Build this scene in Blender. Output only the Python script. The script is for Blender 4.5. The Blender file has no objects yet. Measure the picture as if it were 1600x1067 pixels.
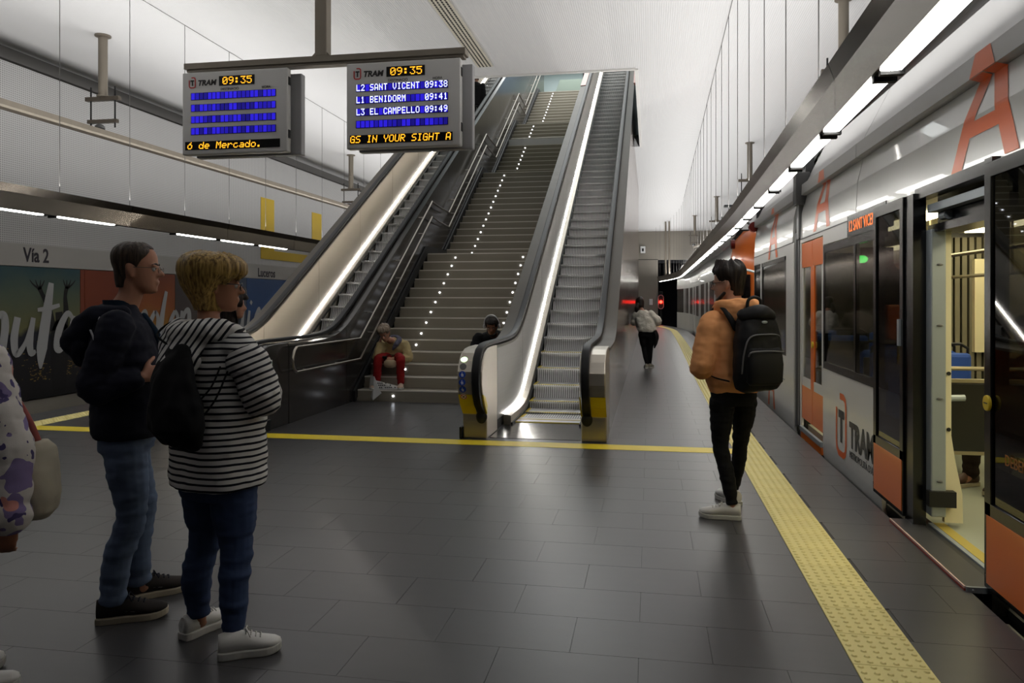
import bpy, bmesh, math, random
import numpy as np
from mathutils import Vector, Matrix, Euler, noise
random.seed(7)
SC = bpy.context.scene
COL = SC.collection
PI = math.pi

# ------------------------------------------------------------------ camera, world, exposure
# X to the right, Y along the tracks, Z up; the platform is the floor z = 0
YAW = math.atan(215 / 1200)
cam_d = bpy.data.cameras.new('camera')
cam = bpy.data.objects.new('camera', cam_d)
COL.objects.link(cam)
cam.location = (0, 0, 1.5)
cam.rotation_euler = (PI / 2, 0, YAW)
cam_d.sensor_width = 36
cam_d.lens = 27.0
cam_d.shift_y = -66.5 / 1600
cam_d.clip_end = 200
SC.camera = cam
w = bpy.data.worlds.new('world')
SC.world = w
w.use_nodes = True
w.node_tree.nodes['Background'].inputs[0].default_value = (0.62, 0.62, 0.66, 1)
w.node_tree.nodes['Background'].inputs[1].default_value = 0.03
SC.view_settings.view_transform = 'Standard'
SC.view_settings.look = 'None'
SC.view_settings.exposure = 0.0
SC.view_settings.gamma = 1
SC.view_settings.use_curve_mapping = False
try:
    SC.cycles.use_denoising = True
    SC.cycles.max_bounces = 8
    SC.cycles.diffuse_bounces = 4
    SC.cycles.glossy_bounces = 4
    SC.cycles.transmission_bounces = 8
    SC.cycles.sample_clamp_indirect = 6
    SC.cycles.caustics_reflective = False
    SC.cycles.caustics_refractive = False
except Exception:
    pass


def area(name, loc, rot, sx, sy, power, col=(1, 1, 1)):
    l = bpy.data.lights.new(name, 'AREA')
    l.shape = 'RECTANGLE'
    l.size, l.size_y, l.energy, l.color = sx, sy, power, col
    o = bpy.data.objects.new(name, l)
    COL.objects.link(o)
    o.location, o.rotation_euler = loc, rot
    return o


# uplights lying on the two lamp canopies, washing the white ceiling and the upper walls
UP = 1.0
for nm, x in (('uplight_right', 1.3), ('uplight_left', -7.6)):
    area(nm, (x, 26.5, 2.95), (PI, 0, 0), 0.3, 50, 1150 * UP, (1.0, 0.99, 0.97))
# daylight-white lamps of the upper hall at the head of the stairs
area('hall_lamp', (-3.2, 30, 13.3), (0, 0, 0), 5, 18, 1300, (0.97, 1.0, 0.99))

# ------------------------------------------------------------------ helpers: object bookkeeping
ROOTS = {}


def tag(o, label=None, cat=None, group=None, kind=None):
    if label: o['label'] = label
    if cat: o['category'] = cat
    if group: o['group'] = group
    if kind: o['kind'] = kind
    return o


def empty(name, loc=(0, 0, 0), label=None, cat=None, group=None, kind=None):
    o = bpy.data.objects.new(name, None)
    COL.objects.link(o)
    o.location = loc
    o.empty_display_size = 0.1
    return tag(o, label, cat, group, kind)


def base_of(p):
    v = Vector((0, 0, 0))
    while p is not None:
        v += p.location
        p = p.parent
    return v


class MB:
    """Collects boxes, prisms, tubes and lofts in world coordinates; obj() links them as one mesh object."""

    def __init__(self):
        self.v, self.f, self.m = [], [], []
        self.mi = 0

    def add(self, vs, fs):
        b = len(self.v)
        self.v += [tuple(p) for p in vs]
        self.f += [tuple(b + i for i in f) for f in fs]
        self.m += [self.mi] * len(fs)
        return self

    def box(self, x0, y0, z0, x1, y1, z1):
        x0, x1 = min(x0, x1), max(x0, x1)
        y0, y1 = min(y0, y1), max(y0, y1)
        z0, z1 = min(z0, z1), max(z0, z1)
        return self.add([(x0, y0, z0), (x1, y0, z0), (x1, y1, z0), (x0, y1, z0), (x0, y0, z1), (x1, y0, z1), (x1, y1, z1), (x0, y1, z1)],
                        [(3, 2, 1, 0), (4, 5, 6, 7), (0, 1, 5, 4), (1, 2, 6, 5), (2, 3, 7, 6), (3, 0, 4, 7)])

    def prism(self, poly, axis, a, b):
        """poly: list of 2-D points in the two other axes (in x,y,z order), extruded along axis from a to b."""
        n = len(poly)

        def put(p, t):
            l = list(p)
            l.insert(axis, t)
            return tuple(l)
        vs = [put(p, a) for p in poly] + [put(p, b) for p in poly]
        fs = [tuple(range(n))[::-1], tuple(range(n, 2 * n))] + [(i, (i + 1) % n, n + (i + 1) % n, n + i) for i in range(n)]
        return self.add(vs, fs)

    def rings(self, rs, cap=True, close=True):
        n = len(rs[0])
        vs = [p for r in rs for p in r]
        fs = []
        for k in range(len(rs) - 1):
            for i in range(n if close else n - 1):
                j = (i + 1) % n
                fs.append((k * n + i, k * n + j, (k + 1) * n + j, (k + 1) * n + i))
        if cap:
            fs.append(tuple(range(n))[::-1])
            fs.append(tuple((len(rs) - 1) * n + i for i in range(n)))
        return self.add(vs, fs)

    def sweep(self, path, sec, up=(0, 0, 1), cap=True, closed=False):
        """sec: closed 2-D section (side, up) carried along path."""
        P = [Vector(p) for p in path]
        rs = []
        for i, p in enumerate(P):
            if closed:
                t = P[(i + 1) % len(P)] - P[i - 1]
            else:
                t = P[min(i + 1, len(P) - 1)] - P[max(i - 1, 0)]
            t.normalize()
            s = t.cross(Vector(up))
            if s.length < 1e-4: s = t.cross(Vector((1, 0, 0)))
            s.normalize()
            u = s.cross(t)
            rs.append([p + s * a + u * b for a, b in sec])
        if closed: rs.append(rs[0])
        return self.rings(rs, cap and not closed)

    def tube(self, path, r, n=10, up=(0, 0, 1), cap=True, closed=False):
        return self.sweep(path, [(r * math.cos(2 * PI * i / n), r * math.sin(2 * PI * i / n)) for i in range(n)], up, cap, closed)

    def cyl(self, a, b, r, n=16, r2=None):
        a, b = Vector(a), Vector(b)
        t = (b - a).normalized()
        s = t.orthogonal().normalized()
        u = t.cross(s)
        r2 = r if r2 is None else r2
        cs = [(math.cos(2 * PI * i / n), math.sin(2 * PI * i / n)) for i in range(n)]
        return self.rings([[a + (s * x + u * y) * r for x, y in cs], [b + (s * x + u * y) * r2 for x, y in cs]])

    def ball(self, c, r, n=14, m=9, R=None):
        if not hasattr(r, '__len__'): r = (r, r, r)
        c = Vector(c)
        vs, fs = [], []
        for k in range(m + 1):
            a = PI * k / m
            for i in range(n):
                b = 2 * PI * i / n
                p = Vector((r[0] * math.sin(a) * math.cos(b), r[1] * math.sin(a) * math.sin(b), r[2] * math.cos(a)))
                if R is not None: p = R @ p
                vs.append(c + p)
        for k in range(m):
            for i in range(n):
                j = (i + 1) % n
                fs.append((k * n + i, (k + 1) * n + i, (k + 1) * n + j, k * n + j))
        return self.add(vs, fs)

    def mesh(self, name, off=(0, 0, 0)):
        me = bpy.data.meshes.new(name)
        o = Vector(off)
        me.from_pydata([tuple(Vector(p) - o) for p in self.v], [], self.f)
        me.polygons.foreach_set('material_index', self.m)
        bm = bmesh.new()
        bm.from_mesh(me)
        bmesh.ops.remove_doubles(bm, verts=bm.verts, dist=1e-6)
        bmesh.ops.recalc_face_normals(bm, faces=bm.faces)
        bm.to_mesh(me)
        bm.free()
        return me

    def obj(self, name, m, parent=None, smooth=False, bevel=0.0, kind=None, label=None, loc=None):
        off = base_of(parent) if parent is not None else Vector((0, 0, 0))
        l = Vector(loc) if loc is not None else off
        me = self.mesh(name, l)
        o = bpy.data.objects.new(name, me)
        for k in (m if isinstance(m, (list, tuple)) else [m]): me.materials.append(k)
        COL.objects.link(o)
        o.location = l - off
        if parent is not None: o.parent = parent
        if smooth: shade(me, 50 if smooth is True else smooth)
        if bevel:
            b = o.modifiers.new('bevel', 'BEVEL')
            b.width, b.segments, b.limit_method, b.angle_limit = bevel, 2, 'ANGLE', math.radians(40)
            b.harden_normals = False
        if kind: o['kind'] = kind
        if label: o['label'] = label
        return o


def shade(me, ang=50):
    me.polygons.foreach_set('use_smooth', [True] * len(me.polygons))
    try:
        me.set_sharp_from_angle(angle=math.radians(ang))
    except Exception:
        pass


def dup(o, parent=None, loc=None, name=None):
    c = o.copy()
    COL.objects.link(c)
    if parent is not None: c.parent = parent
    if loc is not None: c.location = loc
    return c


def dup_tree(o, loc, label=None, group=None):
    c = dup(o, None, loc)
    if label: c['label'] = label
    if group: c['group'] = group
    for ch in [k for k in bpy.data.objects if k.parent == o]:
        d = dup(ch, c)
        for g in [k for k in bpy.data.objects if k.parent == ch]: dup(g, d)
    return c


def struct(mb, name, m, **k):
    return mb.obj(name, m, kind='structure', **k)


def lin(c):
    """sRGB 0-255 to linear."""
    return tuple(((v / 255) / 12.92 if v / 255 <= 0.04045 else ((v / 255 + 0.055) / 1.055) ** 2.4) for v in c)


# ------------------------------------------------------------------ materials
MATS = {}


def mat(name, col=(128, 128, 128), rough=0.5, metal=0.0, spec=0.5, emit=None, es=1.0, bump=None, var=None, coat=0, alpha=1.0, trans=0, ior=1.45):
    m = bpy.data.materials.new(name)
    m.use_nodes = True
    nt = m.node_tree
    b = nt.nodes['Principled BSDF']
    c = lin(col) + (1,)
    b.inputs['Base Color'].default_value = c
    b.inputs['Roughness'].default_value = rough
    b.inputs['Metallic'].default_value = metal
    b.inputs['Specular IOR Level'].default_value = spec
    b.inputs['Coat Weight'].default_value = coat
    b.inputs['Alpha'].default_value = alpha
    b.inputs['Transmission Weight'].default_value = trans
    b.inputs['IOR'].default_value = ior
    if emit:
        b.inputs['Emission Color'].default_value = lin(emit) + (1,)
        b.inputs['Emission Strength'].default_value = es
    N, L = nt.nodes, nt.links
    if var or bump:
        tc = N.new('ShaderNodeTexCoord')
    if var:   # (scale xyz, amount, rough amount)
        mp = N.new('ShaderNodeMapping')
        mp.inputs['Scale'].default_value = var[0]
        L.new(tc.outputs['Object'], mp.inputs[0])
        nz = N.new('ShaderNodeTexNoise')
        nz.inputs['Scale'].default_value = 1
        nz.inputs['Detail'].default_value = 5
        L.new(mp.outputs[0], nz.inputs['Vector'])
        mx = N.new('ShaderNodeMix')
        mx.data_type = 'RGBA'
        a = var[1]
        mx.inputs[6].default_value = tuple(v * (1 - a) for v in c[:3]) + (1,)
        mx.inputs[7].default_value = tuple(min(1, v * (1 + a)) for v in c[:3]) + (1,)
        L.new(nz.outputs['Fac'], mx.inputs[0])
        L.new(mx.outputs[2], b.inputs['Base Color'])
        if len(var) > 2:
            mr = N.new('ShaderNodeMapRange')
            mr.inputs[3].default_value = max(0, rough - var[2])
            mr.inputs[4].default_value = rough + var[2]
            L.new(nz.outputs['Fac'], mr.inputs[0])
            L.new(mr.outputs[0], b.inputs['Roughness'])
    if bump:  # (scale xyz, strength, distance)
        mp = N.new('ShaderNodeMapping')
        mp.inputs['Scale'].default_value = bump[0]
        L.new(tc.outputs['Object'], mp.inputs[0])
        nz = N.new('ShaderNodeTexNoise')
        nz.inputs['Scale'].default_value = 1
        nz.inputs['Detail'].default_value = 4
        L.new(mp.outputs[0], nz.inputs['Vector'])
        bp = N.new('ShaderNodeBump')
        bp.inputs['Strength'].default_value = bump[1]
        bp.inputs['Distance'].default_value = bump[2]
        L.new(nz.outputs['Fac'], bp.inputs['Height'])
        L.new(bp.outputs[0], b.inputs['Normal'])
    MATS[name] = m
    return m


def node(m, t, **k):
    n = m.node_tree.nodes.new(t)
    for a, v in k.items(): setattr(n, a, v)
    return n


def wave_bump(m, scale, axis, strength=0.4, dist=0.004):
    """fine corrugation across one axis"""
    nt = m.node_tree
    tc = node(m, 'ShaderNodeTexCoord')
    wv = node(m, 'ShaderNodeTexWave', wave_type='BANDS', bands_direction=axis)
    wv.inputs['Scale'].default_value = scale
    bp = node(m, 'ShaderNodeBump')
    bp.inputs['Strength'].default_value = strength
    bp.inputs['Distance'].default_value = dist
    nt.links.new(tc.outputs['Object'], wv.inputs['Vector'])
    nt.links.new(wv.outputs['Fac'], bp.inputs['Height'])
    nt.links.new(bp.outputs[0], nt.nodes['Principled BSDF'].inputs['Normal'])
    return wv


m_tile = mat('slate_tile', (64, 63, 64), 0.33, 0, 0.45, var=((3, 14, 3), 0.1))
m_joint = mat('joint', (58, 57, 56), 0.7)
m_tact = mat('tactile_yellow', (226, 212, 140), 0.55, var=((3, 3, 3), 0.1))
m_line = mat('line_yellow', (226, 202, 36), 0.45, var=((4, 30, 4), 0.08))
m_ceil = mat('ceiling_white', (212, 211, 211), 0.85, 0, 0.2)
wv = wave_bump(m_ceil, 9.0, 'X', 0.5, 0.006)
m_white = mat('white_paint', (214, 212, 208), 0.6)
m_perf = mat('perforated_white', (196, 195, 194), 0.6)
m_sign = mat('sign_band', (168, 165, 160), 0.6, var=((0.8, 0.8, 3), 0.1))
m_black = mat('black', (16, 16, 17), 0.5)
m_dark = mat('dark_gap', (26, 25, 25), 0.8)
m_gap = mat('shadow_gap', (96, 94, 92), 0.8)
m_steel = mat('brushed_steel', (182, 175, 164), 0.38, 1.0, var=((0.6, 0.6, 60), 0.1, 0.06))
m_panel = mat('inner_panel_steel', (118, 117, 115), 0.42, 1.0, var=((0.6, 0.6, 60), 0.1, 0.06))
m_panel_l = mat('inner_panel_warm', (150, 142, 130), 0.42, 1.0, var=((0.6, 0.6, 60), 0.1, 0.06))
m_steel2 = mat('polished_steel', (132, 112, 101), 0.17, 1.0, var=((1, 1, 1), 0.1, 0.04), bump=((1.3, 1.3, 1.3), 0.05, 0.03))  # reddish tint puts the orange tram's reflection into the steel colour
m_steeld = mat('dull_steel', (120, 112, 102), 0.4, 1.0, var=((8, 8, 8), 0.15))
m_fascia = mat('fascia_steel', (96, 92, 88), 0.16, 1.0, var=((0.4, 0.4, 0.4), 0.1, 0.05))
m_under = mat('canopy_steel', (150, 145, 137), 0.24, 0.9, var=((0.3, 0.3, 0.3), 0.08, 0.06))
m_bronze = mat('galvanised_grey', (136, 128, 116), 0.5, 0.6, var=((6, 6, 2), 0.15))
m_lamp = mat('lamp_white', (255, 255, 255), 0.4, emit=(255, 253, 246), es=14)
m_led = mat('led_white', (255, 255, 255), 0.4, emit=(240, 244, 255), es=14)
m_strip = mat('led_strip', (255, 255, 255), 0.4, emit=(255, 251, 244), es=50)
m_stone = mat('stair_stone', (144, 137, 123), 0.42, 0, 0.5, var=((1.5, 12, 12), 0.16, 0.05))
m_nos = mat('nosing_light', (226, 221, 210), 0.4)
m_gran = mat('polished_granite', (54, 51, 50), 0.2, 0.25, 0.6, var=((6, 6, 6), 0.25), bump=((0.5, 0.8, 5), 0.03, 0.02))
m_rubber = mat('handrail_rubber', (24, 24, 26), 0.5, 0, 0.3)
m_deck = mat('deck_steel', (76, 70, 62), 0.55, 0.3, var=((0.6, 0.6, 30), 0.1, 0.05))
m_step = mat('step_alloy', (224, 223, 222), 0.42, 0.35)
m_greyg = mat('groove_grey', (138, 137, 136), 0.5, 0.3)
m_yel = mat('safety_yellow', (214, 190, 30), 0.45)
m_conc = mat('concrete', (136, 130, 120), 0.7, var=((0.5, 0.5, 0.5), 0.15))
m_track = mat('trackbed', (30, 29, 28), 0.9, var=((5, 5, 5), 0.3))


def perforate(m, sx, sz, axis=0):
    """white sheet with rows of small dark holes: holes by repeating coordinates"""
    nt = m.node_tree
    N, L = nt.nodes, nt.links
    b = N['Principled BSDF']
    tc = N.new('ShaderNodeTexCoord')
    sp = N.new('ShaderNodeSeparateXYZ')
    L.new(tc.outputs['Object'], sp.inputs[0])
    outs = []
    for ax, s in (('Y', sx), ('Z', sz)):
        mu = node(m, 'ShaderNodeMath', operation='MULTIPLY')
        mu.inputs[1].default_value = s
        fr = node(m, 'ShaderNodeMath', operation='FRACT')
        sb = node(m, 'ShaderNodeMath', operation='SUBTRACT')
        sb.inputs[1].default_value = 0.5
        pw = node(m, 'ShaderNodeMath', operation='POWER')
        pw.inputs[1].default_value = 2
        L.new(sp.outputs[ax], mu.inputs[0])
        L.new(mu.outputs[0], fr.inputs[0])
        L.new(fr.outputs[0], sb.inputs[0])
        ab = node(m, 'ShaderNodeMath', operation='ABSOLUTE')
        L.new(sb.outputs[0], ab.inputs[0])
        L.new(ab.outputs[0], pw.inputs[0])
        outs.append(pw)
    ad = node(m, 'ShaderNodeMath', operation='ADD')
    L.new(outs[0].outputs[0], ad.inputs[0])
    L.new(outs[1].outputs[0], ad.inputs[1])
    mr = N.new('ShaderNodeMapRange')
    mr.inputs[1].default_value = 0.05
    mr.inputs[2].default_value = 0.12
    L.new(ad.outputs[0], mr.inputs[0])
    mx = N.new('ShaderNodeMix')
    mx.data_type = 'RGBA'
    c = b.inputs['Base Color'].default_value
    mx.inputs[6].default_value = (c[0] * 0.5, c[1] * 0.5, c[2] * 0.5, 1)
    mx.inputs[7].default_value = tuple(c)
    L.new(mr.outputs[0], mx.inputs[0])
    L.new(mx.outputs[2], b.inputs['Base Color'])


perforate(m_perf, 22, 26)


def text(parent, name, s, size, mtl, origin, xdir, updir, ext=0.002, bold=0.0, align='LEFT', label=None, shear=0.0, sx=1.0):
    """flat lettering as mesh, standing at origin, running along xdir"""
    cu = bpy.data.curves.new(name, 'FONT')
    cu.body, cu.size, cu.extrude, cu.offset, cu.align_x, cu.shear = s, size, ext, bold, align, shear
    cu.resolution_u = 3
    t = bpy.data.objects.new(name, cu)
    me = bpy.data.meshes.new_from_object(t)
    bpy.data.objects.remove(t)
    X = Vector(xdir).normalized()
    U = Vector(updir).normalized()
    Z = X.cross(U)
    off = base_of(parent) if parent is not None else Vector((0, 0, 0))
    O = Vector(origin)
    for v in me.vertices:
        v.co = O + X * v.co.x * sx + U * v.co.y + Z * v.co.z - off
    me.materials.clear()
    me.materials.append(mtl)
    o = bpy.data.objects.new(name, me)
    COL.objects.link(o)
    if parent is not None: o.parent = parent
    if label: o['label'] = label
    return o


def sstep(t):
    t = max(0.0, min(1.0, t))
    return t * t * (3 - 2 * t)


def bend(y):
    """sideways drift of the track line: a hair to the right, then bending left at the far end"""
    return 0.16 * sstep((y - 9) / 24) - max(0.0, y - 36) ** 2 / 75


def sp(x, r):
    return r * math.log1p(math.exp(min(60, x / r))) if x / r < 50 else x


CX = -3.15           # centre line of the station

# ------------------------------------------------------------------ the setting
# floor slab with recessed joints, the tiles as parts on it
fl = MB()
ys = [-8.0, -2.0] + [i * 2.0 for i in range(1, 19)] + [37 + k for k in range(0, 16)]
rs = []
for y in ys:
    xr, xl = 1.62 + bend(y), -7.92 + bend(y)
    rs.append([(xl, y, -0.004), (xr, y, -0.004), (xr, y, -1.0), (xl, y, -1.0)])
fl.rings(rs)
floor = struct(fl, 'floor', m_joint)

TW, TD, TG = 0.592, 0.365, 0.002
tm = MB()
tm.box(-TW / 2 + TG / 2, -TD / 2 + TG / 2, -0.02, TW / 2 - TG / 2, TD / 2 - TG / 2, 0.0)
tile_me = tm.mesh('tile')
tile_me.materials.append(m_tile)


def tile_spots():
    k0 = int((-7.5 - 3.25) / TD)
    for k in range(k0, 140):
        y = 3.25 + TD * (k + 0.5)
        if y > 51: break
        off = -0.335 if k % 2 == 0 else -0.637
        n0 = -14
        for n in range(n0, 5):
            x = off + TW * (n + 0.5)
            yield x, y


ntile = 0
rest = MB()
for x, y in tile_spots():
    lo, hi = x - TW / 2, x + TW / 2
    b = bend(y)
    if hi <= -7.92 + b or lo >= 1.62 + b: continue
    cut = []
    # the two tactile strips and the platform edges cut the tiles
    segs = [(max(lo, -7.92 + b), min(hi, 1.62 + b))]
    for s0, s1 in ((-7.40 + b, -7.10 + b), (0.82 + b, 1.12 + b)):
        nsegs = []
        for a, c in segs:
            if s1 <= a or s0 >= c: nsegs.append((a, c)); continue
            if a < s0 - 0.01: nsegs.append((a, s0))
            if c > s1 + 0.01: nsegs.append((s1, c))
        segs = nsegs
    d = -math.sin(YAW) * x + math.cos(YAW) * y
    r = math.cos(YAW) * x + math.sin(YAW) * y
    seen = d > 1.5 and abs(r) < d * 0.72 and d < 9.3
    for a, c in segs:
        if c - a < 0.02: continue
        if seen and ntile < 300:
            if c - a > TW - 0.01:
                o = bpy.data.objects.new('tile', tile_me)
                COL.objects.link(o)
                o.parent = floor
                o.location = (x, y, 0)
            else:
                MB().box(a + TG / 2, y - TD / 2 + TG / 2, -0.02, c - TG / 2, y + TD / 2 - TG / 2, 0).obj('tile', m_tile, floor, loc=((a + c) / 2, y, 0))
            ntile += 1
        else:
            rest.box(a + TG / 2, y - TD / 2 + TG / 2, -0.02, c - TG / 2, y + TD / 2 - TG / 2, 0)
rest.obj('paving', m_tile, floor, kind='stuff')

# tactile tiles with domes
def tactile_mesh():
    t = MB()
    t.box(-0.148, -0.148, -0.01, 0.148, 0.148, 0.003)
    for i in range(6):
        for j in range(6):
            cx, cy = -0.125 + 0.05 * i, -0.125 + 0.05 * j
            n = 8
            r1, r2 = 0.0135, 0.008
            ra = [(cx + r1 * math.cos(2 * PI * k / n), cy + r1 * math.sin(2 * PI * k / n), 0.003) for k in range(n)]
            rb = [(cx + r2 * math.cos(2 * PI * k / n), cy + r2 * math.sin(2 * PI * k / n), 0.008) for k in range(n)]
            t.rings([ra, rb], cap=False)
            t.add(rb, [tuple(range(n))])
    me = t.mesh('tactile_tile')
    me.materials.append(m_tact)
    return me


tac = tactile_mesh()
for xs, y0, cnt in ((0.97, 2.0, 150), (-7.25, 6.0, 110)):
    for k in range(cnt):
        y = y0 + 0.3 * k
        o = bpy.data.objects.new('tactile_tile', tac)
        COL.objects.link(o)
        o.parent = floor
        o.location = (xs + bend(y), y, 0.0)
        o.rotation_euler.z = -math.atan2(bend(y + 0.1) - bend(y - 0.1), 0.2)
MB().box(-7.9, 7.70, 0.0, 0.82, 7.955, 0.0025).obj('yellow_line', m_line, floor, label='yellow painted line across the platform')

# track beds, rails
tb = MB()
tb.box(1.3, -8, -1.05, 4.95, 53, -0.95)
struct(tb, 'floor_track_right', m_track)
tb = MB()
tb.box(-11.3, -8, -1.05, -7.6, 53, -0.75)
struct(tb, 'floor_track_left', m_track)

# side walls
wl = MB()
wl.box(-11.35, -8, -1.0, -11.19, 53, 5.70)
wall_left = struct(wl, 'wall_left', m_perf)
wr = MB()
wr.box(4.92, -8, -1.0, 5.1, 53, 5.78)
wall_right = struct(wr, 'wall_right', m_perf)
g = MB()
g.box(-11.6, -8, 5.68, -11.30, 53, 6.0)
g.box(5.09, -8, 5.78, 5.3, 53, 6.0)
struct(g, 'trim_1', m_gap)
# slab of concrete below the lettered band on the left wall, then the band
MB().box(-11.19, -8, 2.09, -11.12, 53, 2.5).obj('sign_band', m_sign, wall_left, bevel=0.006)
MB().box(-11.19, -8, -1.0, -11.16, 53, -0.36).obj('plinth', m_conc, wall_left)
# yellow panels on the left wall
yp = MB()
for y0, y1, z0, z1 in ((20.8, 21.6, 2.95, 4.48), (24.25, 25.0, 2.95, 4.42), (20.8, 24.0, 2.68, 2.95)):
    yp.box(-11.19, y0, z0, -11.175, y1, z1)
yp.obj('yellow_panel', mat('wall_yellow', (205, 172, 40), 0.55), wall_left, label='yellow painted panels on the wall')

# ceiling with the stair opening
OX0, OX1, OY0, OY1 = -6.0, -0.27, 15.2, 23.0
ce = MB()
zc, zt = 6.0, 6.35
ce.box(-11.6, -8, zc, OX0, 53, zt)
ce.box(OX1, -8, zc, 5.3, 53, zt)
ce.box(OX0, -8, zc, OX1, OY0, zt)
ce.box(OX0, OY1, zc, OX1, 53, zt)
ceiling = struct(ce, 'ceiling', m_ceil)
# white lip of the opening
lp = MB()
lp.box(OX1 - 0.02, OY0, zc - 0.03, OX1 + 0.05, OY1, zt)
lp.box(OX0 - 0.05, OY0, zc - 0.03, OX0 + 0.02, OY1, zt)
lp.box(OX0, OY0 - 0.05, zc - 0.03, OX1, OY0 + 0.02, zt)
lp.obj('opening_lip', m_white, ceiling)

cs = MB()
for sx_ in (1, -1):
    cs.sweep([((1.237 + 0.012 * (q - 12.8)) if sx_ > 0 else 2 * CX - (1.237 + 0.012 * (q - 12.8)), q, 5.999) for q in range(3, 36, 4)], [(-0.006, 0), (-0.006, -0.003), (0.006, -0.003), (0.006, 0)])
cs.obj('seam', m_gap, ceiling, kind='stuff')

# ventilation grille in the ceiling
vt = empty('ceiling_vent', (-3.12, 11.3, 6.0), 'long slotted ventilation grille in the white ceiling above the display boards', 'vent')
fr = MB()
fr.box(-3.27, 8.0, 5.975, -2.97, 14.5, 5.999)
fr.obj('frame', mat('vent_beige', (206, 200, 184), 0.6), vt)
sl = MB()
for i in range(4):
    for k in range(76):
        x = -3.23 + 0.067 * i
        y = 8.05 + 0.085 * k
        sl.box(x, y, 5.97, x + 0.026, y + 0.055, 5.976)
sl.obj('slots', m_dark, vt, kind='stuff')

# end wall with the tunnel mouth on its right
ew = MB()
ew.box(-11.6, 52, -1, 0.55, 52.3, 6.0)
ew.box(0.55, 52, 4.1, 5.3, 52.3, 6.0)
wall_back = struct(ew, 'wall_back', m_conc)
MB().box(0.55, 57, -1, 5.3, 57.2, 4.1).obj('tunnel_end', mat('tunnel_dark', (10, 12, 22), 0.9), wall_back)
MB().box(0.3, 52.3, -1, 0.55, 57, 4.1).box(5.1, 52.3, -1, 5.3, 57, 4.1).obj('tunnel_side', m_dark, wall_back)
# joints of the wall's facing slabs
jn = MB()
for z in (4.12,): jn.box(-11, 51.985, z - 0.015, 0.55, 52, z + 0.015)
for x in (-1.0, -2.6): jn.box(x, 51.985, 0, x + 0.02, 52, 4.1)
jn.obj('joint', m_dark, wall_back)

# the upper shaft over the stairs
us = MB()
us.box(-6.25, OY0 - 1.5, 6.35, -6.0, 40, 14)
struct(us, 'wall_upper_left', mat('hall_plaster', (150, 160, 160), 0.7))
us = MB()
us.box(-0.27, OY0 - 1.5, 6.35, 0.0, 40, 14)
struct(us, 'wall_upper_right', MATS['hall_plaster'])
us = MB()
us.box(-6.25, 39.8, 6.35, 0, 40, 14)
us.box(-6.25, OY0 - 1.7, 6.35, 0, OY0 - 1.5, 14)
struct(us, 'wall_upper_back', MATS['hall_plaster'])
us = MB()
us.box(-6.25, OY0 - 1.7, 13.5, 0, 40, 13.7)
struct(us, 'ceiling_upper', m_white)
# ------------------------------------------------------------------ staircase: four flights of fourteen risers
SX0, SX1 = -4.24, -1.97
RISE, TREAD = 0.17, 0.28
stair = empty('staircase', (CX, 10.72, 0), 'grey stone staircase with white dots of light between the two escalators', 'staircase')
sm = MB()
sm.box(SX0, 0, -RISE, SX1, TREAD + 0.02, -0.004)
step_me = sm.mesh('step', (0, 0, 0))
step_me.materials.append(m_stone)
nm_ = MB()
nm_.box(SX0, -0.004, -0.018, SX1, 0.03, 0.0)
nos_me = nm_.mesh('nosing')
nos_me.materials.append(m_nos)
ld = MB()
ld.cyl((0, -0.006, 0), (0, 0.01, 0), 0.012, 12)
led_me = ld.mesh('led_light')
led_me.materials.append(m_led)
stair_line = []     # (y, z) of every nosing
y, z = 10.72, 0.0
for flight in range(4):
    for k in range(14):
        z += RISE
        stair_line.append((y, z, flight, k))
        y += TREAD
    y += 1.41 - TREAD
for i, (y, z, fl_, k) in enumerate(stair_line):
    o = bpy.data.objects.new('step', step_me)
    COL.objects.link(o)
    o.parent = stair
    o.location = Vector((0, y, z)) - stair.location
    if k == 13:   # landing
        L = 1.41 if fl_ < 3 else 3.5
        me = MB().box(SX0, 0, -RISE, SX1, L + 0.02, -0.004).mesh('landing')
        me.materials.append(m_stone)
        o.data = me
        o.name = 'landing'
    n = bpy.data.objects.new('nosing', nos_me)
    COL.objects.link(n)
    n.parent = o
    for x in ((-3.68, -2.36) if fl_ == 0 and k >= 0 else (-3.68,)):
        if fl_ == 0 and k == 0 and x > -3: continue
        l = bpy.data.objects.new('led_light', led_me)
        COL.objects.link(l)
        l.parent = o
        l.location = (x, -0.004, -0.085)
# solid underneath
un = MB()
pts = [(10.75, 0.0)]
for y, z, fl_, k in stair_line: pts.append((y + 0.01, z - 0.17))
un.rings([[(SX0 + 0.02, a, min(b, a * 0 + b)), (SX1 - 0.02, a, b), (SX1 - 0.02, a, -0.01 if a < 20 else 0), (SX0 + 0.02, a, -0.01 if a < 20 else 0)] for a, b in pts])
un.obj('underside', m_conc, stair)
# the far landing: bright edge, second run of stairs and a blue glass screen
up = MB()
for k in range(14):
    up.box(-4.2, 32.4 + 0.3 * k, 9.5, -2.75, 32.72 + 0.3 * k, 9.69 + 0.17 * k)
struct(up, 'floor_upper_stairs', mat('upper_stair', (128, 138, 128), 0.5))
MB().box(-6.2, 32.9, 9.3, -0.3, 39.8, 9.515).obj('floor_upper', mat('upper_floor', (150, 156, 152), 0.35), kind='structure')
gp = empty('glass_screen', (-2.2, 32.3, 9.52), 'blue tinted glass screen at the head of the stairs', 'screen')
MB().box(-2.7, 32.3, 9.55, -1.0, 32.34, 11.6).obj('pane', mat('blue_glass', (120, 142, 168), 0.1, 0.3), gp)
MB().box(-2.76, 32.27, 9.515, -2.7, 32.37, 11.7).box(-2.7, 32.28, 11.6, -1.0, 32.36, 11.66).obj('frame', m_dark, gp)

# ------------------------------------------------------------------ escalators
SL = 0.55
ETOP = 28.7


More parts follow.
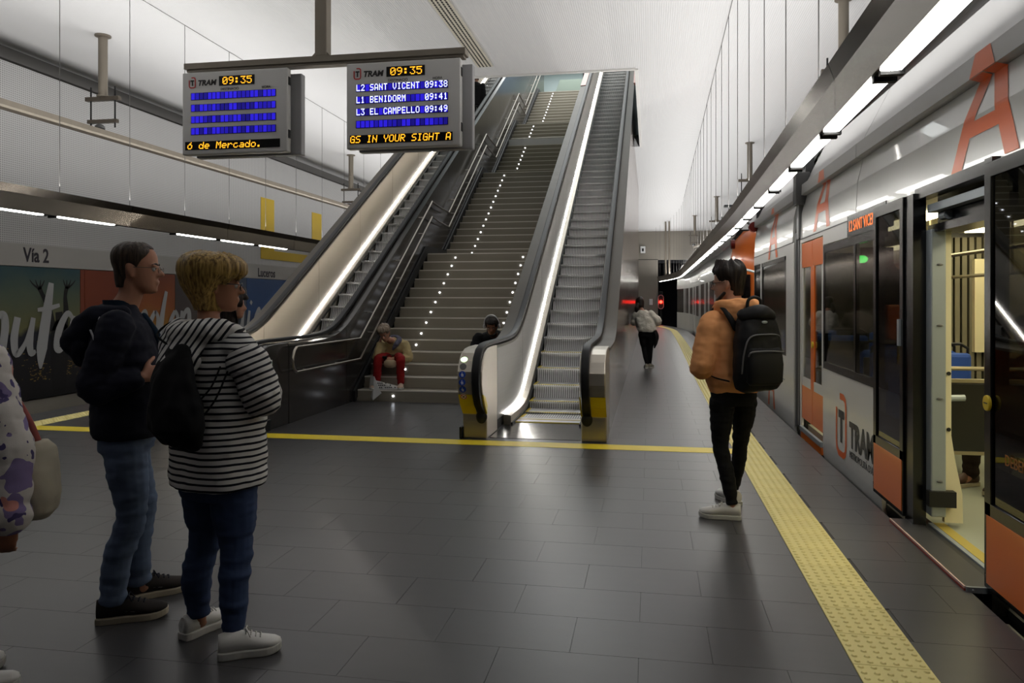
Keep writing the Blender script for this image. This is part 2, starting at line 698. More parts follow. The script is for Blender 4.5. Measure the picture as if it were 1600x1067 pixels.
def nosz(y):
    return SL * (sp(y - 10.224, 0.16) - sp(y - ETOP, 0.16))


def railz(y):
    return 1.0 + SL * (sp(y - 10.18, 0.22) - sp(y - ETOP, 0.22))


YS = [8.6 + 0.2 * i for i in range(26)] + [13.8 + 0.8 * i for i in range(17)] + [27.0 + 0.25 * i for i in range(15)]
NEWEL = [(8.62, 0.0), (8.05, 0.0), (8.05, 0.27), (7.93, 0.38), (7.845, 0.5), (7.80, 0.62), (7.81, 0.74), (7.87, 0.85), (7.97, 0.925), (8.12, 0.965), (8.3, 0.975), (8.62, 0.975)]
RPATH = [(8.42, 0.27), (8.22, 0.245), (8.03, 0.29), (7.88, 0.39), (7.79, 0.51), (7.755, 0.63), (7.765, 0.76), (7.83, 0.88), (7.94, 0.96), (8.1, 1.0), (8.3, 1.01)]


def escalator(mx, label, left):
    """built for the right hand one; mx mirrors x for the other"""
    E = empty('escalator', (mx(-1.21), 8.05, 0), label, 'escalator')

    def X(x):
        return mx(x)
    # ---- the two balustrades: near the stairs (a) and outside (b)
    for side, (xo, xi) in (('a', (-1.98, -1.715 if not left else -1.775)), ('b', (-0.44, -0.705))):
        xr = xi + (xi - xo) * 0.0
        s = 1 if xi > xo else -1
        hr = xi - s * 0.06           # handrail centre
        nw = MB()
        nw.prism(NEWEL, 0, X(xo), X(xi))
        newel = nw.obj('newel', m_gran if side == 'a' and left else m_steel, E, bevel=0.012)
        # yellow and black bands low on the newel
        yb = MB()
        for (ya, za), (yb_, zb_) in (((8.05, 0.27), (7.93, 0.38)), ((7.93, 0.38), (7.845, 0.5))):
            for xa, xb in ((xo, hr - s * 0.05), (hr + s * 0.05, xi)):
                ny, nz = -(zb_ - za), (yb_ - ya)
                l = math.hypot(ny, nz)
                ny, nz = ny / l * 0.004, nz / l * 0.004
                yb.add([(X(xa), ya + ny, za + nz), (X(xb), ya + ny, za + nz), (X(xb), yb_ + ny, zb_ + nz), (X(xa), yb_ + ny, zb_ + nz)], [(0, 1, 2, 3)])
        yb.prism([(8.045, 0.272), (7.928, 0.382), (7.842, 0.5), (7.96, 0.46), (8.06, 0.36)], 0, X(xi), X(xi + s * 0.004))
        yb.obj('yellow_band', m_yel, newel)
        inl = MB()
        inl.ball((X(hr), 8.06, 0.235), (0.062, 0.04, 0.075), 16, 10)
        inl.obj('handrail_inlet', m_black, newel, smooth=True)
        ft = MB()
        ft.box(X(xo - s * 0.03), 8.0, 0, X(xo), 8.12, 0.13)
        if side == 'a': ft.obj('foot', m_black, newel, bevel=0.01)
        # ---- outer cladding up to the deck, in panels with seams
        cuts = [8.62] + [10.4 + 1.9 * i for i in range(12)]
        for a, b in zip(cuts, cuts[1:]):
            seg = [a + 0.006] + [q for q in YS if a + 0.02 < q < b - 0.02] + [b - 0.006]
            cl = MB()
            cl.rings([[(X(xo), q, 0.0), (X(xo), q, railz(q) - 0.06), (X(xo + s * 0.03), q, railz(q) - 0.06), (X(xo + s * 0.03), q, 0.0)] for q in seg])
            cl.obj('cladding_panel', m_gran if side == 'a' and left else (m_steel2 if side == 'b' and not left else m_steel), E)
        bk = MB()
        bk.rings([[(X(xo + s * 0.03), q, 0.0), (X(xo + s * 0.03), q, railz(q) - 0.08), (X(xi - s * 0.015), q, railz(q) - 0.08), (X(xi - s * 0.015), q, 0.0)] for q in YS])
        bk.obj('core', m_dark, E)
        # deck under the handrail and sloping outer deck
        dk = MB()
        xd_ = xo + s * 0.12 if side == 'a' and left else xo - s * 0.005
        if side == 'a' and left:
            ca = MB()
            ca.rings([[(X(xo - 0.005), q, railz(q) - 0.075), (X(xo - 0.005), q, railz(q) - 0.045), (X(xd_), q, railz(q) - 0.04), (X(xd_), q, railz(q) - 0.07)] for q in YS])
            ca.obj('granite_cap', m_gran, E)
        dk.rings([[(X(xd_), q, railz(q) - 0.075), (X(xd_), q, railz(q) - 0.045), (X(xi), q, railz(q) - 0.03), (X(xi), q, railz(q) - 0.06)] for q in YS])
        dk.obj('deck', m_deck, E, smooth=30)
        # inner panels
        for a, b in zip(cuts, cuts[1:]):
            seg = [a + 0.004] + [q for q in YS if a + 0.02 < q < b - 0.02] + [b - 0.004]
            ip = MB()
            ip.rings([[(X(xi), q, max(0.0, nosz(q)) + 0.12), (X(xi), q, railz(q) - 0.05), (X(xi - s * 0.015), q, railz(q) - 0.05), (X(xi - s * 0.015), q, nosz(q) + 0.12)] for q in seg])
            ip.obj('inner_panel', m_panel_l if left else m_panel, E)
        # skirt and the strip of light along it
        xk = xi + s * 0.09
        sk = MB()
        ysk = [q for q in YS if q > 8.9]
        sk.rings([[(X(xk), q, nosz(q) - 0.25), (X(xk), q, nosz(q) + 0.11), (X(xi), q, nosz(q) + 0.13), (X(xi), q, nosz(q) - 0.25)] for q in ysk])
        sk.obj('skirt', m_steel, E)
        st = MB()
        st.rings([[(X(xi + s * 0.004), q, nosz(q) + 0.135), (X(xi + s * 0.015), q, nosz(q) + 0.134), (X(xi + s * 0.015), q, nosz(q) + 0.142), (X(xi + s * 0.004), q, nosz(q) + 0.144)] for q in [q for q in YS if 8.99 < q < 29]])
        st.obj('light_strip', m_strip, E)
        br = MB()
        br.rings([[(X(xk), q, nosz(q) + 0.005), (X(xk + s * 0.02), q, nosz(q) + 0.005), (X(xk + s * 0.02), q, nosz(q) + 0.03), (X(xk), q, nosz(q) + 0.03)] for q in ysk])
        br.obj('skirt_brush', m_black, E)
        # handrail
        path = [(X(hr), a, b) for a, b in RPATH] + [(X(hr), q, railz(q) + 0.01) for q in YS]
        h = MB()
        sec = [(0.042, -0.02), (0.045, 0.0), (0.036, 0.017), (0.0, 0.022), (-0.036, 0.017), (-0.045, 0.0), (-0.042, -0.02)]
        h.sweep(path, sec, up=(1, 0, 0) and (0, 0.001, 1))
        # the wrap round the nose needs a steady side vector: rebuild with x as the side
        h = MB()
        P = [Vector(p) for p in path]
        rs_ = []
        for i, p in enumerate(P):
            t = (P[min(i + 1, len(P) - 1)] - P[max(i - 1, 0)]).normalized()
            sx_ = Vector((1, 0, 0))
            u = sx_.cross(t)
            rs_.append([p + sx_ * a + u * b for a, b in sec])
        h.rings(rs_)
        h.obj('handrail', m_rubber, E, smooth=40)
    # ---- steps
    W0, W1 = sorted((X(-1.60 if not left else -1.66), X(-0.82)))
    SD = 0.37
    RIB = [(-0.02, 0.0), (-0.02, -0.012), (0.03, -0.03), (0.036, -0.07), (0.024, -0.12), (0.0, -0.17), (-0.035, -0.215), (0.05, -0.215), (0.06, 0.0)]
    s_ = MB()
    s_.box(W0, 0.0, -0.03, W1, SD, -0.005)
    n = 26
    dx = (W1 - W0) / n
    for i in range(n):           # ribbed riser and tread cleats
        x = W0 + dx * i
        s_.prism(RIB, 0, x, x + dx * 0.55)
        s_.box(x, -0.012, -0.005, x + dx * 0.55, SD, 0.0)
    s_.mi = 1
    s_.prism([(a + 0.014, b) for a, b in RIB], 0, W0, W1)
    sme = s_.mesh('escalator_step')
    sme.materials.append(m_step)
    sme.materials.append(m_greyg)
    ye = MB()
    ye.box(W0, -0.014, -0.004, W1, 0.018, 0.002)
    ye.box(W0, 0.018, -0.004, W0 + 0.03, SD, 0.002).box(W1 - 0.03, 0.018, -0.004, W1, SD, 0.002)
    yme = ye.mesh('yellow_edge')
    yme.materials.append(m_yel)
    k = 0
    q = 9.54
    while q < 30:
        o = bpy.data.objects.new('escalator_step', sme)
        COL.objects.link(o)
        o.parent = E
        o.location = Vector((0, q, nosz(q + 0.12) + 0.002)) - E.location
        if k < 6:
            e = bpy.data.objects.new('yellow_edge', yme)
            COL.objects.link(e)
            e.parent = o
        q += SD
        k += 1
    # comb plate and landing plate
    cp = MB()
    cp.box(W0, 9.2, 0.0, W1, 9.56, 0.006)
    nb = 40
    for i in range(nb): cp.box(W0 + (W1 - W0) * i / nb, 9.2, 0.006, W0 + (W1 - W0) * (i + 0.5) / nb, 9.56, 0.01)
    cpo = cp.obj('comb_plate', m_step, E)
    cy = MB()
    cy.box(W0, 9.19, 0.0, W1, 9.215, 0.012).box(W0, 9.4, 0.0, W1, 9.42, 0.0125).box(W0 - 0.06, 9.19, 0, W0, 9.8, 0.012).box(W1, 9.19, 0, W1 + 0.06, 9.8, 0.012)
    cy.obj('comb_edge', m_yel, cpo)
    lpb = MB()
    lpb.box(min(X(-1.7), X(-0.72)), 8.12, 0.0, max(X(-1.7), X(-0.72)), 9.19, 0.004)
    lpb.obj('landing_plate', mat('landing_plate' + ('_l' if left else '_r'), (84, 83, 84), 0.22, 0.7, var=((40, 2, 2), 0.12)), E)
    tr_ = MB()
    tr_.rings([[(W0, q, nosz(q) - 0.3), (W1, q, nosz(q) - 0.3), (W1, q, nosz(q) - 0.24), (W0, q, nosz(q) - 0.24)] for q in YS if q > 10.2])
    tr_.obj('track', m_dark, E)
    return E


esc_r = escalator(lambda x: x, 'right escalator with stainless panels, empty moving steps and lit skirting, in front of the tram side aisle', False)
esc_r['label'] = 'empty escalator on the tram side of the staircase, its newel with pictograms'
SL = 0.575
esc_l = escalator(lambda x: 2 * CX - x + 0.05, '', True)
esc_l['label'] = 'escalator on the far wall side of the staircase, dark granite flank and bright inner panel'
SL = 0.55
# orange reflection on the upper deck edges, painted as coloured strips
og = mat('orange_reflection', (150, 62, 20), 0.35)
for x0 in (-1.99, -0.46):
    od = MB()
    od.rings([[(x0, q, railz(q) - 0.12), (x0, q, railz(q) - 0.025), (x0 + 0.15, q, railz(q) - 0.018), (x0 + 0.15, q, railz(q) - 0.04)] for q in (22.5, 24.0, 26.0, 27.5, 28.6)])
    od.obj('deck_reflection', og, esc_r, label='orange reflection painted on the upper deck')

# pictograms on the newel beside the stairs (right escalator)
newel = [o for o in bpy.data.objects if o.parent == esc_r and o.name.startswith('newel')][0]
m_green = mat('green_lamp', (220, 255, 210), 0.4, emit=(214, 255, 200), es=2.2)
m_blue = mat('sign_blue', (30, 70, 170), 0.4)
m_wht = mat('sign_white', (225, 225, 225), 0.5)
m_red = mat('sign_red', (190, 40, 36), 0.5)
m_greyd = mat('sign_grey', (92, 92, 92), 0.4)
xd = -1.925
spots = [(0.86, m_green), (0.79, m_greyd), (0.71, m_blue), (0.63, m_blue), (0.555, m_blue), (0.475, m_wht)]


def nose_at(z):
    pl = NEWEL[2:10]
    for (a, b), (c, d) in zip(pl, pl[1:]):
        if b <= z <= d:
            t = (z - b) / (d - b)
            ny, nz = -(d - b), (c - a)
            l = math.hypot(ny, nz)
            return a + (c - a) * t, ny / l, nz / l


for z, mm in spots:
    yy, ny, nz = nose_at(z)
    d = MB()
    d.cyl((xd, yy, z), (xd + 0, yy + ny * 0.006, z + nz * 0.006), 0.036, 20)
    p = d.obj('pictogram', mm, newel, label={'green_lamp': 'lit green direction lamp', 'sign_blue': 'blue pictogram disc', 'sign_white': 'red ringed prohibition disc', 'sign_grey': 'dark grey lamp disc'}[mm.name])
    N = Vector((0, ny, nz))
    U = Vector((0, -nz, ny)) if ny < 0 and -ny > 0 else Vector((0, 0, 1))
    if U.z < 0: U = -U
    c = Vector((xd, yy, z)) + N * 0.0065

    def bar(x0, u0, x1, u1, wd, m2):
        a = c + Vector((1, 0, 0)) * x0 + U * u0
        b = c + Vector((1, 0, 0)) * x1 + U * u1
        t = (b - a).normalized()
        s = t.cross(N) * wd / 2
        MB().add([a + s, b + s, b - s, a - s], [(0, 1, 2, 3)]).obj('mark', m2, p)
    if mm is m_blue:
        bar(-0.004, -0.022, -0.004, 0.012, 0.009, m_wht)
        bar(-0.016, -0.004, 0.012, 0.002, 0.006, m_wht)
        bar(0.008, -0.022, 0.008, -0.002, 0.007, m_wht)
        bar(-0.006, 0.018, 0.0, 0.018, 0.008, m_wht)
    elif mm is m_wht:
        rr = MB()
        n = 26
        A = [c + (Vector((1, 0, 0)) * math.cos(2 * PI * i / n) + U * math.sin(2 * PI * i / n)) * 0.034 for i in range(n)]
        B = [c + (Vector((1, 0, 0)) * math.cos(2 * PI * i / n) + U * math.sin(2 * PI * i / n)) * 0.026 for i in range(n)]
        rr.add(A + B, [(i, (i + 1) % n, n + (i + 1) % n, n + i) for i in range(n)])
        rr.obj('mark', m_red, p)
        bar(-0.02, 0.02, 0.02, -0.02, 0.008, m_red)
        bar(-0.012, -0.012, 0.012, 0.012, 0.01, m_black)

# ------------------------------------------------------------------ stair handrails on the granite flank
hx = -4.17


def rail_pts(h):
    p = []
    p.append((10.62, h))
    for f in range(4):
        y0 = 10.72 + f * (14 * TREAD + 1.13)
        z0 = f * 14 * RISE
        p.append((y0 - 0.05 + (0.0 if f else 0.0), z0 + h + (0.0 if f == 0 else 0.02)))
        p.append((y0 + 13 * TREAD + 0.1, z0 + 14 * RISE + h + 0.1))
        if f < 3:
            p.append((y0 + 13 * TREAD + 0.45, z0 + 14 * RISE + h + 0.06))
    return p


hr_ = empty('stair_handrail', (-4.2, 10.6, 0.6), 'double steel handrail on the granite flank beside the stairs', 'handrail')
top = [(hx, 8.62, 0.92), (hx, 10.62, 0.92)] + [(hx, a, b) for a, b in rail_pts(0.92)[1:]]
low = [(hx, 8.62, 0.62), (hx, 10.7, 0.62)] + [(hx, a, b) for a, b in rail_pts(0.62)[1:]]
MB().tube(top, 0.017, 10).obj('upper_rail', m_steeld, hr_, smooth=True)
MB().tube(low, 0.017, 10).obj('lower_rail', m_steeld, hr_, smooth=True)
lo = [(hx, 8.62 - 0.1 * math.sin(PI * i / 10) ** 0.6 if 0 < i < 10 else 8.62, 0.92 - 0.3 * i / 10) for i in range(11)]
MB().tube(lo, 0.017, 10).obj('end_loop', m_steel, hr_, smooth=True)
bk = MB()
for q in (9.0, 10.0): 
    for zz in (0.92, 0.62): bk.cyl((hx, q, zz), (-4.27, q, zz), 0.009, 8)
for f in range(4):
    y0 = 10.72 + f * (14 * TREAD + 1.13)
    for t in (0.15, 0.5, 0.85):
        for h in (0.92, 0.62):
            yy = y0 - 0.05 + t * (13 * TREAD + 0.15)
            zz = f * 14 * RISE + h + t * (14 * RISE + 0.1)
            bk.cyl((hx, yy, zz), (-4.27, yy, zz), 0.009, 8)
bk.obj('brackets', m_steel, hr_)
# dark stepped skirting where the flank meets the stairs
sk = MB()
for i, (y, z, f, k) in enumerate(stair_line):
    pass
for f in range(4):
    y0 = 10.72 + f * (14 * TREAD + 1.13)
    z0 = f * 14 * RISE
    y1 = y0 + 13 * TREAD
    z1 = z0 + 14 * RISE
    sk.prism([(y0 - 0.1, z0 + 0.0), (y0 - 0.1, z0 + 0.16), (y1 - 0.05, z1 + 0.14), (y1 + 1.41 - 0.1, z1 + 0.14), (y1 + 1.41 - 0.1, z1), (y1, z1)], 0, -4.26, -4.225)
sk.obj('skirting', m_black, stair, label='black skirting strip along the flank')

# safety notice on the granite block
sn = empty('safety_notice', (-4.27, 8.0, 0.33), 'red and green safety notice card on the granite block', 'notice')
MB().box(-4.29, 7.84, 0.33, -4.262, 8.19, 0.80).obj('card', m_wht, sn, bevel=0.003)
MB().box(-4.262, 7.86, 0.48, -4.258, 8.0, 0.78).obj('red_field', m_red, sn)
MB().box(-4.262, 8.015, 0.48, -4.258, 8.175, 0.78).obj('green_field', mat('sign_green', (30, 128, 70), 0.5), sn)
MB().box(-4.262, 7.84, 0.33, -4.258, 8.19, 0.38).obj('orange_foot', mat('sign_orange', (190, 90, 50), 0.5), sn)
lm = MB()
for k in range(6): lm.box(-4.258, 8.03, 0.51 + 0.045 * k, -4.2565, 8.16 - 0.02 * (k % 3), 0.525 + 0.045 * k)
lm.ball((-4.258, 7.93, 0.65), (0.002, 0.03, 0.045), 12, 8)
lm.obj('printed_marks', m_wht, sn, kind='stuff')
MB().box(-4.262, 7.9, 0.41, -4.258, 8.12, 0.445).obj('dark_caption', m_greyd, sn)
# ------------------------------------------------------------------ lamp canopies over both platform edges
m_greyd2 = mat('rod_grey', (96, 94, 92), 0.5, 0.5)


def canopy(mx, lamps, label, y0, y1, rods, left):
    """profile in (x, z) for the right hand one; mx mirrors x"""
    C_ = empty('lamp_canopy', (mx(1.3), 20, 2.86), label, 'canopy')
    X = mx
    yy = [y0 + 2.7 * i for i in range(int((y1 - y0) / 2.7) + 1)]

    def sec(q, pts):
        b = -max(0.0, q - 36) ** 2 / 150
        c = 0.024 * (min(q, 12) - 4) + 0.008 * max(0, min(q, 36) - 12)
        return [(X(x + c) + b, q, z) for x, z in pts]
    for a, b in zip(yy, yy[1:]):
        fp = MB()
        m1, m2 = a + 0.004, b - 0.004
        fp.rings([sec(q, [(1.00, 2.86), (1.035, 2.766), (1.05, 2.772), (1.02, 2.865)]) for q in (m1, (m1 + m2) / 2, m2)])
        fp.obj('fascia_panel', m_fascia, C_)
        up_ = MB()
        up_.rings([sec(q, [(1.035, 2.766), (1.04, 2.56), (1.055, 2.56), (1.05, 2.77)]) for q in (m1, (m1 + m2) / 2, m2)])
        up_.obj('soffit_panel', m_under, C_)
    bd = MB()
    bd.rings([sec(q, [(1.06, 2.561), (1.06, 2.76), (1.03, 2.866), (1.34, 2.87), (1.34, 2.85), (1.2, 2.80), (1.15, 2.561)]) for q in yy])
    bd.obj('housing', m_dark, C_)
    for a, b in lamps:
        lm = MB()
        lm.rings([sec(q, [(1.05, 2.56), (1.05, 2.55), (1.092, 2.547), (1.092, 2.56)]) for q in (a, (a + b) / 2, b)])
        lm.rings([sec(q, [(1.099, 2.56), (1.099, 2.547), (1.142, 2.55), (1.142, 2.56)]) for q in (a, (a + b) / 2, b)])
        o = lm.obj('fluorescent_lamp', m_lamp, C_)
        for q in (a - 0.03, b + 0.03):
            cp = MB()
            cp.rings([sec(t, [(1.055, 2.56), (1.055, 2.535), (1.16, 2.535), (1.16, 2.56)]) for t in (q - 0.02, q + 0.02)])
            cp.obj('lamp_socket', m_black, o)
    r_ = MB()
    r_.cyl((0, 0, 0), (0, 0, 6.0 - 2.87), 0.0045, 6)
    rm = r_.mesh('suspension_rod')
    rm.materials.append(m_greyd2)
    for q in rods:
        o = bpy.data.objects.new('suspension_rod', rm)
        COL.objects.link(o)
        o.parent = C_
        o.location = Vector((X(1.237 + 0.012 * (min(q, 36) - 12.8)) - max(0.0, q - 36) ** 2 / 150, q, 2.87)) - C_.location
    return C_


lamps_r = [(2.55 + 1.32 * i + 0.09, 2.55 + 1.32 * (i + 1) - 0.09) for i in range(34)]
rods_r = [5.6 + 1.4 * i for i in range(32)]
can_r = canopy(lambda x: x, lamps_r, 'long steel lamp canopy with a row of lit tubes along the tram', 2.0, 48, rods_r, False)
for px_, py_ in ((0.92, 45.6), (1.12, 45.4)):
    MB().cyl((px_, py_, 2.8), (px_, py_, 6.0), 0.055, 10).obj('support_pipe', m_bronze, can_r, smooth=True)
canopy(lambda x: 2 * CX - x, [(7.35, 8.42), (8.66, 9.76), (11.28, 12.44), (12.62, 13.78), (14.0, 15.2)] + [(17.6 + 1.32 * i, 18.75 + 1.32 * i) for i in range(20)],
       'long steel lamp canopy before the perforated wall, some of its tubes dark', 2.0, 48, [5.96 + 1.38 * i for i in range(30)], True)
for o in bpy.data.objects:
    if o.name.startswith('uplight_left'): o.location.x = 2 * CX - 1.3


# ------------------------------------------------------------------ overhead conductor rails and their ceiling hangers
def conductor(x, label):
    cr = empty('conductor_rail', (x, 20, 4.27), label, 'rail')
    m_ = MB()
    path = [(x + bend(q), q, 4.33) for q in [1, 5, 9, 14, 20, 26, 32, 36, 40, 43]]
    m_.sweep(path, [(-0.045, 0.05), (-0.035, -0.03), (-0.012, -0.06), (0.012, -0.06), (0.035, -0.03), (0.045, 0.05)])
    m_.obj('profile', m_bronze, cr)
    m2 = MB()
    m2.sweep([(a, b, c - 0.08) for a, b, c in path], [(-0.012, 0.02), (-0.012, -0.02), (0.012, -0.02), (0.012, 0.02)])
    m2.obj('contact_wire', m_steeld, cr)


conductor(-9.19, 'overhead conductor rail running in front of the perforated wall')
conductor(2.86, 'overhead conductor rail hidden behind the tram side canopy')


def hanger(x, y, label):
    h = empty('ceiling_hanger', (x, y, 6.0), label, 'bracket', 'ceiling hangers of the overhead rail')
    m_ = MB()
    m_.cyl((x, y, 4.96), (x, y, 6.0), 0.075, 14).cyl((x, y, 5.975), (x, y, 6.0), 0.13, 16).cyl((x, y, 4.95), (x, y, 4.97), 0.1, 14)
    m_.obj('post', m_bronze, h, smooth=True)
    MB().box(x - 0.32, y - 0.04, 4.88, x + 0.32, y + 0.04, 4.95).obj('crossbar', m_steeld, h, bevel=0.005)
    for s in (-1, 1):
        MB().cyl((x + 0.23 * s, y, 4.42), (x + 0.23 * s, y, 5.12), 0.014, 8).obj('threaded_rod', m_dark, h)
    MB().box(x - 0.28, y - 0.035, 4.5, x + 0.28, y + 0.035, 4.56).obj('lower_bar', m_steeld, h)
    m_ = MB()
    m_.ball((x - 0.06, y, 4.42), (0.085, 0.085, 0.07), 14, 9)
    m_.cyl((x - 0.06, y, 4.42), (x - 0.06, y, 4.36), 0.05, 12)
    m_.obj('insulator', m_greyd, h, smooth=True)


for x, y, lb in ((-9.19, 11.68, 'grey ceiling hanger of the overhead rail, largest one at the upper left'),
                 (-9.19, 22.75, 'small ceiling hanger of the overhead rail just left of the escalator'),
                 (2.86, 12.2, 'grey ceiling hanger behind the tram canopy, its post cut by the frame top'),
                 (2.84, 22.98, 'ceiling hanger behind the tram canopy, second along it'),
                 (2.90, 34.8, 'ceiling hanger behind the tram canopy, third along it'),
                 (2.4, 42.5, 'ceiling hanger behind the tram canopy, smallest and farthest')):
    hanger(x, y, lb)

# ------------------------------------------------------------------ writing on the left wall
m_letter = mat('letter_dark', (38, 34, 44), 0.6)
text(wall_left, 'lettering', 'Vía 2', 0.36, m_letter, (-11.115, 12.08, 2.18), (0, 1, 0), (0, 0, 1), 0.002, 0.007, sx=0.82)
text(wall_left, 'lettering', 'Luceros', 0.35, m_letter, (-11.115, 20.5, 2.15), (0, 1, 0), (0, 0, 1), 0.002, 0.008, sx=0.92)

# ------------------------------------------------------------------ mural under the band
mu = empty('mural', (-11.15, 14, -0.36), 'long coloured advertising mural with white brush lettering on the wall', 'mural')


def grad(name, bands, rough=0.55):
    """printed sheet: colours stepped up the height with noise"""
    m = mat(name, (128, 128, 128), rough)
    nt = m.node_tree
    tc = node(m, 'ShaderNodeTexCoord')
    s = node(m, 'ShaderNodeSeparateXYZ')
    nz = node(m, 'ShaderNodeTexNoise')
    nz.inputs['Scale'].default_value = 1.6
    nz.inputs['Detail'].default_value = 6
    nt.links.new(tc.outputs['Object'], s.inputs[0])
    nt.links.new(tc.outputs['Object'], nz.inputs['Vector'])
    ma = node(m, 'ShaderNodeMath', operation='MULTIPLY_ADD')
    ma.inputs[1].default_value = 0.5
    nt.links.new(nz.outputs['Fac'], ma.inputs[0])
    nt.links.new(s.outputs['Z'], ma.inputs[2])
    mr = node(m, 'ShaderNodeMapRange')
    mr.inputs[1].default_value = 0.25
    mr.inputs[2].default_value = 2.7
    nt.links.new(ma.outputs[0], mr.inputs[0])
    cr = node(m, 'ShaderNodeValToRGB')
    el = cr.color_ramp.elements
    while len(el) < len(bands): el.new(0.5)
    for e, (p, c) in zip(el, bands):
        e.position = p
        e.color = lin(c) + (1,)
    nt.links.new(mr.outputs[0], cr.inputs[0])
    nt.links.new(cr.outputs[0], nt.nodes['Principled BSDF'].inputs['Base Color'])
    return m


m_bea = grad('print_beach', [(0.0, (14, 12, 14)), (0.28, (24, 23, 28)), (0.50, (28, 30, 41)), (0.54, (108, 106, 69)), (0.8, (80, 92, 77)), (1.0, (37, 70, 79))])
m_ora = grad('print_orange', [(0.0, (64, 36, 21)), (0.45, (148, 108, 28)), (0.7, (141, 74, 31)), (1.0, (108, 46, 24))])
m_vio = grad('print_violet', [(0.0, (36, 31, 36)), (0.5, (74, 63, 60)), (1.0, (47, 40, 44))])
m_slb = grad('print_slate', [(0.0, (28, 31, 43)), (0.5, (66, 72, 83)), (1.0, (50, 66, 89))])
m_blu = grad('print_blue', [(0.0, (17, 17, 28)), (0.45, (21, 28, 50)), (0.6, (25, 66, 115)), (1.0, (20, 60, 108))])
m_red2 = mat('print_red', (118, 50, 26), 0.55)
for a, b, m_ in ((4.0, 13.5, m_bea), (13.5, 13.62, m_red2), (13.62, 15.0, m_red2), (15.0, 16.6, m_ora), (16.6, 18.2, m_vio), (18.2, 19.9, m_slb), (19.9, 23.6, m_blu), (23.6, 27.0, m_slb)):
    MB().box(-11.16, a + 0.006, -0.34, -11.13, b - 0.006, 2.08).obj('poster_panel', m_, mu)
# golden glints and lower sea on the first sheet
m_gold = mat('print_gold', (130, 104, 52), 0.6)
gl = MB()
rr = random.Random(4)
for cy_, n_ in ((12.4, 70), (13.2, 60), (11.6, 40), (14.9, 0)):
    for i in range(n_):
        y = cy_ + rr.gauss(0, 0.16)
        z = -0.02 + abs(rr.gauss(0.2, 0.25))
        h = rr.uniform(0.006, 0.02)
        gl.box(-11.13, y, z, -11.1285, y + rr.uniform(0.01, 0.06), z + h)
gl.obj('printed_glints', m_gold, mu, kind='stuff')
# silhouette with raised arms
m_sil = mat('print_black', (14, 13, 15), 0.6)


def flat(path, wd, x, m_, name, par, taper=None):
    """brush stroke on the wall plane: path of (y, z), widths along it"""
    P = [Vector((0, a, b)) for a, b in path]
    # smooth
    Q = []
    for i in range(len(P) - 1):
        p0, p1, p2, p3 = P[max(i - 1, 0)], P[i], P[i + 1], P[min(i + 2, len(P) - 1)]
        for k in range(6):
            t = k / 6
            Q.append(0.5 * ((2 * p1) + (p2 - p0) * t + (2 * p0 - 5 * p1 + 4 * p2 - p3) * t * t + (3 * p1 - p0 - 3 * p2 + p3) * t ** 3))
    Q.append(P[-1])
    W = wd if isinstance(wd, (list, tuple)) else [wd] * len(path)
    vs, fs = [], []
    for i, q in enumerate(Q):
        t = (Q[min(i + 1, len(Q) - 1)] - Q[max(i - 1, 0)]).normalized()
        s = Vector((0, -t.z, t.y))
        u = i / (len(Q) - 1) * (len(W) - 1)
        k = min(int(u), len(W) - 2)
        ww = W[k] + (W[k + 1] - W[k]) * (u - k)
        e = 1.0
        for q_ in (q + s * ww / 2, q - s * ww / 2): vs.append((x, q_.y, q_.z))
    for i in range(len(Q) - 1): fs.append((2 * i, 2 * i + 1, 2 * i + 3, 2 * i + 2))
    mb = MB()
    mb.add(vs, fs)
    mb.add([(x - 0.004, b, c) for a, b, c in vs], [f[::-1] for f in fs])
    return mb.obj(name, m_, par)


sil = MB()
X0 = -11.1275
figs = []
flat([(12.95, -0.3), (12.95, 0.3), (12.97, 0.8), (12.96, 1.1)], [0.3, 0.42, 0.5, 0.2], X0, m_sil, 'printed_silhouette', mu)
flat([(12.96, 1.0), (12.94, 1.25)], [0.2, 0.18], X0, m_sil, 'printed_silhouette', mu)
flat([(13.08, 0.9), (13.12, 1.25), (13.1, 1.55), (13.14, 1.72)], [0.18, 0.14, 0.09, 0.1], X0, m_sil, 'printed_silhouette', mu)
flat([(12.8, 0.9), (12.7, 1.3), (12.52, 1.6), (12.46, 1.7)], [0.16, 0.13, 0.09, 0.1], X0, m_sil, 'printed_silhouette', mu)
for by, bz, dirs in ((13.14, 1.70, (-0.12, 0.0, 0.14, 0.3)), (12.46, 1.68, (-0.3, -0.12, 0.04, 0.16))):
    for d in dirs:
        flat([(by, bz), (by + d * 0.5, bz + 0.09), (by + d * 0.75, bz + 0.17)], [0.05, 0.03, 0.014], X0, m_sil, 'printed_silhouette', mu)
# white brush script: "ruta", "con", "mágica"
m_brush = mat('brush_white', (165, 165, 165), 0.6)
XB = -11.12


def script(strokes, y, z, s, slant=0.16):
    for i_, (pth, wd) in enumerate(strokes):
        flat([(y + a * s + b * s * slant, z + b * s) for a, b in pth], [w_ * s for w_ in wd], XB + 0.006 * i_, m_brush, 'brush_letter', mu)


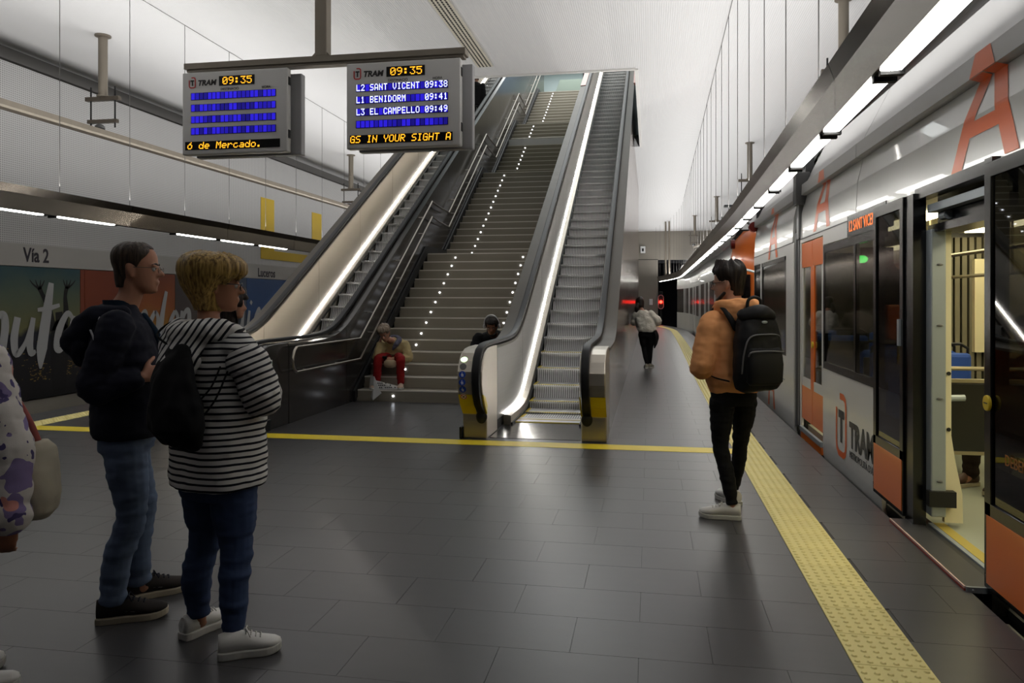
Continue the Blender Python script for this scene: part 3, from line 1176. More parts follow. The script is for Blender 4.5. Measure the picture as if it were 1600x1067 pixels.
B = (0.14, 0.2, 0.2, 0.13)
Rr = [([(0, 0.85), (0.02, 0.4), (0.0, 0.0)], (0.12, 0.2, 0.14)), ([(0.02, 0.45), (0.14, 0.8), (0.3, 0.85), (0.38, 0.6), (0.4, 0.1), (0.5, -0.12)], (0.1, 0.14, 0.17, 0.2, 0.18, 0.08))]
Uu = [([(0, 0.8), (-0.02, 0.35), (0.1, 0.02), (0.3, 0.25), (0.42, 0.75)], (0.17, 0.2, 0.16, 0.1, 0.1)), ([(0.42, 0.78), (0.4, 0.3), (0.48, 0.02), (0.6, 0.05)], (0.12, 0.19, 0.16, 0.07))]
Tt = [([(0.04, 1.55), (0.02, 0.9), (0.0, 0.1), (0.03, -0.35)], (0.14, 0.27, 0.3, 0.05)), ([(-0.26, 0.95), (0.05, 0.98), (0.36, 1.05)], (0.08, 0.12, 0.08))]
Aa = [([(0.42, 0.75), (0.24, 0.85), (0.06, 0.5), (0.04, 0.1), (0.2, 0.05), (0.36, 0.4), (0.42, 0.8)], (0.1, 0.14, 0.2, 0.18, 0.12, 0.1, 0.08)), ([(0.43, 0.8), (0.42, 0.3), (0.52, 0.0), (0.6, 0.06)], (0.12, 0.18, 0.14, 0.06))]
Cc = [([(0.36, 0.72), (0.24, 0.85), (0.06, 0.5), (0.1, 0.08), (0.3, 0.08), (0.42, 0.25)], (0.1, 0.14, 0.2, 0.18, 0.12, 0.06))]
Oo = [([(0.2, 0.85), (0.04, 0.5), (0.12, 0.04), (0.34, 0.2), (0.36, 0.66), (0.2, 0.86)], (0.12, 0.18, 0.16, 0.14, 0.14, 0.1))]
Nn = [([(0, 0.85), (0.0, 0.0)], (0.14, 0.18)), ([(0.0, 0.4), (0.16, 0.8), (0.32, 0.8), (0.34, 0.2), (0.46, 0.0)], (0.1, 0.14, 0.17, 0.18, 0.08))]
Ii = [([(0.02, 0.8), (0.0, 0.3), (0.08, 0.0), (0.2, 0.1)], (0.13, 0.18, 0.14, 0.06)), ([(0.04, 1.02), (0.1, 1.12)], (0.14, 0.12))]
Gg = [([(0.4, 0.75), (0.22, 0.85), (0.06, 0.5), (0.14, 0.1), (0.34, 0.35), (0.42, 0.8)], (0.1, 0.14, 0.19, 0.16, 0.12, 0.1)), ([(0.42, 0.8), (0.4, 0.1), (0.28, -0.4), (0.06, -0.35)], (0.12, 0.17, 0.14, 0.07))]
Ll = [([(0.1, 1.4), (0.02, 0.7), (0.06, 0.05), (0.24, 0.1)], (0.12, 0.2, 0.17, 0.07))]
sc_ = 0.95
for L_, yy_ in ((Rr, 11.28), (Uu, 11.85), (Tt, 12.5), (Aa, 12.83)): script(L_, yy_, 0.5, 0.84)
for L_, yy_ in ((Cc, 15.15), (Oo, 15.55), (Ll, 15.98), (Oo, 16.3), (Rr, 16.75)): script(L_, yy_, 0.5, 0.84)
for L_, yy_ in ((Gg, 18.7), (Aa, 19.25), (Ii, 19.92), (Cc, 20.25), (Oo, 20.8)): script(L_, yy_, 0.5, 0.84)

# ------------------------------------------------------------------ display boards
FONT = {
 '0': '0E11131519110E', '1': '040C040404040E', '2': '0E11010204081F', '3': '1F02040201110E', '4': '02060A121F0202', '5': '1F101E0101110E', '6': '0608101E11110E', '7': '1F010204080808', '8': '0E11110E11110E', '9': '0E11110F01020C',
 ':': '000C0C000C0C00', '.': '00000000000C0C', ' ': '00000000000000',
 'A': '0E1111111F1111', 'B': '1E11111E11111E', 'C': '0E11101010110E', 'D': '1C12111111121C', 'E': '1F10101E10101F', 'G': '0E11101711110F', 'H': '1111111F111111', 'I': '0E04040404040E', 'L': '1010101010101F', 'M': '111B1515111111', 'N': '11111915131111', 'O': '0E11111111110E', 'P': '1E11111E101010', 'R': '1E11111E141211', 'S': '0F10100E01011E', 'T': '1F040404040404', 'U': '1111111111110E', 'V': '11111111110A04', 'Y': '1111110A040404',
 'a': '00000E010F110F', 'c': '00000E1010110E', 'd': '01010D1311110F', 'e': '00000E111F100E', 'o': '00000E1111110E', 'r': '00001619101010', 'ó': '02040E1111110E', 's': '00000E100E011E'}


def dots(s, o, xdir, px, pz, skip=1, fill=0.86, slant=0.0):
    """lit dots of a 5 x 7 matrix, one small square each, on the plane facing -Y"""
    mb = MB()
    cx = 0
    for ch in s:
        g = FONT[ch]
        for r in range(7):
            bits = int(g[2 * r:2 * r + 2], 16)
            for c in range(5):
                if bits >> (4 - c) & 1:
                    x = o[0] + (cx + c) * px + (6 - r) * slant * px
                    z = o[2] + (6 - r) * pz
                    mb.add([(x, o[1], z), (x + px * fill, o[1], z), (x + px * fill, o[1], z + pz * fill), (x, o[1], z + pz * fill)], [(0, 1, 2, 3)])
        cx += 5 + skip
    return mb


m_board = mat('board_grey', (206, 204, 201), 0.5, 0.2)
m_boardd = mat('board_side', (168, 167, 168), 0.5, 0.1)
m_amber = mat('amber_led', (255, 180, 40), 0.4, emit=(255, 172, 36), es=1.9)
m_lcd = [mat('blue_cell_%d' % i, (30, 24, 160), 0.3, emit=c, es=e) for i, (c, e) in enumerate((((44, 30, 220), 0.85), ((36, 24, 190), 0.62), ((30, 20, 150), 0.45)))]
m_lcdt = mat('lcd_text', (230, 236, 255), 0.4, emit=(214, 222, 255), es=1.7)
m_scr = mat('screen_black', (10, 10, 12), 0.25)
m_ltxt = mat('board_text', (44, 40, 40), 0.6)
YB = 7.0


def logo(par, x, y, z, s, xd, m1, m2, nx):
    """bracket mark with a T and the word TRAM; s = height of the mark"""
    X_ = Vector(xd)
    O = Vector((x, y, z))

    def pt(a, b): return O + X_ * (a * s) + Vector((0, 0, b * s))
    mk = MB()
    path = [(0.0, 0.78), (0.0, 0.2), (0.04, 0.07), (0.16, 0.0), (0.5, 0.0), (0.62, 0.05), (0.66, 0.18), (0.66, 0.82), (0.62, 0.95), (0.5, 1.0), (0.24, 1.0)]
    n = Vector(nx) * 0.002
    pts = [Vector((a, b, 0)) for a, b in path]
    vs = []
    for i, p in enumerate(pts):
        t = (pts[min(i + 1, len(pts) - 1)] - pts[max(i - 1, 0)]).normalized()
        q = Vector((-t.y, t.x, 0)) * 0.055
        for k in (p + q, p - q): vs.append(pt(k.x, k.y) + n)
    mk.add(vs, [(2 * i, 2 * i + 1, 2 * i + 3, 2 * i + 2) for i in range(len(pts) - 1)])
    mk.obj('logo_bracket', m1, par)
    tt = MB()
    tt.add([pt(0.14, 0.62) + n, pt(0.54, 0.62) + n, pt(0.54, 0.76) + n, pt(0.14, 0.76) + n, pt(0.27, 0.2) + n, pt(0.41, 0.2) + n, pt(0.41, 0.62) + n, pt(0.27, 0.62) + n], [(0, 1, 2, 3), (4, 5, 6, 7)])
    tt.obj('logo_letter', m2, par)


def board(xc, label, rows, ticker):
    W, Z0, Z1 = 1.13, 2.94, 3.765
    x0, x1 = xc - W / 2, xc + W / 2
    Bd = empty('information_board', (xc, YB, Z1), label, 'display')
    hs = MB()
    hs.box(x0, YB, Z0, x1, YB + 0.085, Z1)
    hs.obj('housing', m_board, Bd, bevel=0.012)
    MB().box(x0 + 0.08, YB + 0.12, Z0 - 0.012, x1 + 0.09, YB + 0.21, Z1 - 0.03).obj('rear_housing', m_boardd, Bd, bevel=0.01)
    MB().box(x0 + 0.1, YB + 0.08, Z0 + 0.03, x1 - 0.02, YB + 0.125, Z1 - 0.03).obj('core', m_black, Bd)
    for zz in (3.08, 3.60):
        MB().box(x1 - 0.004, YB + 0.02, zz, x1 + 0.006, YB + 0.06, zz + 0.08).obj('latch', m_black, Bd)
    yf = YB - 0.002
    logo(Bd, x0 + 0.08, yf, Z1 - 0.155, 0.1, (1, 0, 0), m_red, m_ltxt, (0, -1, 0))
    text(Bd, 'logo_word', 'TRAM', 0.075, m_ltxt, (x0 + 0.17, yf, Z1 - 0.135), (1, 0, 0), (0, 0, 1), 0.001, 0.003, shear=0.2)
    text(Bd, 'caption', 'DESTINACIÓ', 0.034, m_ltxt, (x0 + 0.42, yf, 3.572), (1, 0, 0), (0, 0, 1), 0.001)
    text(Bd, 'caption', 'HORA', 0.034, m_ltxt, (x1 - 0.27, yf, 3.572), (1, 0, 0), (0, 0, 1), 0.001)
    # clock
    cl = MB().box(xc - 0.16, yf - 0.003, 3.617, xc + 0.22, yf, 3.712).obj('clock_window', m_scr, Bd)
    dots('09:35', (xc - 0.12, yf - 0.005, 3.629), 0, 0.0108, 0.0105).obj('digits', m_amber, cl, kind='stuff')
    # four rows of twenty blue cells
    cw = 0.0455
    for r in range(4):
        zr = 3.49 - 0.116 * r
        row = MB().box(x0 + 0.098, yf - 0.002, zr - 0.004, x0 + 0.098 + cw * 20 + 0.004, yf, zr + 0.068).obj('display_row', m_scr, Bd)
        rn = random.Random(r * 7 + int(xc * 10))
        cb = MB()
        for k in range(20):
            cb.mi = rn.choice((0, 0, 1, 1, 2)) if k % 5 else 0
            a = x0 + 0.1 + cw * k
            cb.add([(a + 0.0035, yf - 0.0035, zr), (a + cw - 0.0035, yf - 0.0035, zr), (a + cw - 0.0035, yf - 0.0035, zr + 0.064), (a + 0.0035, yf - 0.0035, zr + 0.064)], [(0, 1, 2, 3)])
        cb.obj('cells', m_lcd, row, kind='stuff')
        if r < len(rows):
            t = rows[r]
            mb = MB()
            for k, ch in enumerate(t):
                if ch == ' ': continue
                d_ = dots(ch, (x0 + 0.1 + cw * k + 0.005, yf - 0.005, zr + 0.004), 0, 0.0072, 0.0088, 0, 0.98)
                mb.add(d_.v, d_.f)
            mb.obj('characters', m_lcdt, row, kind='stuff')
    tk = MB().box(x0 + 0.035, yf - 0.003, 2.988, x1 - 0.075, yf, 3.071).obj('ticker_window', m_scr, Bd)
    dots(ticker[0], (x0 + 0.04 + ticker[1], yf - 0.005, 2.997), 0, ticker[2], 0.0098, 1, 0.9, 0.12).obj('characters', m_amber, tk, kind='stuff')


board(-4.05, 'left grey information board with four empty blue rows, hanging from the beam', [], ('ó de Mercado.', 0.02, 0.0104))
board(-2.31, 'right grey information board listing three departures, hanging in front of the stairs', ['L2 SANT VICENT 09:38', 'L1 BENIDORM    09:41', 'L3 EL CAMPELLO 09:49'], ('GS IN YOUR SIGHT A', 0.0, 0.0093))
bm_ = empty('hanging_frame', (CX, 7.06, 6.0), 'grey steel post and beam carrying the two information boards', 'frame')
MB().box(-4.60, 7.0, 3.80, -1.70, 7.15, 3.86).box(-4.58, 7.02, 3.775, -1.72, 7.13, 3.80).obj('beam', m_bronze, bm_, bevel=0.004)
MB().box(CX - 0.062, 7.02, 3.86, CX + 0.062, 7.14, 6.0).obj('post', m_bronze, bm_, bevel=0.01)
MB().prism([(CX - 0.1, 3.86), (CX - 0.062, 3.9), (CX + 0.062, 3.9), (CX + 0.1, 3.86)], 1, 7.03, 7.13).obj('gusset', m_bronze, bm_)

# ------------------------------------------------------------------ far end of the platform
sg = empty('signal_light', (0.72, 51.5, 0), 'red signal lamp on a dark post at the tunnel mouth', 'signal')
MB().box(0.60, 51.45, 1.75 - 0.95, 0.86, 51.7, 1.75 + 0.25).obj('head', m_dark, sg, bevel=0.05)
MB().cyl((0.73, 51.6, -1.0), (0.73, 51.6, 0.9), 0.07, 10).obj('post', m_dark, sg)
MB().cyl((0.73, 51.44, 1.3), (0.73, 51.4, 1.3), 0.1, 16).obj('lens', mat('red_signal', (255, 40, 30), 0.4, emit=(255, 36, 24), es=14), sg)
rgm = MB()
rgm.tube([(0.73 + 0.17 * math.cos(t) , 51.44, 1.3 + 0.17 * math.sin(t) + (0.28 if math.sin(t) > 0 else -0.28)) for t in [2 * PI * i / 24 for i in range(24)]], 0.025, 6, up=(0, 1, 0), closed=True)
rgm.obj('backplate_rim', mat('signal_rim', (190, 130, 130), 0.4), sg)
area('signal_glow', (0.73, 51.35, 1.3), (PI / 2, 0, 0), 0.2, 0.2, 2, (1, 0.08, 0.05))
scm = empty('security_camera', (-0.45, 51.9, 4.9), 'small white camera box on the end wall', 'camera')
MB().box(-0.6, 51.8, 4.55, -0.28, 52, 5.0).obj('housing', m_wht, scm, bevel=0.02)
MB().box(-0.5, 51.78, 4.66, -0.38, 51.8, 4.86).obj('lens', m_black, scm)
bs = empty('wall_speaker', (-1.9, 51.9, 3.7), 'dark round speaker on the end wall', 'speaker')
MB().ball((-1.9, 51.9, 3.75), (0.16, 0.1, 0.22), 12, 8).obj('shell', m_dark, bs, smooth=True)
sb = empty('switch_box', (0.1, 51.9, 1.3), 'small white switch box beside the tunnel mouth', 'box')
MB().box(-0.02, 51.9, 1.1, 0.2, 52, 1.5).obj('case', m_wht, sb, bevel=0.02)
rs2 = empty('exit_plate', (-2.1, 51.95, 2.3), 'dark plate with small red marks on the end wall', 'sign')
MB().box(-2.7, 51.95, 2.12, -1.4, 52, 2.42).obj('plate', m_greyd, rs2)
mk_ = MB()
for i in range(6): mk_.box(-2.5 + 0.18 * i, 51.94, 2.2, -2.38 + 0.18 * i, 51.95, 2.34)
mk_.obj('marks', mat('mark_red', (200, 60, 50), 0.5, emit=(220, 40, 30), es=0.4), rs2)
# ------------------------------------------------------------------ trams
m_tw = mat('tram_white', (206, 205, 202), 0.28, 0, 0.5, coat=0.3)
m_tg = mat('tram_grey', (176, 175, 174), 0.4, 0, 0.5)
m_td = mat('tram_dark', (40, 41, 42), 0.4)
m_tb = mat('tram_black', (14, 14, 16), 0.22, 0, 0.6)
m_to = mat('tram_orange', (224, 114, 46), 0.35, 0, 0.5, coat=0.2)
m_alu = mat('door_aluminium', (150, 158, 164), 0.4, 0.35)
m_cream = mat('interior_cream', (214, 206, 176), 0.5)
m_ifl = mat('interior_floor', (150, 154, 140), 0.45)
m_seat = mat('seat_blue', (44, 82, 168), 0.7, bump=((80, 80, 80), 0.2, 0.003))
m_grab = mat('grab_pole', (150, 140, 116), 0.35, 0.6)
m_ilamp = mat('interior_lamp', (255, 250, 220), 0.4, emit=(255, 244, 200), es=9)
m_film = mat('yellow_film', (120, 104, 40), 0.4)
m_text_d = mat('logo_dark', (66, 66, 64), 0.5)


def glass(name, tint, rough=0.02):
    m = bpy.data.materials.new(name)
    m.use_nodes = True
    nt = m.node_tree
    nt.nodes.remove(nt.nodes['Principled BSDF'])
    out = nt.nodes['Material Output']
    tr = node(m, 'ShaderNodeBsdfTransparent')
    tr.inputs[0].default_value = tint + (1,)
    gl = node(m, 'ShaderNodeBsdfGlossy')
    gl.inputs[0].default_value = (1, 1, 1, 1)
    gl.inputs['Roughness'].default_value = rough
    lw = node(m, 'ShaderNodeLayerWeight')
    lw.inputs[0].default_value = 0.5
    pw = node(m, 'ShaderNodeMath', operation='POWER')
    pw.inputs[1].default_value = 4.0
    fr = node(m, 'ShaderNodeMath', operation='MULTIPLY_ADD')
    fr.inputs[1].default_value = 0.6
    fr.inputs[2].default_value = 0.03
    nt.links.new(lw.outputs['Facing'], pw.inputs[0])
    nt.links.new(pw.outputs[0], fr.inputs[0])
    mx = node(m, 'ShaderNodeMixShader')
    nt.links.new(fr.outputs[0], mx.inputs[0])
    nt.links.new(tr.outputs[0], mx.inputs[1])
    nt.links.new(gl.outputs[0], mx.inputs[2])
    nt.links.new(mx.outputs[0], out.inputs[0])
    return m


m_glass = glass('tinted_glass', (0.5, 0.5, 0.46))
m_glassd = glass('dark_glass', (0.24, 0.24, 0.23))
TX = 1.74


def prof(z):
    """outside of the body at height z: small tumblehome above the windows, then the gutter and the roof fairing"""
    pts = [(-0.5, 1.82), (-0.1, 1.745), (0.0, TX), (2.2, TX), (2.5, 1.755), (2.70, 1.80), (2.71, 1.74), (2.83, 1.745), (2.86, 1.80), (3.3, 2.02), (3.42, 2.25)]
    for (a, b), (c, d) in zip(pts, pts[1:]):
        if a <= z <= c: return b + (d - b) * (z - a) / (c - a)
    return pts[-1][1]


def side(mb, y0, y1, z0, z1, dx=0.0, th=0.03, bx=None):
    zs = [z0] + [z for z in (-0.1, 0.0, 2.2, 2.35, 2.5, 2.6, 2.70, 2.71, 2.83, 2.86, 3.1, 3.3) if z0 + 1e-4 < z < z1 - 1e-4] + [z1]
    b0, b1 = (bx(y0), bx(y1)) if bx else (0, 0)
    rs = []
    for z in zs:
        x = prof(z) + dx
        rs.append([(x + b0, y0, z), (x + b1, y1, z), (x + th + b1, y1, z), (x + th + b0, y0, z)])
    return mb.rings(rs)


def letter_A(par, yc, z0, z1, wid, m_):
    """big orange capital A following the curved flank"""
    mb = MB()
    n = 36
    H = z1 - z0

    def spans(t):
        # t = 0 at the feet, 1 at the apex; half width of outer edge and stroke
        ho = wid / 2 * (1 - t) + 0.10 * wid / 0.7
        st = 0.165 * wid / 0.7
        hi = max(0.0, ho - st)
        if t > 0.80: return [(-ho, ho)]
        if 0.27 < t < 0.42: return [(-ho, ho)]
        return [(-ho, -hi), (hi, ho)]
    for k in range(n):
        ta, tb = k / n, (k + 1) / n
        za, zb = z0 + H * ta, z0 + H * tb
        sa, sb = spans((ta + tb) / 2), None
        for i, (a, b) in enumerate(sa):
            da = spans(ta + 1e-6 if len(spans(ta)) != len(sa) else ta)
            db = spans(tb - 1e-6 if len(spans(tb)) != len(sa) else tb)
            if len(da) != len(sa): da = sa
            if len(db) != len(sa): db = sa
            mb.add([(prof(za) - 0.003, yc - da[i][0], za), (prof(za) - 0.003, yc - da[i][1], za), (prof(zb) - 0.003, yc - db[i][1], zb), (prof(zb) - 0.003, yc - db[i][0], zb)], [(0, 1, 2, 3)])
    return mb.obj('letter', m_, par, label='orange capital A lettering')


m_aor = mat('letter_orange', (220, 104, 52), 0.35)
T1 = empty('tram', (1.74, 6, -0.4), 'white and orange tram at the platform, its near door standing open', 'tram')
# upper flank in plates, gutter and roof fairing
for a, b in ((-1.5, 3.55), (3.56, 7.0), (7.01, 9.46), (9.96, 13.5)):
    mb = MB()
    side(mb, a + 0.004, b - 0.004, 2.2, 2.70)
    mb.obj('cornice_panel', m_tw, T1)
    mb = MB()
    side(mb, a + 0.002, b - 0.002, 2.705, 2.84, 0.0, 0.06)
    mb.obj('gutter', m_tg, T1)
    mb = MB()
    side(mb, a + 0.004, b - 0.004, 2.84, 3.42, 0.0)
    mb.obj('roof_fairing', m_tg, T1)
mb = MB()
mb.box(2.2, -1.5, 3.35, 4.14, 13.5, 3.42)
mb.obj('roof', m_tg, T1)
sm_ = MB()
sm_.box(1.735, -1.5, 2.19, 1.76, 9.46, 2.2).box(1.735, 9.96, 2.19, 1.76, 13.5, 2.2)
sm_.obj('seam', m_td, T1)
# lower flank panel with the logo, window above it
mb = MB()
side(mb, 6.26, 8.24, -0.42, 0.80)
lp_ = mb.obj('logo_panel', m_tw, T1)
logo(lp_, TX - 0.001, 7.68, 0.07, 0.53, (0, -1, 0), m_aor, m_text_d, (-1, 0, 0))
text(lp_, 'logo_word', 'TRAM', 0.30, m_text_d, (TX - 0.003, 7.20, 0.205), (0, -1, 0), (0, 0, 1), 0.001, 0.012, sx=0.95)
text(lp_, 'logo_caption', "METROPOLITÀ D'ALACANT", 0.085, m_text_d, (TX - 0.003, 7.20, 0.105), (0, -1, 0), (0, 0, 1), 0.001, 0.0)
mb = MB()
side(mb, 7.27, 8.24, 2.05, 2.19)
mb.obj('lintel_panel', m_tw, T1)
wf = MB()
wf.box(TX - 0.004, 6.2, 0.80, TX + 0.03, 8.24, 0.87).box(TX - 0.004, 6.2, 1.97, TX + 0.03, 8.24, 2.04).box(TX - 0.004, 8.18, 0.87, TX + 0.03, 8.24, 1.97).box(TX - 0.004, 7.0, 0.87, TX + 0.03, 7.06, 1.97)
wfo = wf.obj('window_frame', m_tb, T1)
for a, b in ((6.2, 7.0), (7.06, 8.18)):
    MB().box(TX, a, 0.87, TX + 0.008, b, 1.97).obj('window_pane', m_glass, wfo)
db = MB()
db.box(TX - 0.006, 6.13, 2.045, TX + 0.05, 7.27, 2.235)
dbo = db.obj('destination_display', m_scr, T1)
text(dbo, 'characters', 'L2 SANT VICENT', 0.135, mat('amber_dim', (200, 100, 30), 0.4, emit=(255, 120, 30), es=0.8), (TX - 0.008, 7.2, 2.09), (0, -1, 0), (0, 0, 1), 0.001, 0.0, sx=0.86)
# open door: two outside leaves, frame, sill
def leaf(y0, y1, near):
    x = 1.685
    L_ = MB()
    L_.box(x, y0, 0.03, x + 0.035, y1, 0.10)
    L_.box(x, y0, 0.40, x + 0.035, y1, 0.47)
    L_.box(x, y0, 2.12, x + 0.035, y1, 2.19)
    L_.box(x, y0, 0.10, x + 0.035, y0 + 0.07, 2.12)
    L_.box(x, y1 - 0.07, 0.10, x + 0.035, y1, 2.12)
    o = L_.obj('door_leaf', m_tb, T1, bevel=0.004)
    MB().box(x - 0.004, y0 + 0.02, 0.06, x + 0.03, y1 - 0.03, 0.405).obj('orange_panel', m_to, o)
    MB().box(x + 0.012, y0 + 0.07, 0.47, x + 0.02, y1 - 0.07, 2.12).obj('glass', m_glassd, o)
    MB().box(x + 0.022, y0 + 0.07, 0.47, x + 0.026, y1 - 0.07, 0.66).obj('film_stripe', m_film, o)
    return o


lf1 = leaf(5.58, 6.28, False)
lf2 = leaf(3.12, 4.29, True)
MB().box(1.706, 3.19, 0.80, 1.71, 4.22, 0.86).obj('film_stripe', m_film, lf2)
text(lf2, 'printed_words', 'DEBEN SALIR', 0.075, mat('amber_print', (150, 90, 30), 0.5), (1.684, 4.06, 0.70), (0, -1, 0), (0, 0, 1), 0.001)
bt = MB()
bt.cyl((1.683, 4.235, 0.975), (1.668, 4.235, 0.975), 0.04, 20)
bto = bt.obj('door_button', mat('button_yellow', (206, 178, 48), 0.4), lf2, bevel=0.004)
bb = MB()
for a in (0, PI / 3, 2 * PI / 3): bb.box(1.6665, 4.235 - 0.02, 0.975 - 0.003, 1.668, 4.235 + 0.02, 0.975 + 0.003)
bb.obj('mark', m_td, bto)
hg = MB()
hg.box(1.672, 5.62, 1.18, 1.685, 5.66, 1.36)
hg.obj('key_plate', m_alu, lf1)
df = MB()
df.box(1.70, 5.42, -0.1, 1.78, 5.58, 2.19)
df.box(1.70, 4.24, -0.1, 1.78, 4.33, 2.22)
df.box(1.72, 4.33, 2.15, 1.80, 5.45, 2.22)
df.box(1.80, 4.33, 1.93, 1.98, 5.45, 1.98)
dfo = df.obj('door_frame', m_tb, T1)
MB().box(1.78, 4.35, 2.06, 1.84, 5.4, 2.11).cyl((1.84, 5.3, 2.03), (1.84, 5.2, 2.03), 0.03, 10).obj('door_track', m_alu, dfo)
MB().box(1.86, 4.33, 1.98, 1.95, 5.45, 2.2).obj('mechanism_cover', m_tb, dfo)
pc = MB()
pc.box(1.78, 5.33, 0.10, 1.87, 5.46, 1.95)
pco = pc.obj('door_post', m_alu, T1, bevel=0.008)
for zz in (0.33, 0.86, 1.33, 1.72): MB().ball((1.83, 5.325, zz), (0.02, 0.008, 0.008), 8, 6).obj('screw', m_greyd, pco)
fn = MB()
fn.prism([(1.87, 0.06), (1.98, 0.06), (1.975, 0.25), (1.935, 0.45), (1.91, 0.62), (1.91, 1.95), (1.87, 1.95)], 1, 5.36, 5.40)
fno = fn.obj('post_fin', m_cream, pco)
for zz in (0.66, 1.02): MB().cyl((1.893, 5.358, zz), (1.893, 5.352, zz), 0.013, 10).obj('cap', m_black, fno)
ck = MB()
ck.box(1.76, 5.30, 0.17, 1.92, 5.36, 0.27)
ck.obj('latch_block', m_black, pco)
si = MB()
si.box(1.70, 4.33, -0.06, 1.80, 5.45, 0.02)
si.obj('sill', m_td, T1)
MB().box(1.80, 4.33, -0.06, 1.83, 5.45, 0.03).obj('sill_edge', m_alu, T1)
MB().box(1.83, 4.33, -0.06, 1.90, 5.45, 0.032).obj('sill_strip', mat('sill_yellow', (168, 150, 70), 0.6), T1, label='worn yellow strip on the sill')
# flap bridging the gap
fp = MB()
fp.box(1.60, 4.30, 0.004, 1.76, 5.55, 0.022)
fpo = fp.obj('gap_bridge', m_tile, T1, label='dark flap bridging the gap')
MB().box(1.592, 4.30, -0.012, 1.60, 5.55, 0.012).obj('red_edge', mat('edge_red', (150, 50, 36), 0.5), fpo)
MB().box(1.592, 4.30, 0.012, 1.60, 5.55, 0.023).obj('pale_edge', mat('edge_pale', (200, 170, 160), 0.5), fpo)
eb = MB()
eb.box(1.60, 4.285, -0.006, 1.82, 4.30, 0.024)
eb.ball((1.63, 4.284, 0.008), 0.007, 8, 6).ball((1.74, 4.284, 0.008), 0.007, 8, 6)
eb.obj('end_bar', m_alu, fpo)
# flank nearer than the leaf and skirt under the doors
mb = MB()
side(mb, -1.5, 3.2, -0.42, 2.19)
mb.obj('flank_panel', m_tw, T1)
mb = MB()
side(mb, 3.2, 6.26, -0.42, -0.06, 0.03)
mb.obj('skirt_panel', m_td, T1)
MB().box(1.70, 3.3, -0.32, 1.74, 4.15, -0.1).obj('skirt_box', m_greyd, T1)
# second door: two orange leaves
mb = MB()
side(mb, 8.24, 8.27, -0.1, 2.19).add([], [])
side(mb, 9.42, 9.47, -0.3, 2.19)
side(mb, 8.27, 9.42, 2.15, 2.19)
mb.obj('door_surround', m_tw, T1)
for k, (a, b) in enumerate(((8.275, 8.84), (8.85, 9.415))):
    x = 1.75
    L_ = MB()
    c_side = b if k == 0 else a
    L_.box(x, a, 1.86, x + 0.03, b, 2.14).box(x, a, 0.12, x + 0.03, b, 0.50)
    if k == 0: L_.box(x, b - 0.08, 0.5, x + 0.03, b, 1.86)
    else: L_.box(x, a, 0.5, x + 0.03, a + 0.08, 1.86)
    o = L_.obj('door_leaf', m_to, T1, bevel=0.004)
    W_ = MB()
    if k == 0: W_.box(x, a, 0.5, x + 0.03, a + 0.1, 1.86).box(x, a + 0.1, 0.5, x + 0.03, b - 0.08, 0.60)
    else: W_.box(x, b - 0.07, 0.5, x + 0.03, b, 1.86).box(x, a + 0.08, 0.5, x + 0.03, b - 0.07, 0.60)
    W_.obj('white_frame', m_tw, o)
    ga, gb_ = (a + 0.1, b - 0.08) if k == 0 else (a + 0.08, b - 0.07)
    MB().box(x + 0.01, ga, 0.6, x + 0.018, gb_, 1.86).obj('glass', m_glass, o)
    MB().box(x + 0.02, ga, 0.6, x + 0.023, gb_, 0.76).obj('film_stripe', mat('film_pale', (190, 172, 96), 0.5) if k == 0 else MATS['film_pale'], o)
    if k == 0:
        q = MB()
        q.cyl((x, b - 0.04, 1.0), (x - 0.015, b - 0.04, 1.0), 0.036, 16)
        q.obj('door_button', MATS['button_yellow'], o)
MB().box(1.72, 8.3, -0.02, 1.75, 9.40, 0.03).obj('step_edge', m_alu, T1)
MB().box(1.73, 8.3, -0.10, 1.75, 9.38, -0.03).obj('step_board', m_to, T1)
# articulation
ar = MB()
ar.box(1.80, 9.48, -0.3, 1.90, 9.95, 3.3)
ar.obj('bellows', m_td, T1)
ar = MB()
ar.box(1.735, 9.52, 0.0, 1.80, 9.60, 2.2).box(1.75, 9.78, -0.05, 1.82, 9.86, 2.3).box(1.72, 9.46, 2.2, 1.84, 9.60, 2.62).box(1.68, 9.40, 2.6, 1.84, 9.58, 2.98)
ar.obj('articulation_cover', m_greyd, T1, bevel=0.01)
mb = MB()
side(mb, 9.87, 10.42, -0.3, 2.19)
side(mb, 10.42, 13.5, -0.3, 0.76)
side(mb, 10.42, 13.5, 2.06, 2.19)
side(mb, 12.62, 12.76, 0.76, 2.06)
mb.obj('rear_flank', m_tw, T1)
sl_ = MB()
sl_.box(1.734, 10.5, 0.44, 1.738, 13.5, 0.455)
sl_.obj('rubbing_strip', m_alu, T1)
wf = MB()
wf.box(TX, 10.42, 0.76, TX + 0.03, 12.62, 0.83).box(TX, 10.42, 0.83, TX + 0.03, 10.5, 2.06).box(TX, 12.54, 0.83, TX + 0.03, 12.62, 2.06).box(TX, 10.42, 2.0, TX + 0.03, 12.62, 2.06).box(TX, 13.42, 0.76, TX + 0.03, 13.5, 2.06)
wfo = wf.obj('window_frame', m_tb, T1)
MB().box(TX + 0.01, 10.5, 0.83, TX + 0.018, 12.54, 2.0).obj('window_pane', m_glass, wfo)
MB().box(TX + 0.01, 12.76, 0.76, TX + 0.018, 13.42, 2.06).obj('window_pane', m_glassd, wfo)
letter_A(T1, 4.46, 2.22, 2.83, 0.66, m_aor)
letter_A(T1, 8.35, 2.22, 2.86, 0.60, m_aor)
letter_A(T1, 11.5, 2.08, 2.80, 0.66, m_aor)
letter_A(T1, 11.62, -0.06, 0.78, 0.50, m_aor)
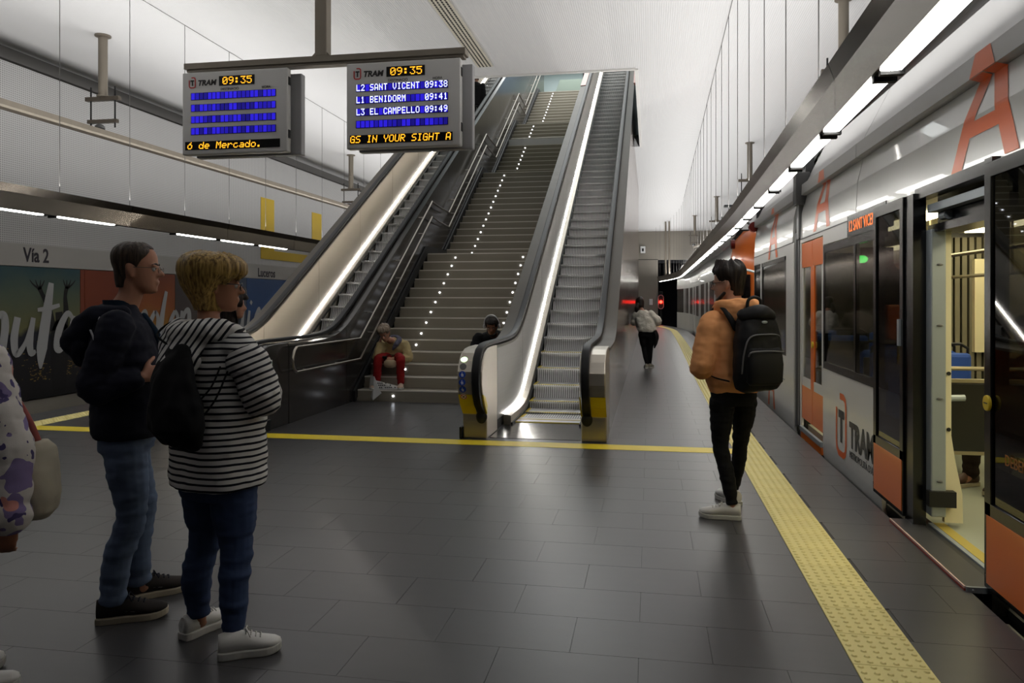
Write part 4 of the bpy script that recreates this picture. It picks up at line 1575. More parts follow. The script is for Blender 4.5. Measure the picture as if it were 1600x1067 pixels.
# end of the unit
en = MB()
en.box(1.78, 13.5, -0.3, 4.10, 13.56, 3.3)
en.obj('end_wall', m_td, T1)
tl = MB()
tl.cyl((1.74, 13.5, 2.72), (1.74, 13.62, 2.72), 0.085, 14)
tl.obj('tail_lamp', mat('tail_red', (120, 30, 24), 0.3), T1)
mr_ = MB()
mr_.tube([(1.76, 13.5, 1.95), (1.5, 13.75, 2.05), (1.33, 13.9, 2.13)], 0.02, 8)
mr_.obj('mirror_arm', m_wht, T1)
# interior
it = MB()
it.box(1.83, -1.5, -0.06, 4.08, 13.5, 0.03)
it.obj('interior_floor', m_ifl, T1)
it = MB()
it.box(4.04, -1.5, 0.03, 4.14, 13.5, 0.85).box(4.04, -1.5, 1.9, 4.14, 13.5, 3.35)
for a, b in ((-1.5, 0.5), (2.4, 3.1), (5.0, 5.4), (7.3, 7.8), (9.2, 10.2), (12.2, 13.5)): it.box(4.04, a, 0.85, 4.14, b, 1.9)
it.obj('far_side', m_cream, T1)
it = MB()
it.box(1.80, -1.5, 2.26, 4.08, 13.5, 2.32)
it.box(1.78, -1.5, 2.0, 2.0, 13.5, 2.03) if False else None
it.obj('interior_ceiling', m_cream, T1)
for x in (2.35, 3.45):
    MB().box(x, 0.0, 2.235, x + 0.22, 9.3, 2.26).obj('ceiling_lamp', m_ilamp, T1)
    MB().box(x, 10.2, 2.235, x + 0.22, 13.3, 2.26).obj('ceiling_lamp', m_ilamp, T1)
cv = MB()
cv.prism([(3.75, 2.26), (4.04, 1.95), (4.04, 2.26)], 1, -1.5, 13.5)
cv.obj('cove', m_cream, T1)
# gangway with bellows ribs and cream pillars
gw = MB()
for i in range(12):
    gw.box(3.05 + 0.075 * i, 9.5, 0.03, 3.10 + 0.075 * i, 9.62, 2.2)
gw.obj('gangway_ribs', mat('rib_grey', (112, 108, 92), 0.6), T1, kind='stuff')
MB().box(3.0, 9.62, 0.03, 4.04, 9.68, 2.26).obj('gangway_back', m_greyd, T1)
MB().box(3.93, 8.2, 0.03, 4.04, 9.5, 2.26).box(3.6, 9.42, 0.9, 3.78, 9.5, 1.95).obj('locker', m_cream, T1)
MB().box(3.93, 8.72, 1.62, 3.915, 8.78, 1.72).obj('alarm_handle', m_red, T1)
va = MB()
va.box(1.98, 6.95, 1.15, 2.12, 7.05, 1.45)
va.obj('ticket_validator', m_aor, T1, bevel=0.02)
MB().box(2.06, 6.94, 0.95, 2.12, 6.98, 1.1).obj('stop_button', MATS['button_yellow'], T1)
po = MB()
po.cyl((1.98, 5.75, 0.52), (1.98, 5.75, 1.9), 0.022, 10).cyl((1.84, 5.75, 1.88), (1.98, 5.75, 1.88), 0.022, 10).cyl((1.84, 5.75, 0.54), (1.98, 5.75, 0.54), 0.022, 10)
poo = po.obj('grab_pole', m_grab, T1, smooth=True)
MB().box(1.95, 5.70, 0.79, 2.02, 5.78, 0.845).cyl((2.02, 5.74, 0.815), (2.13, 5.74, 0.82), 0.022, 10).obj('pole_clamp', m_alu, poo)
for z, x in ((1.88, 2.6), (1.74, 3.3)):
    MB().cyl((x, 4.4, z), (x, 9.3, z), 0.017, 8).cyl((x, 6.2, z), (x, 6.2, 2.26), 0.012, 8).cyl((x, 7.8, z), (x, 7.8, 2.26), 0.012, 8).obj('ceiling_rail', m_grab, T1, smooth=True)
pt_ = MB()
pt_.box(1.90, 5.98, 0.40, 2.72, 6.02, 0.90)
pto = pt_.obj('partition', m_tb, T1, bevel=0.01)
MB().box(1.88, 5.975, 0.90, 2.74, 6.025, 0.925).box(1.9, 5.975, 0.385, 2.74, 6.025, 0.41).box(2.70, 5.975, 0.0, 2.74, 6.025, 0.9).obj('partition_rail', m_grab, pto)
MB().cyl((1.9, 6.0, 1.0), (2.74, 6.0, 1.0), 0.015, 8).obj('partition_bar', m_grab, pto)
MB().prism([(5.99, 0.4), (5.99, 0.03), (6.1, 0.03), (6.4, 0.32), (6.45, 0.4)], 0, 1.95, 2.02).obj('bracket', m_td, pto)


def tram_seat(x, y, d):
    s = MB()
    s.box(x - 0.42, y - 0.22, 0.40, x + 0.42, y + 0.22, 0.48)
    so = s.obj('seat', m_seat, T1, bevel=0.03)
    b = MB()
    b.box(x - 0.42, y + 0.22 * d, 0.46, x + 0.42, y + 0.30 * d, 1.02)
    b.obj('seat_back', m_seat, so, bevel=0.035)
    f = MB()
    f.box(x - 0.40, y + 0.30 * d, 0.42, x + 0.40, y + 0.33 * d, 0.95).box(x - 0.05, y - 0.15, 0.03, x + 0.05, y + 0.15, 0.4)
    f.obj('seat_shell', m_td, so)
    f = MB()
    yb = y + 0.27 * d
    f.tube([(x - 0.40, yb, 0.98), (x - 0.40, yb, 1.06), (x - 0.34, yb, 1.10), (x + 0.34, yb, 1.10), (x + 0.40, yb, 1.06), (x + 0.40, yb, 0.98)], 0.014, 8, up=(0, 1, 0))
    f.obj('grab_frame', m_black, so, smooth=True)


tram_seat(2.38, 7.15, 1)
tram_seat(2.38, 8.0, -1)
tram_seat(3.55, 7.5, -1)
tram_seat(2.4, 11.0, -1)
tram_seat(2.4, 12.2, 1)
tram_seat(3.55, 11.6, 1)
bx_ = MB()
bx_.box(2.02, 7.95, 1.80, 2.32, 8.0, 2.0)
bx_.obj('screen_housing', mat('maroon', (62, 30, 28), 0.5), T1)
gd = MB()
gd.ball((1.95, 7.62, 1.87), (0.05, 0.05, 0.035), 12, 8)
gd.obj('door_light', mat('green_led', (60, 255, 110), 0.4, emit=(50, 255, 100), es=3), T1)

# ------------------------------------------------------------------ second unit ahead
T2 = empty('tram', (1.74, 27, -0.4), 'second tram unit with an orange cab standing ahead of the first', 'tram')
nose = MB()
rs_ = []
for y, ins, top in ((16.1, 0.55, 2.55), (16.25, 0.30, 2.72), (16.55, 0.12, 2.86), (17.0, 0.03, 2.95), (17.7, 0.0, 3.0)):
    x0, x1 = 1.75 + ins, 4.12 - ins
    r = 0.3
    rs_.append([(x0 + 0.05, y, -0.2), (x0, y, 0.2), (x0, y, 1.2), (x0 + 0.01, y, 2.0), (x0 + 0.08, y, top - 0.25), (x0 + 0.3, y, top), (x1 - 0.3, y, top), (x1 - 0.08, y, top - 0.25), (x1, y, 1.2), (x1 - 0.05, y, -0.2)])
nose.rings(rs_)
nose.obj('cab_mask', m_to, T2, smooth=35)
ws = MB()
ws.add([(2.15, 16.085, 0.95), (3.72, 16.085, 0.95), (3.72, 16.085, 2.05), (2.15, 16.085, 2.05)], [(0, 1, 2, 3)])
ws.add([(1.855, 16.56, 0.9), (2.02, 16.26, 0.9), (2.02, 16.26, 2.0), (1.855, 16.56, 2.0)], [(0, 1, 2, 3)])
ws.obj('windscreen', m_tb, T2)
bx = lambda y: bend(y) if y > 30 else bend(y) * 0.5
tl = MB()
tl.cyl((1.78, 16.9, 2.66), (1.70, 16.9, 2.66), 0.1, 14)
tl.obj('marker_lamp', MATS['tail_red'], T2)
secs = []
y = 17.7
k = 0
while y < 40:
    y2 = y + 2.2
    a, b = y, y2 - 0.02
    mb = MB()
    side(mb, a, b, -0.3, 0.8, bx=bx)
    side(mb, a, b, 2.02, 2.55, bx=bx)
    side(mb, a, a + 0.14, 0.8, 2.02, bx=bx)
    mb.obj('flank_panel', m_tw, T2)
    mb = MB()
    side(mb, a, b, 2.55, 3.3, bx=bx)
    mb.obj('roof_fairing', m_tg, T2)
    w2 = MB()
    side(w2, a + 0.14, b, 0.8, 2.02, 0.012, 0.02, bx=bx)
    w2.obj('window', m_tb, T2)
    if k % 2 == 1:
        d2 = MB()
        side(d2, a + 0.3, a + 0.38, 0.0, 2.02, -0.01, 0.02, bx=bx)
        side(d2, a + 1.6, a + 1.68, 0.0, 2.02, -0.01, 0.02, bx=bx)
        d2.obj('door_frame', m_tw, T2)
    y = y2
    k += 1
MB().box(1.66, 19.2, 2.25, 1.72, 19.45, 2.36).obj('side_lamp', mat('lamp_red', (255, 60, 70), 0.4, emit=(255, 50, 60), es=1.2), T2)
b2 = MB()
b2.box(1.9, 17.5, -0.3, 4.1, 39, 0.1)
b2.obj('underframe', m_td, T2)
pg_ = MB()
pg_.tube([(2.6, 18.5, 3.0), (2.2, 19.6, 3.5), (2.4, 20.6, 3.9)], 0.03, 8).box(1.9, 20.5, 3.88, 3.6, 20.7, 3.93).box(1.9, 18.6, 2.98, 3.3, 20.2, 3.12)
pg_.obj('pantograph', m_td, T2)
# ------------------------------------------------------------------ people
CF = Vector((-math.sin(YAW), math.cos(YAW), 0))
CR = Vector((math.cos(YAW), math.sin(YAW), 0))
UPV = Vector((0, 0, 1))
m_skin = mat('skin', (178, 128, 104), 0.5, 0, 0.4, bump=((160, 160, 160), 0.08, 0.001))
m_skin2 = mat('skin_tan', (160, 110, 84), 0.5, 0, 0.4, bump=((160, 160, 160), 0.08, 0.001))
m_skin3 = mat('skin_pale', (190, 146, 124), 0.5, 0, 0.4)
m_eye = mat('eye_white', (200, 196, 190), 0.25)
m_iris = mat('iris', (40, 28, 20), 0.2)


def cloth(name, col, rough=0.85, s=300, b=0.25, var=0.12):
    return mat(name, col, rough, 0, 0.25, bump=((s, s, s), b, 0.0015), var=((9, 9, 9), var))


class Fig:
    """A figure's own frame: x to its right, y where it faces, z up, metres."""

    def __init__(self, base, face, lean=0):
        self.o = Vector(base)
        self.f = Vector(face).normalized()
        self.r = self.f.cross(UPV).normalized()

    def p(self, x, y, z): return self.o + self.r * x + self.f * y + UPV * z

    def d(self, x, y, z): return (self.r * x + self.f * y + UPV * z).normalized()


def spline(P, R, k=5):
    P = [Vector(p) for p in P]
    if not hasattr(R, '__len__'): R = [R] * len(P)
    Q, S = [], []
    for i in range(len(P) - 1):
        p0, p1, p2, p3 = P[max(i - 1, 0)], P[i], P[i + 1], P[min(i + 2, len(P) - 1)]
        r0, r1 = R[i], R[i + 1]
        for j in range(k):
            t = j / k
            Q.append(0.5 * ((2 * p1) + (p2 - p0) * t + (2 * p0 - 5 * p1 + 4 * p2 - p3) * t * t + (3 * p1 - p0 - 3 * p2 + p3) * t ** 3))
            S.append(r0 + (r1 - r0) * (t * t * (3 - 2 * t)))
    return Q + [P[-1]], S + [R[-1]]


def limb(mb, P, R, n=14, k=5, side=None, flat=1.0, round_ends=True):
    """tapering tube through the joints; flat squashes it across side"""
    Q, S = spline(P, R, k)
    s = side or (Q[-1] - Q[0]).orthogonal()
    rs = []
    T = [(Q[min(i + 1, len(Q) - 1)] - Q[max(i - 1, 0)]).normalized() for i in range(len(Q))]
    pts = list(zip(Q, S, T))
    if round_ends:
        a, b = pts[0], pts[-1]
        pts = [(a[0] - a[2] * a[1] * f, a[1] * g, a[2]) for f, g in ((0.75, 0.45), (0.45, 0.8))] + pts + [(b[0] + b[2] * b[1] * f, b[1] * g, b[2]) for f, g in ((0.45, 0.8), (0.75, 0.45))]
    for q, r, t in pts:
        u = (s - t * s.dot(t)).normalized()
        v = t.cross(u)
        rs.append([q + u * (r * math.cos(2 * PI * i / n)) + v * (r * flat * math.sin(2 * PI * i / n)) for i in range(n)])
        s = u
    return mb.rings(rs)


def trunk(mb, F, rings, n=26, e=2.4):
    """rings: (x, y, z, half width, half depth[, tilt forward in degrees])"""
    C_ = [Vector(r[:3]) for r in rings]
    rs = []
    for i, r in enumerate(rings):
        x, y, z, a, b = r[:5]
        til = math.radians(r[5]) if len(r) > 5 else 0
        ring = []
        for j in range(n):
            t = 2 * PI * j / n
            c, s = math.cos(t), math.sin(t)
            px = a * math.copysign(abs(c) ** (2 / e), c)
            py = b * math.copysign(abs(s) ** (2 / e), s)
            ring.append(F.p(x + px, y + py * math.cos(til), z - py * math.sin(til)))
        rs.append(ring)
    return mb.rings(rs)


def fuse(mb, name, m, parent=None, loc=(0, 0, 0), voxel=0.008, smooth=4, wr=None, label=None, post=None, fac=0.5):
    """join the pieces of mb into one continuous surface"""
    l = Vector(loc)
    me = mb.mesh(name, l)
    t = bpy.data.objects.new(name + '_raw', me)
    COL.objects.link(t)
    md = t.modifiers.new('r', 'REMESH')
    md.mode = 'VOXEL'
    md.voxel_size = voxel
    if smooth:
        sm = t.modifiers.new('s', 'SMOOTH')
        sm.factor = fac
        sm.iterations = smooth
    dg = bpy.context.evaluated_depsgraph_get()
    out = bpy.data.meshes.new_from_object(t.evaluated_get(dg))
    bpy.data.objects.remove(t)
    bpy.data.meshes.remove(me)
    out.name = name
    if wr or post:
        n = len(out.vertices)
        co = np.empty(n * 3)
        out.vertices.foreach_get('co', co)
        co = co.reshape(-1, 3)
        nn = np.empty(n * 3)
        out.vertices.foreach_get('normal', nn)
        nn = nn.reshape(-1, 3)
        if wr:
            for (sx, sy, sz), amp in wr:
                d = np.array([noise.noise(Vector((c[0] * sx + 3.1, c[1] * sy, c[2] * sz))) for c in co])
                co = co + nn * (d * amp)[:, None]
        if post: co = post(co, nn)
        out.vertices.foreach_set('co', co.ravel())
        out.update()
    out.materials.clear()
    out.materials.append(m)
    out.polygons.foreach_set('use_smooth', [True] * len(out.polygons))
    o = bpy.data.objects.new(name, out)
    COL.objects.link(o)
    if parent is not None:
        o.parent = parent
        o.location = l - base_of(parent)
    else:
        o.location = l
    if label: o['label'] = label
    return o


HEAD = [(-0.004, 0.056, 0.02, 0.022), (0.006, 0.05, 0.036, 0.042), (0.025, 0.036, 0.050, 0.062), (0.05, 0.024, 0.058, 0.076), (0.08, 0.012, 0.066, 0.086), (0.11, 0.004, 0.072, 0.094),
        (0.14, -0.002, 0.0755, 0.099), (0.17, -0.006, 0.0755, 0.099), (0.195, -0.008, 0.069, 0.090), (0.215, -0.010, 0.054, 0.070), (0.228, -0.010, 0.034, 0.044), (0.234, -0.010, 0.012, 0.016)]


def headp(z):
    if z <= HEAD[0][0]: return HEAD[0][1:]
    for a, b in zip(HEAD, HEAD[1:]):
        if a[0] <= z <= b[0]:
            t = (z - a[0]) / (b[0] - a[0])
            return tuple(a[i] + (b[i] - a[i]) * t for i in (1, 2, 3))
    return HEAD[-1][1:]


class HeadF:
    """head frame: origin at chin height on the neck axis; yaw of the face, nod down, tilt to its right (degrees)"""

    def __init__(self, pos, face, nod=0, tilt=0, s=1.0):
        self.o = Vector(pos)
        f = Vector(face).normalized()
        r = f.cross(UPV).normalized()
        M = Matrix((r, f, UPV)).transposed()
        M = M @ Matrix.Rotation(-math.radians(nod), 3, 'X') @ Matrix.Rotation(math.radians(tilt), 3, 'Y')
        self.M, self.s = M, s

    def p(self, x, y, z): return self.o + self.M @ (Vector((x, y, z)) * self.s)


def head(mb, H, neck_to, female=False, nose=1.0):
    s = H.s
    n = 24
    rs = []
    for z, cy, a, b in HEAD:
        rs.append([H.p(a * math.cos(2 * PI * i / n), cy + b * math.sin(2 * PI * i / n), z) for i in range(n)])
    mb.rings(rs)
    # back of the jaw and the neck
    limb(mb, [H.p(0, -0.02, 0.06), H.p(0, -0.018, -0.01), neck_to], [0.055 * s, 0.053 * s if not female else 0.047 * s, 0.064 * s if not female else 0.056 * s])

    def el(x, y, z, a, b, c):
        R = H.M
        mb.ball(H.p(x, y, z), (a * s, b * s, c * s), 12, 8, R)
    limb(mb, [H.p(0, 0.092, 0.122), H.p(0, 0.106, 0.102), H.p(0, 0.117 * nose if nose > 1 else 0.117, 0.086)], [0.008 * s, 0.010 * s, 0.0135 * s], 10)
    el(0.011, 0.106, 0.082, 0.009, 0.010, 0.008); el(-0.011, 0.106, 0.082, 0.009, 0.010, 0.008)
    for k in (-1, 1):
        el(0.032 * k, 0.086, 0.128, 0.027, 0.012, 0.007)
        # ear: a flattened shell with a lobe
        el(0.075 * k, -0.006, 0.105, 0.009, 0.019, 0.030)
        el(0.079 * k, -0.014, 0.112, 0.007, 0.013, 0.020)
        el(0.073 * k, 0.0, 0.080, 0.007, 0.010, 0.012)
    el(0, 0.098, 0.054, 0.022, 0.009, 0.0055)
    el(0, 0.097, 0.044, 0.019, 0.009, 0.006)
    el(0, 0.086, 0.014, 0.020, 0.014, 0.014)


def face_parts(body, H, brow=None, eyes=True):
    if eyes:
        for k in (-1, 1):
            e = MB().ball(H.p(0.031 * k, 0.082, 0.112), 0.0125 * H.s, 12, 8).obj('eye', m_eye, body, smooth=180)
            MB().ball(H.p(0.031 * k, 0.0905, 0.112), 0.0055 * H.s, 10, 6).obj('iris', m_iris, e, smooth=180)
    if brow:
        for k in (-1, 1):
            b = MB()
            limb(b, [H.p(0.014 * k, 0.0985, 0.131), H.p(0.032 * k, 0.095, 0.136), H.p(0.05 * k, 0.082, 0.131)], [0.0035 * H.s, 0.0045 * H.s, 0.0025 * H.s], 8, 3)
            b.obj('eyebrow', brow, body, smooth=180)


def hair(body, H, m, bottom, thick, rough=0.004, freq=26, n=72, lv=16, name='hair', seed=0, ztop=0.234):
    """cap of hair: bottom(theta) gives the hairline height, theta = 0 at the face, pi at the back; thick(theta, k)"""
    rs = []
    for k in range(lv + 1):
        t = k / lv
        ring = []
        for i in range(n):
            th = 2 * PI * i / n
            zb = bottom(th)
            z = zb + (ztop - 0.003 - zb) * (1 - (1 - t) ** 1.35)
            cy, a, b = headp(z)
            w_ = thick(th, t) + rough * noise.noise(Vector((math.cos(th) * freq * 0.16 + seed, math.sin(th) * freq * 0.16, t * 1.2))) + rough * 0.6 * noise.noise(Vector((math.cos(th) * freq * 0.5, math.sin(th) * freq * 0.5 + seed, t * 2.0)))
            up_ = w_ * t ** 1.5
            c_ = math.cos(th)
            bk = sstep((0.35 - c_) / 0.7)          # towards the nape the neck, not the jaw, carries the hair
            if z < 0.12:
                a = a + (max(a, 0.060) - a) * bk
                yb = max(b - cy, 0.074 + 0.10 * max(0, z))
            else: yb = b - cy
            x = (a + w_) * math.sin(th)
            y = (cy + (b + w_) * c_) * (1 - bk) + bk * ((yb + w_) * c_ if c_ < 0 else cy + (b + w_) * c_)
            ring.append(H.p(x, y, z + up_))
        rs.append(ring)
    mb = MB()
    inner = [[H.p((headp(max(bottom(2 * PI * i / n), 0))[1] - 0.006) * math.sin(2 * PI * i / n), headp(max(bottom(2 * PI * i / n), 0))[0] + (headp(max(bottom(2 * PI * i / n), 0))[2] - 0.006) * math.cos(2 * PI * i / n), bottom(2 * PI * i / n) + 0.004) for i in range(n)]]
    mb.rings(inner + rs)
    return mb.obj(name, m, body, smooth=180)


def hairmat(name, c, c2, s=90):
    m = mat(name, c, 0.45, 0, 0.4)
    nt = m.node_tree
    tc = node(m, 'ShaderNodeTexCoord')
    mp = node(m, 'ShaderNodeMapping')
    mp.inputs['Scale'].default_value = (s, s, 7)
    nz = node(m, 'ShaderNodeTexNoise')
    nz.inputs['Scale'].default_value = 1
    nz.inputs['Detail'].default_value = 3
    nt.links.new(tc.outputs['Object'], mp.inputs[0])
    nt.links.new(mp.outputs[0], nz.inputs['Vector'])
    mx = node(m, 'ShaderNodeMix', data_type='RGBA')
    mx.inputs[6].default_value = lin(c2) + (1,)
    mx.inputs[7].default_value = lin(c) + (1,)
    mr = node(m, 'ShaderNodeMapRange')
    mr.inputs[1].default_value = 0.35
    mr.inputs[2].default_value = 0.65
    nt.links.new(nz.outputs['Fac'], mr.inputs[0])
    nt.links.new(mr.outputs[0], mx.inputs[0])
    b = nt.nodes['Principled BSDF']
    nt.links.new(mx.outputs[2], b.inputs['Base Color'])
    bp = node(m, 'ShaderNodeBump')
    bp.inputs['Strength'].default_value = 0.5
    bp.inputs['Distance'].default_value = 0.004
    nt.links.new(nz.outputs['Fac'], bp.inputs['Height'])
    nt.links.new(bp.outputs[0], b.inputs['Normal'])
    return m


def hand(mb, wrist, d, nrm, side, curl=0.5, s=1.0, spread=0.06):
    """palm, four fingers and a thumb; d along the fingers, nrm out of the back of the hand, side = +1 thumb on d x nrm"""
    d = Vector(d).normalized()
    nrm = Vector(nrm)
    nrm = (nrm - d * nrm.dot(d)).normalized()
    t = d.cross(nrm).normalized() * side      # towards the thumb
    wv = Vector(wrist)
    rs = []
    n = 14
    for y, a, b, o in ((-0.012, 0.024, 0.018, 0), (0.012, 0.029, 0.018, 0.001), (0.045, 0.039, 0.016, 0.001), (0.078, 0.041, 0.0135, -0.001), (0.092, 0.038, 0.011, -0.003)):
        rs.append([wv + d * (y * s) + t * (a * s * math.cos(2 * PI * i / n)) + nrm * (b * s * math.sin(2 * PI * i / n) + o * s) for i in range(n)])
    mb.rings(rs)
    for k, (off, L, r) in enumerate(((0.029, 0.072, 0.0088), (0.0095, 0.081, 0.0092), (-0.0105, 0.075, 0.0088), (-0.029, 0.060, 0.0078))):
        p = wv + d * (0.072 * s) + t * (off * 0.9 * s)
        dirv = (d + t * (off * 2.2 + 0)).normalized()
        pts = [p, wv + d * (0.093 * s) + t * (off * s) - nrm * (0.002 * s)]
        ang = 0
        q = pts[-1]
        for j, fr in enumerate((0.46, 0.31, 0.23)):
            ang += curl * (0.75, 1.0, 0.7)[j]
            v = dirv * math.cos(ang) - nrm * math.sin(ang)
            q = q + v * (L * fr * s)
            pts.append(q)
        limb(mb, pts, [r * s, r * 1.05 * s, r * s, r * 0.92 * s, r * 0.78 * s], 9, 3)
    th = [wv + d * 0.018 * s + t * 0.022 * s - nrm * 0.004 * s]
    v1 = (d * 0.62 + t * 0.75 - nrm * 0.28).normalized()
    v2 = (d * 0.85 + t * 0.35 - nrm * (0.25 + 0.4 * curl)).normalized()
    th.append(th[0] + v1 * 0.042 * s)
    th.append(th[1] + v2 * 0.033 * s)
    th.append(th[2] + (v2 - nrm * 0.25 * curl).normalized() * 0.026 * s)
    limb(mb, th, [0.0145 * s, 0.0125 * s, 0.0108 * s, 0.0088 * s], 9, 3)


def shoe(parent, heel, toe_dir, L, w_, m_up, m_sole, sole=0.028, h=0.085, laces=None, label=None, patch=None, z0=0.0):
    """heel: ground point under the back of the heel; sneaker with its own sole"""
    t = Vector(toe_dir)
    t.z = 0
    t.normalize()
    s = Vector((t.y, -t.x, 0))
    O = Vector(heel)

    def out(u):     # half width along the length
        pts = [(0, 0.55), (0.06, 0.72), (0.2, 0.80), (0.4, 0.78), (0.62, 0.98), (0.78, 1.0), (0.9, 0.82), (0.97, 0.5), (1.0, 0.2)]
        for (a, b), (c, d) in zip(pts, pts[1:]):
            if a <= u <= c: return (b + (d - b) * (u - a) / (c - a)) * w_ / 2
        return 0.1 * w_

    def topz(u):
        pts = [(0, h * 0.92), (0.1, h), (0.32, h * 1.02), (0.45, h * 0.92), (0.62, h * 0.68), (0.8, h * 0.52), (0.93, h * 0.42), (1.0, h * 0.28)]
        for (a, b), (c, d) in zip(pts, pts[1:]):
            if a <= u <= c: return b + (d - b) * (u - a) / (c - a)
        return h * 0.3
    us = [0, 0.03, 0.08, 0.16, 0.26, 0.36, 0.46, 0.56, 0.66, 0.76, 0.85, 0.92, 0.97, 1.0]
    mb = MB()
    rs = []
    n = 14
    for u in us:
        a, z1 = out(u), topz(u)
        ring = []
        for i in range(n):
            th = 2 * PI * i / n
            c, si = math.cos(th), math.sin(th)
            zz = sole * 0.7 + (z1 + sole * 0.3) * (0.5 + 0.5 * si)
            k = 1 - 0.35 * max(0, si) ** 1.5
            ring.append(O + t * (u * L) + s * (a * k * math.copysign(abs(c) ** 0.8, c)) + UPV * zz)
        rs.append(ring)
    mb.rings(rs)
    up_ = mb.obj('shoe', m_up, parent, smooth=70, label=label)
    sb = MB()
    rs = []
    for u, uu in zip(us, [-0.015 + 1.03 * u for u in us]):
        a = out(u) * 1.06
        to = 0.012 * max(0, (u - 0.75) / 0.25) ** 2
        rs.append([O + t * (uu * L) + s * a + UPV * to, O + t * (uu * L) + s * a * 1.02 + UPV * (sole + to), O + t * (uu * L) - s * a * 1.02 + UPV * (sole + to), O + t * (uu * L) - s * a + UPV * to])
    sb.rings(rs)
    sb.obj('sole', m_sole, up_, bevel=0.004)
    if laces:
        lb = MB()
        for k in range(4):
            u = 0.44 + 0.075 * k
            z = sole * 0.7 + topz(u) + sole * 0.3 + 0.002
            limb(lb, [O + t * (u * L) + s * 0.022 + UPV * (z - 0.006), O + t * (u * L + 0.004) + UPV * (z + 0.002), O + t * (u * L) - s * 0.022 + UPV * (z - 0.006)], 0.0035, 6, 2)
        z = sole + topz(0.44) + 0.004
        for k in (-1, 1): limb(lb, [O + t * (0.44 * L) + UPV * z, O + t * (0.46 * L) + s * 0.03 * k + UPV * (z + 0.004), O + t * (0.5 * L) + s * 0.036 * k + UPV * (z - 0.018)], 0.003, 6, 2)
        lb.obj('laces', laces, up_)
    if patch:
        pb = MB()
        for k in (-1, 1):
            A = [(0.38, 0.35), (0.44, 0.35), (0.52, 0.62), (0.47, 0.62)]
            for du in (0.0, 0.10):
                pb.add([O + t * ((u + du) * L) + s * k * (out(u + du) * (1.03 - 0.2 * zf)) + UPV * (sole * 0.8 + topz(u + du) * zf) for u, zf in A], [(0, 1, 2, 3)])
        pb.obj('side_mark', patch, up_)
    return up_


def glasses(body, H, m_, rimless=False, lens=None):
    g = MB()
    for k in (-1, 1):
        c = (0.033 * k, 0.111, 0.108)
        if not rimless:
            g.tube([H.p(c[0] + 0.023 * math.cos(t), c[1] - abs(0.006 * math.cos(t)), c[2] + 0.017 * math.sin(t)) for t in [2 * PI * i / 18 for i in range(18)]], 0.0017 * H.s, 6, closed=True)
        else:
            g.tube([H.p(c[0] + 0.023 * math.cos(t), c[1], c[2] + 0.015 * math.sin(t)) for t in [2 * PI * i / 18 for i in range(18)]], 0.0009 * H.s, 6, closed=True)
        g.tube([H.p(0.057 * k, 0.108, 0.115), H.p(0.07 * k, 0.09, 0.117), H.p(0.079 * k, 0.0, 0.116), H.p(0.078 * k, -0.02, 0.106)], (0.0022 if not rimless else 0.0016) * H.s, 6)
    g.tube([H.p(-0.012, 0.113, 0.111), H.p(0, 0.117, 0.114), H.p(0.012, 0.113, 0.111)], 0.0016 * H.s, 6)
    o = g.obj('glasses', m_, body)
    if lens:
        for k in (-1, 1):
            l = MB()
            l.add([H.p(0.033 * k + 0.022 * math.cos(t), 0.111, 0.108 + 0.016 * math.sin(t)) for t in [2 * PI * i / 16 for i in range(16)]], [tuple(range(16))])
            l.obj('lens', lens, o)
    return o


m_lens = glass('spectacle_lens', (0.92, 0.94, 0.95))
m_navy = cloth('navy_cotton', (24, 26, 38))
m_teal = cloth('collar_teal', (22, 40, 56))
m_jean = cloth('jeans_blue', (88, 102, 126), 0.85, 420, 0.35, 0.3)
m_jean2 = cloth('jeans_indigo', (52, 66, 96), 0.85, 420, 0.3, 0.22)
m_blk = cloth('black_cloth', (17, 17, 19))
m_blk2 = cloth('black_nylon', (20, 20, 22), 0.6)
m_wshoe = mat('white_leather', (206, 204, 200), 0.5)
m_wsole = mat('white_rubber', (190, 188, 182), 0.6)
m_dshoe = cloth('dark_suede', (46, 42, 40))
m_csole = mat('cream_sole', (170, 160, 140), 0.6)
m_pale = mat('pale_piping', (170, 170, 174), 0.6)
WR = [((7, 7, 16), 0.010), ((22, 22, 40), 0.004)]
WRL = [((6, 6, 26), 0.008), ((20, 20, 55), 0.003)]

# ---------------------------------------------------------------- man in the navy jacket (left)
G = CF * 3.70 + CR * ((198 - 800) / 1200 * 3.70)
F = Fig((G.x, G.y, 0), CR * 0.93 + CF * 0.37)
man = None
bd = MB()
H = HeadF(F.p(0, 0.035, 1.532), CR * 0.97 + CF * 0.22, 2, 0, 1.03)
head(bd, H, F.p(0, -0.03, 1.42))
trunk(bd, F, [(0, 0, 0.82, 0.15, 0.10), (0, 0, 1.0, 0.145, 0.10), (0, -0.01, 1.25, 0.165, 0.11), (0, -0.025, 1.38, 0.17, 0.085), (0, -0.03, 1.46, 0.06, 0.06)])
RS, RE, RW = F.p(0.20, -0.03, 1.385), F.p(0.25, -0.11, 1.095), F.p(0.205, 0.085, 1.14)
LS, LE, LW = F.p(-0.20, -0.03, 1.385), F.p(-0.235, -0.04, 1.10), F.p(0.0, 0.17, 1.155)
for A, B_, C_ in ((RS, RE, RW), (LS, LE, LW)):
    limb(bd, [A, (A + B_) / 2, B_], [0.05, 0.045, 0.04])
    limb(bd, [B_, (B_ + C_) / 2, C_], [0.038, 0.036, 0.026])
hand(bd, RW, F.d(-0.4, 0.85, 0.22), F.d(0.85, 0.45, 0.1), -1, 0.7)
hand(bd, LW, F.d(0.6, 0.6, 0.05), F.d(-0.6, 0.8, 0.2), 1, 0.7)
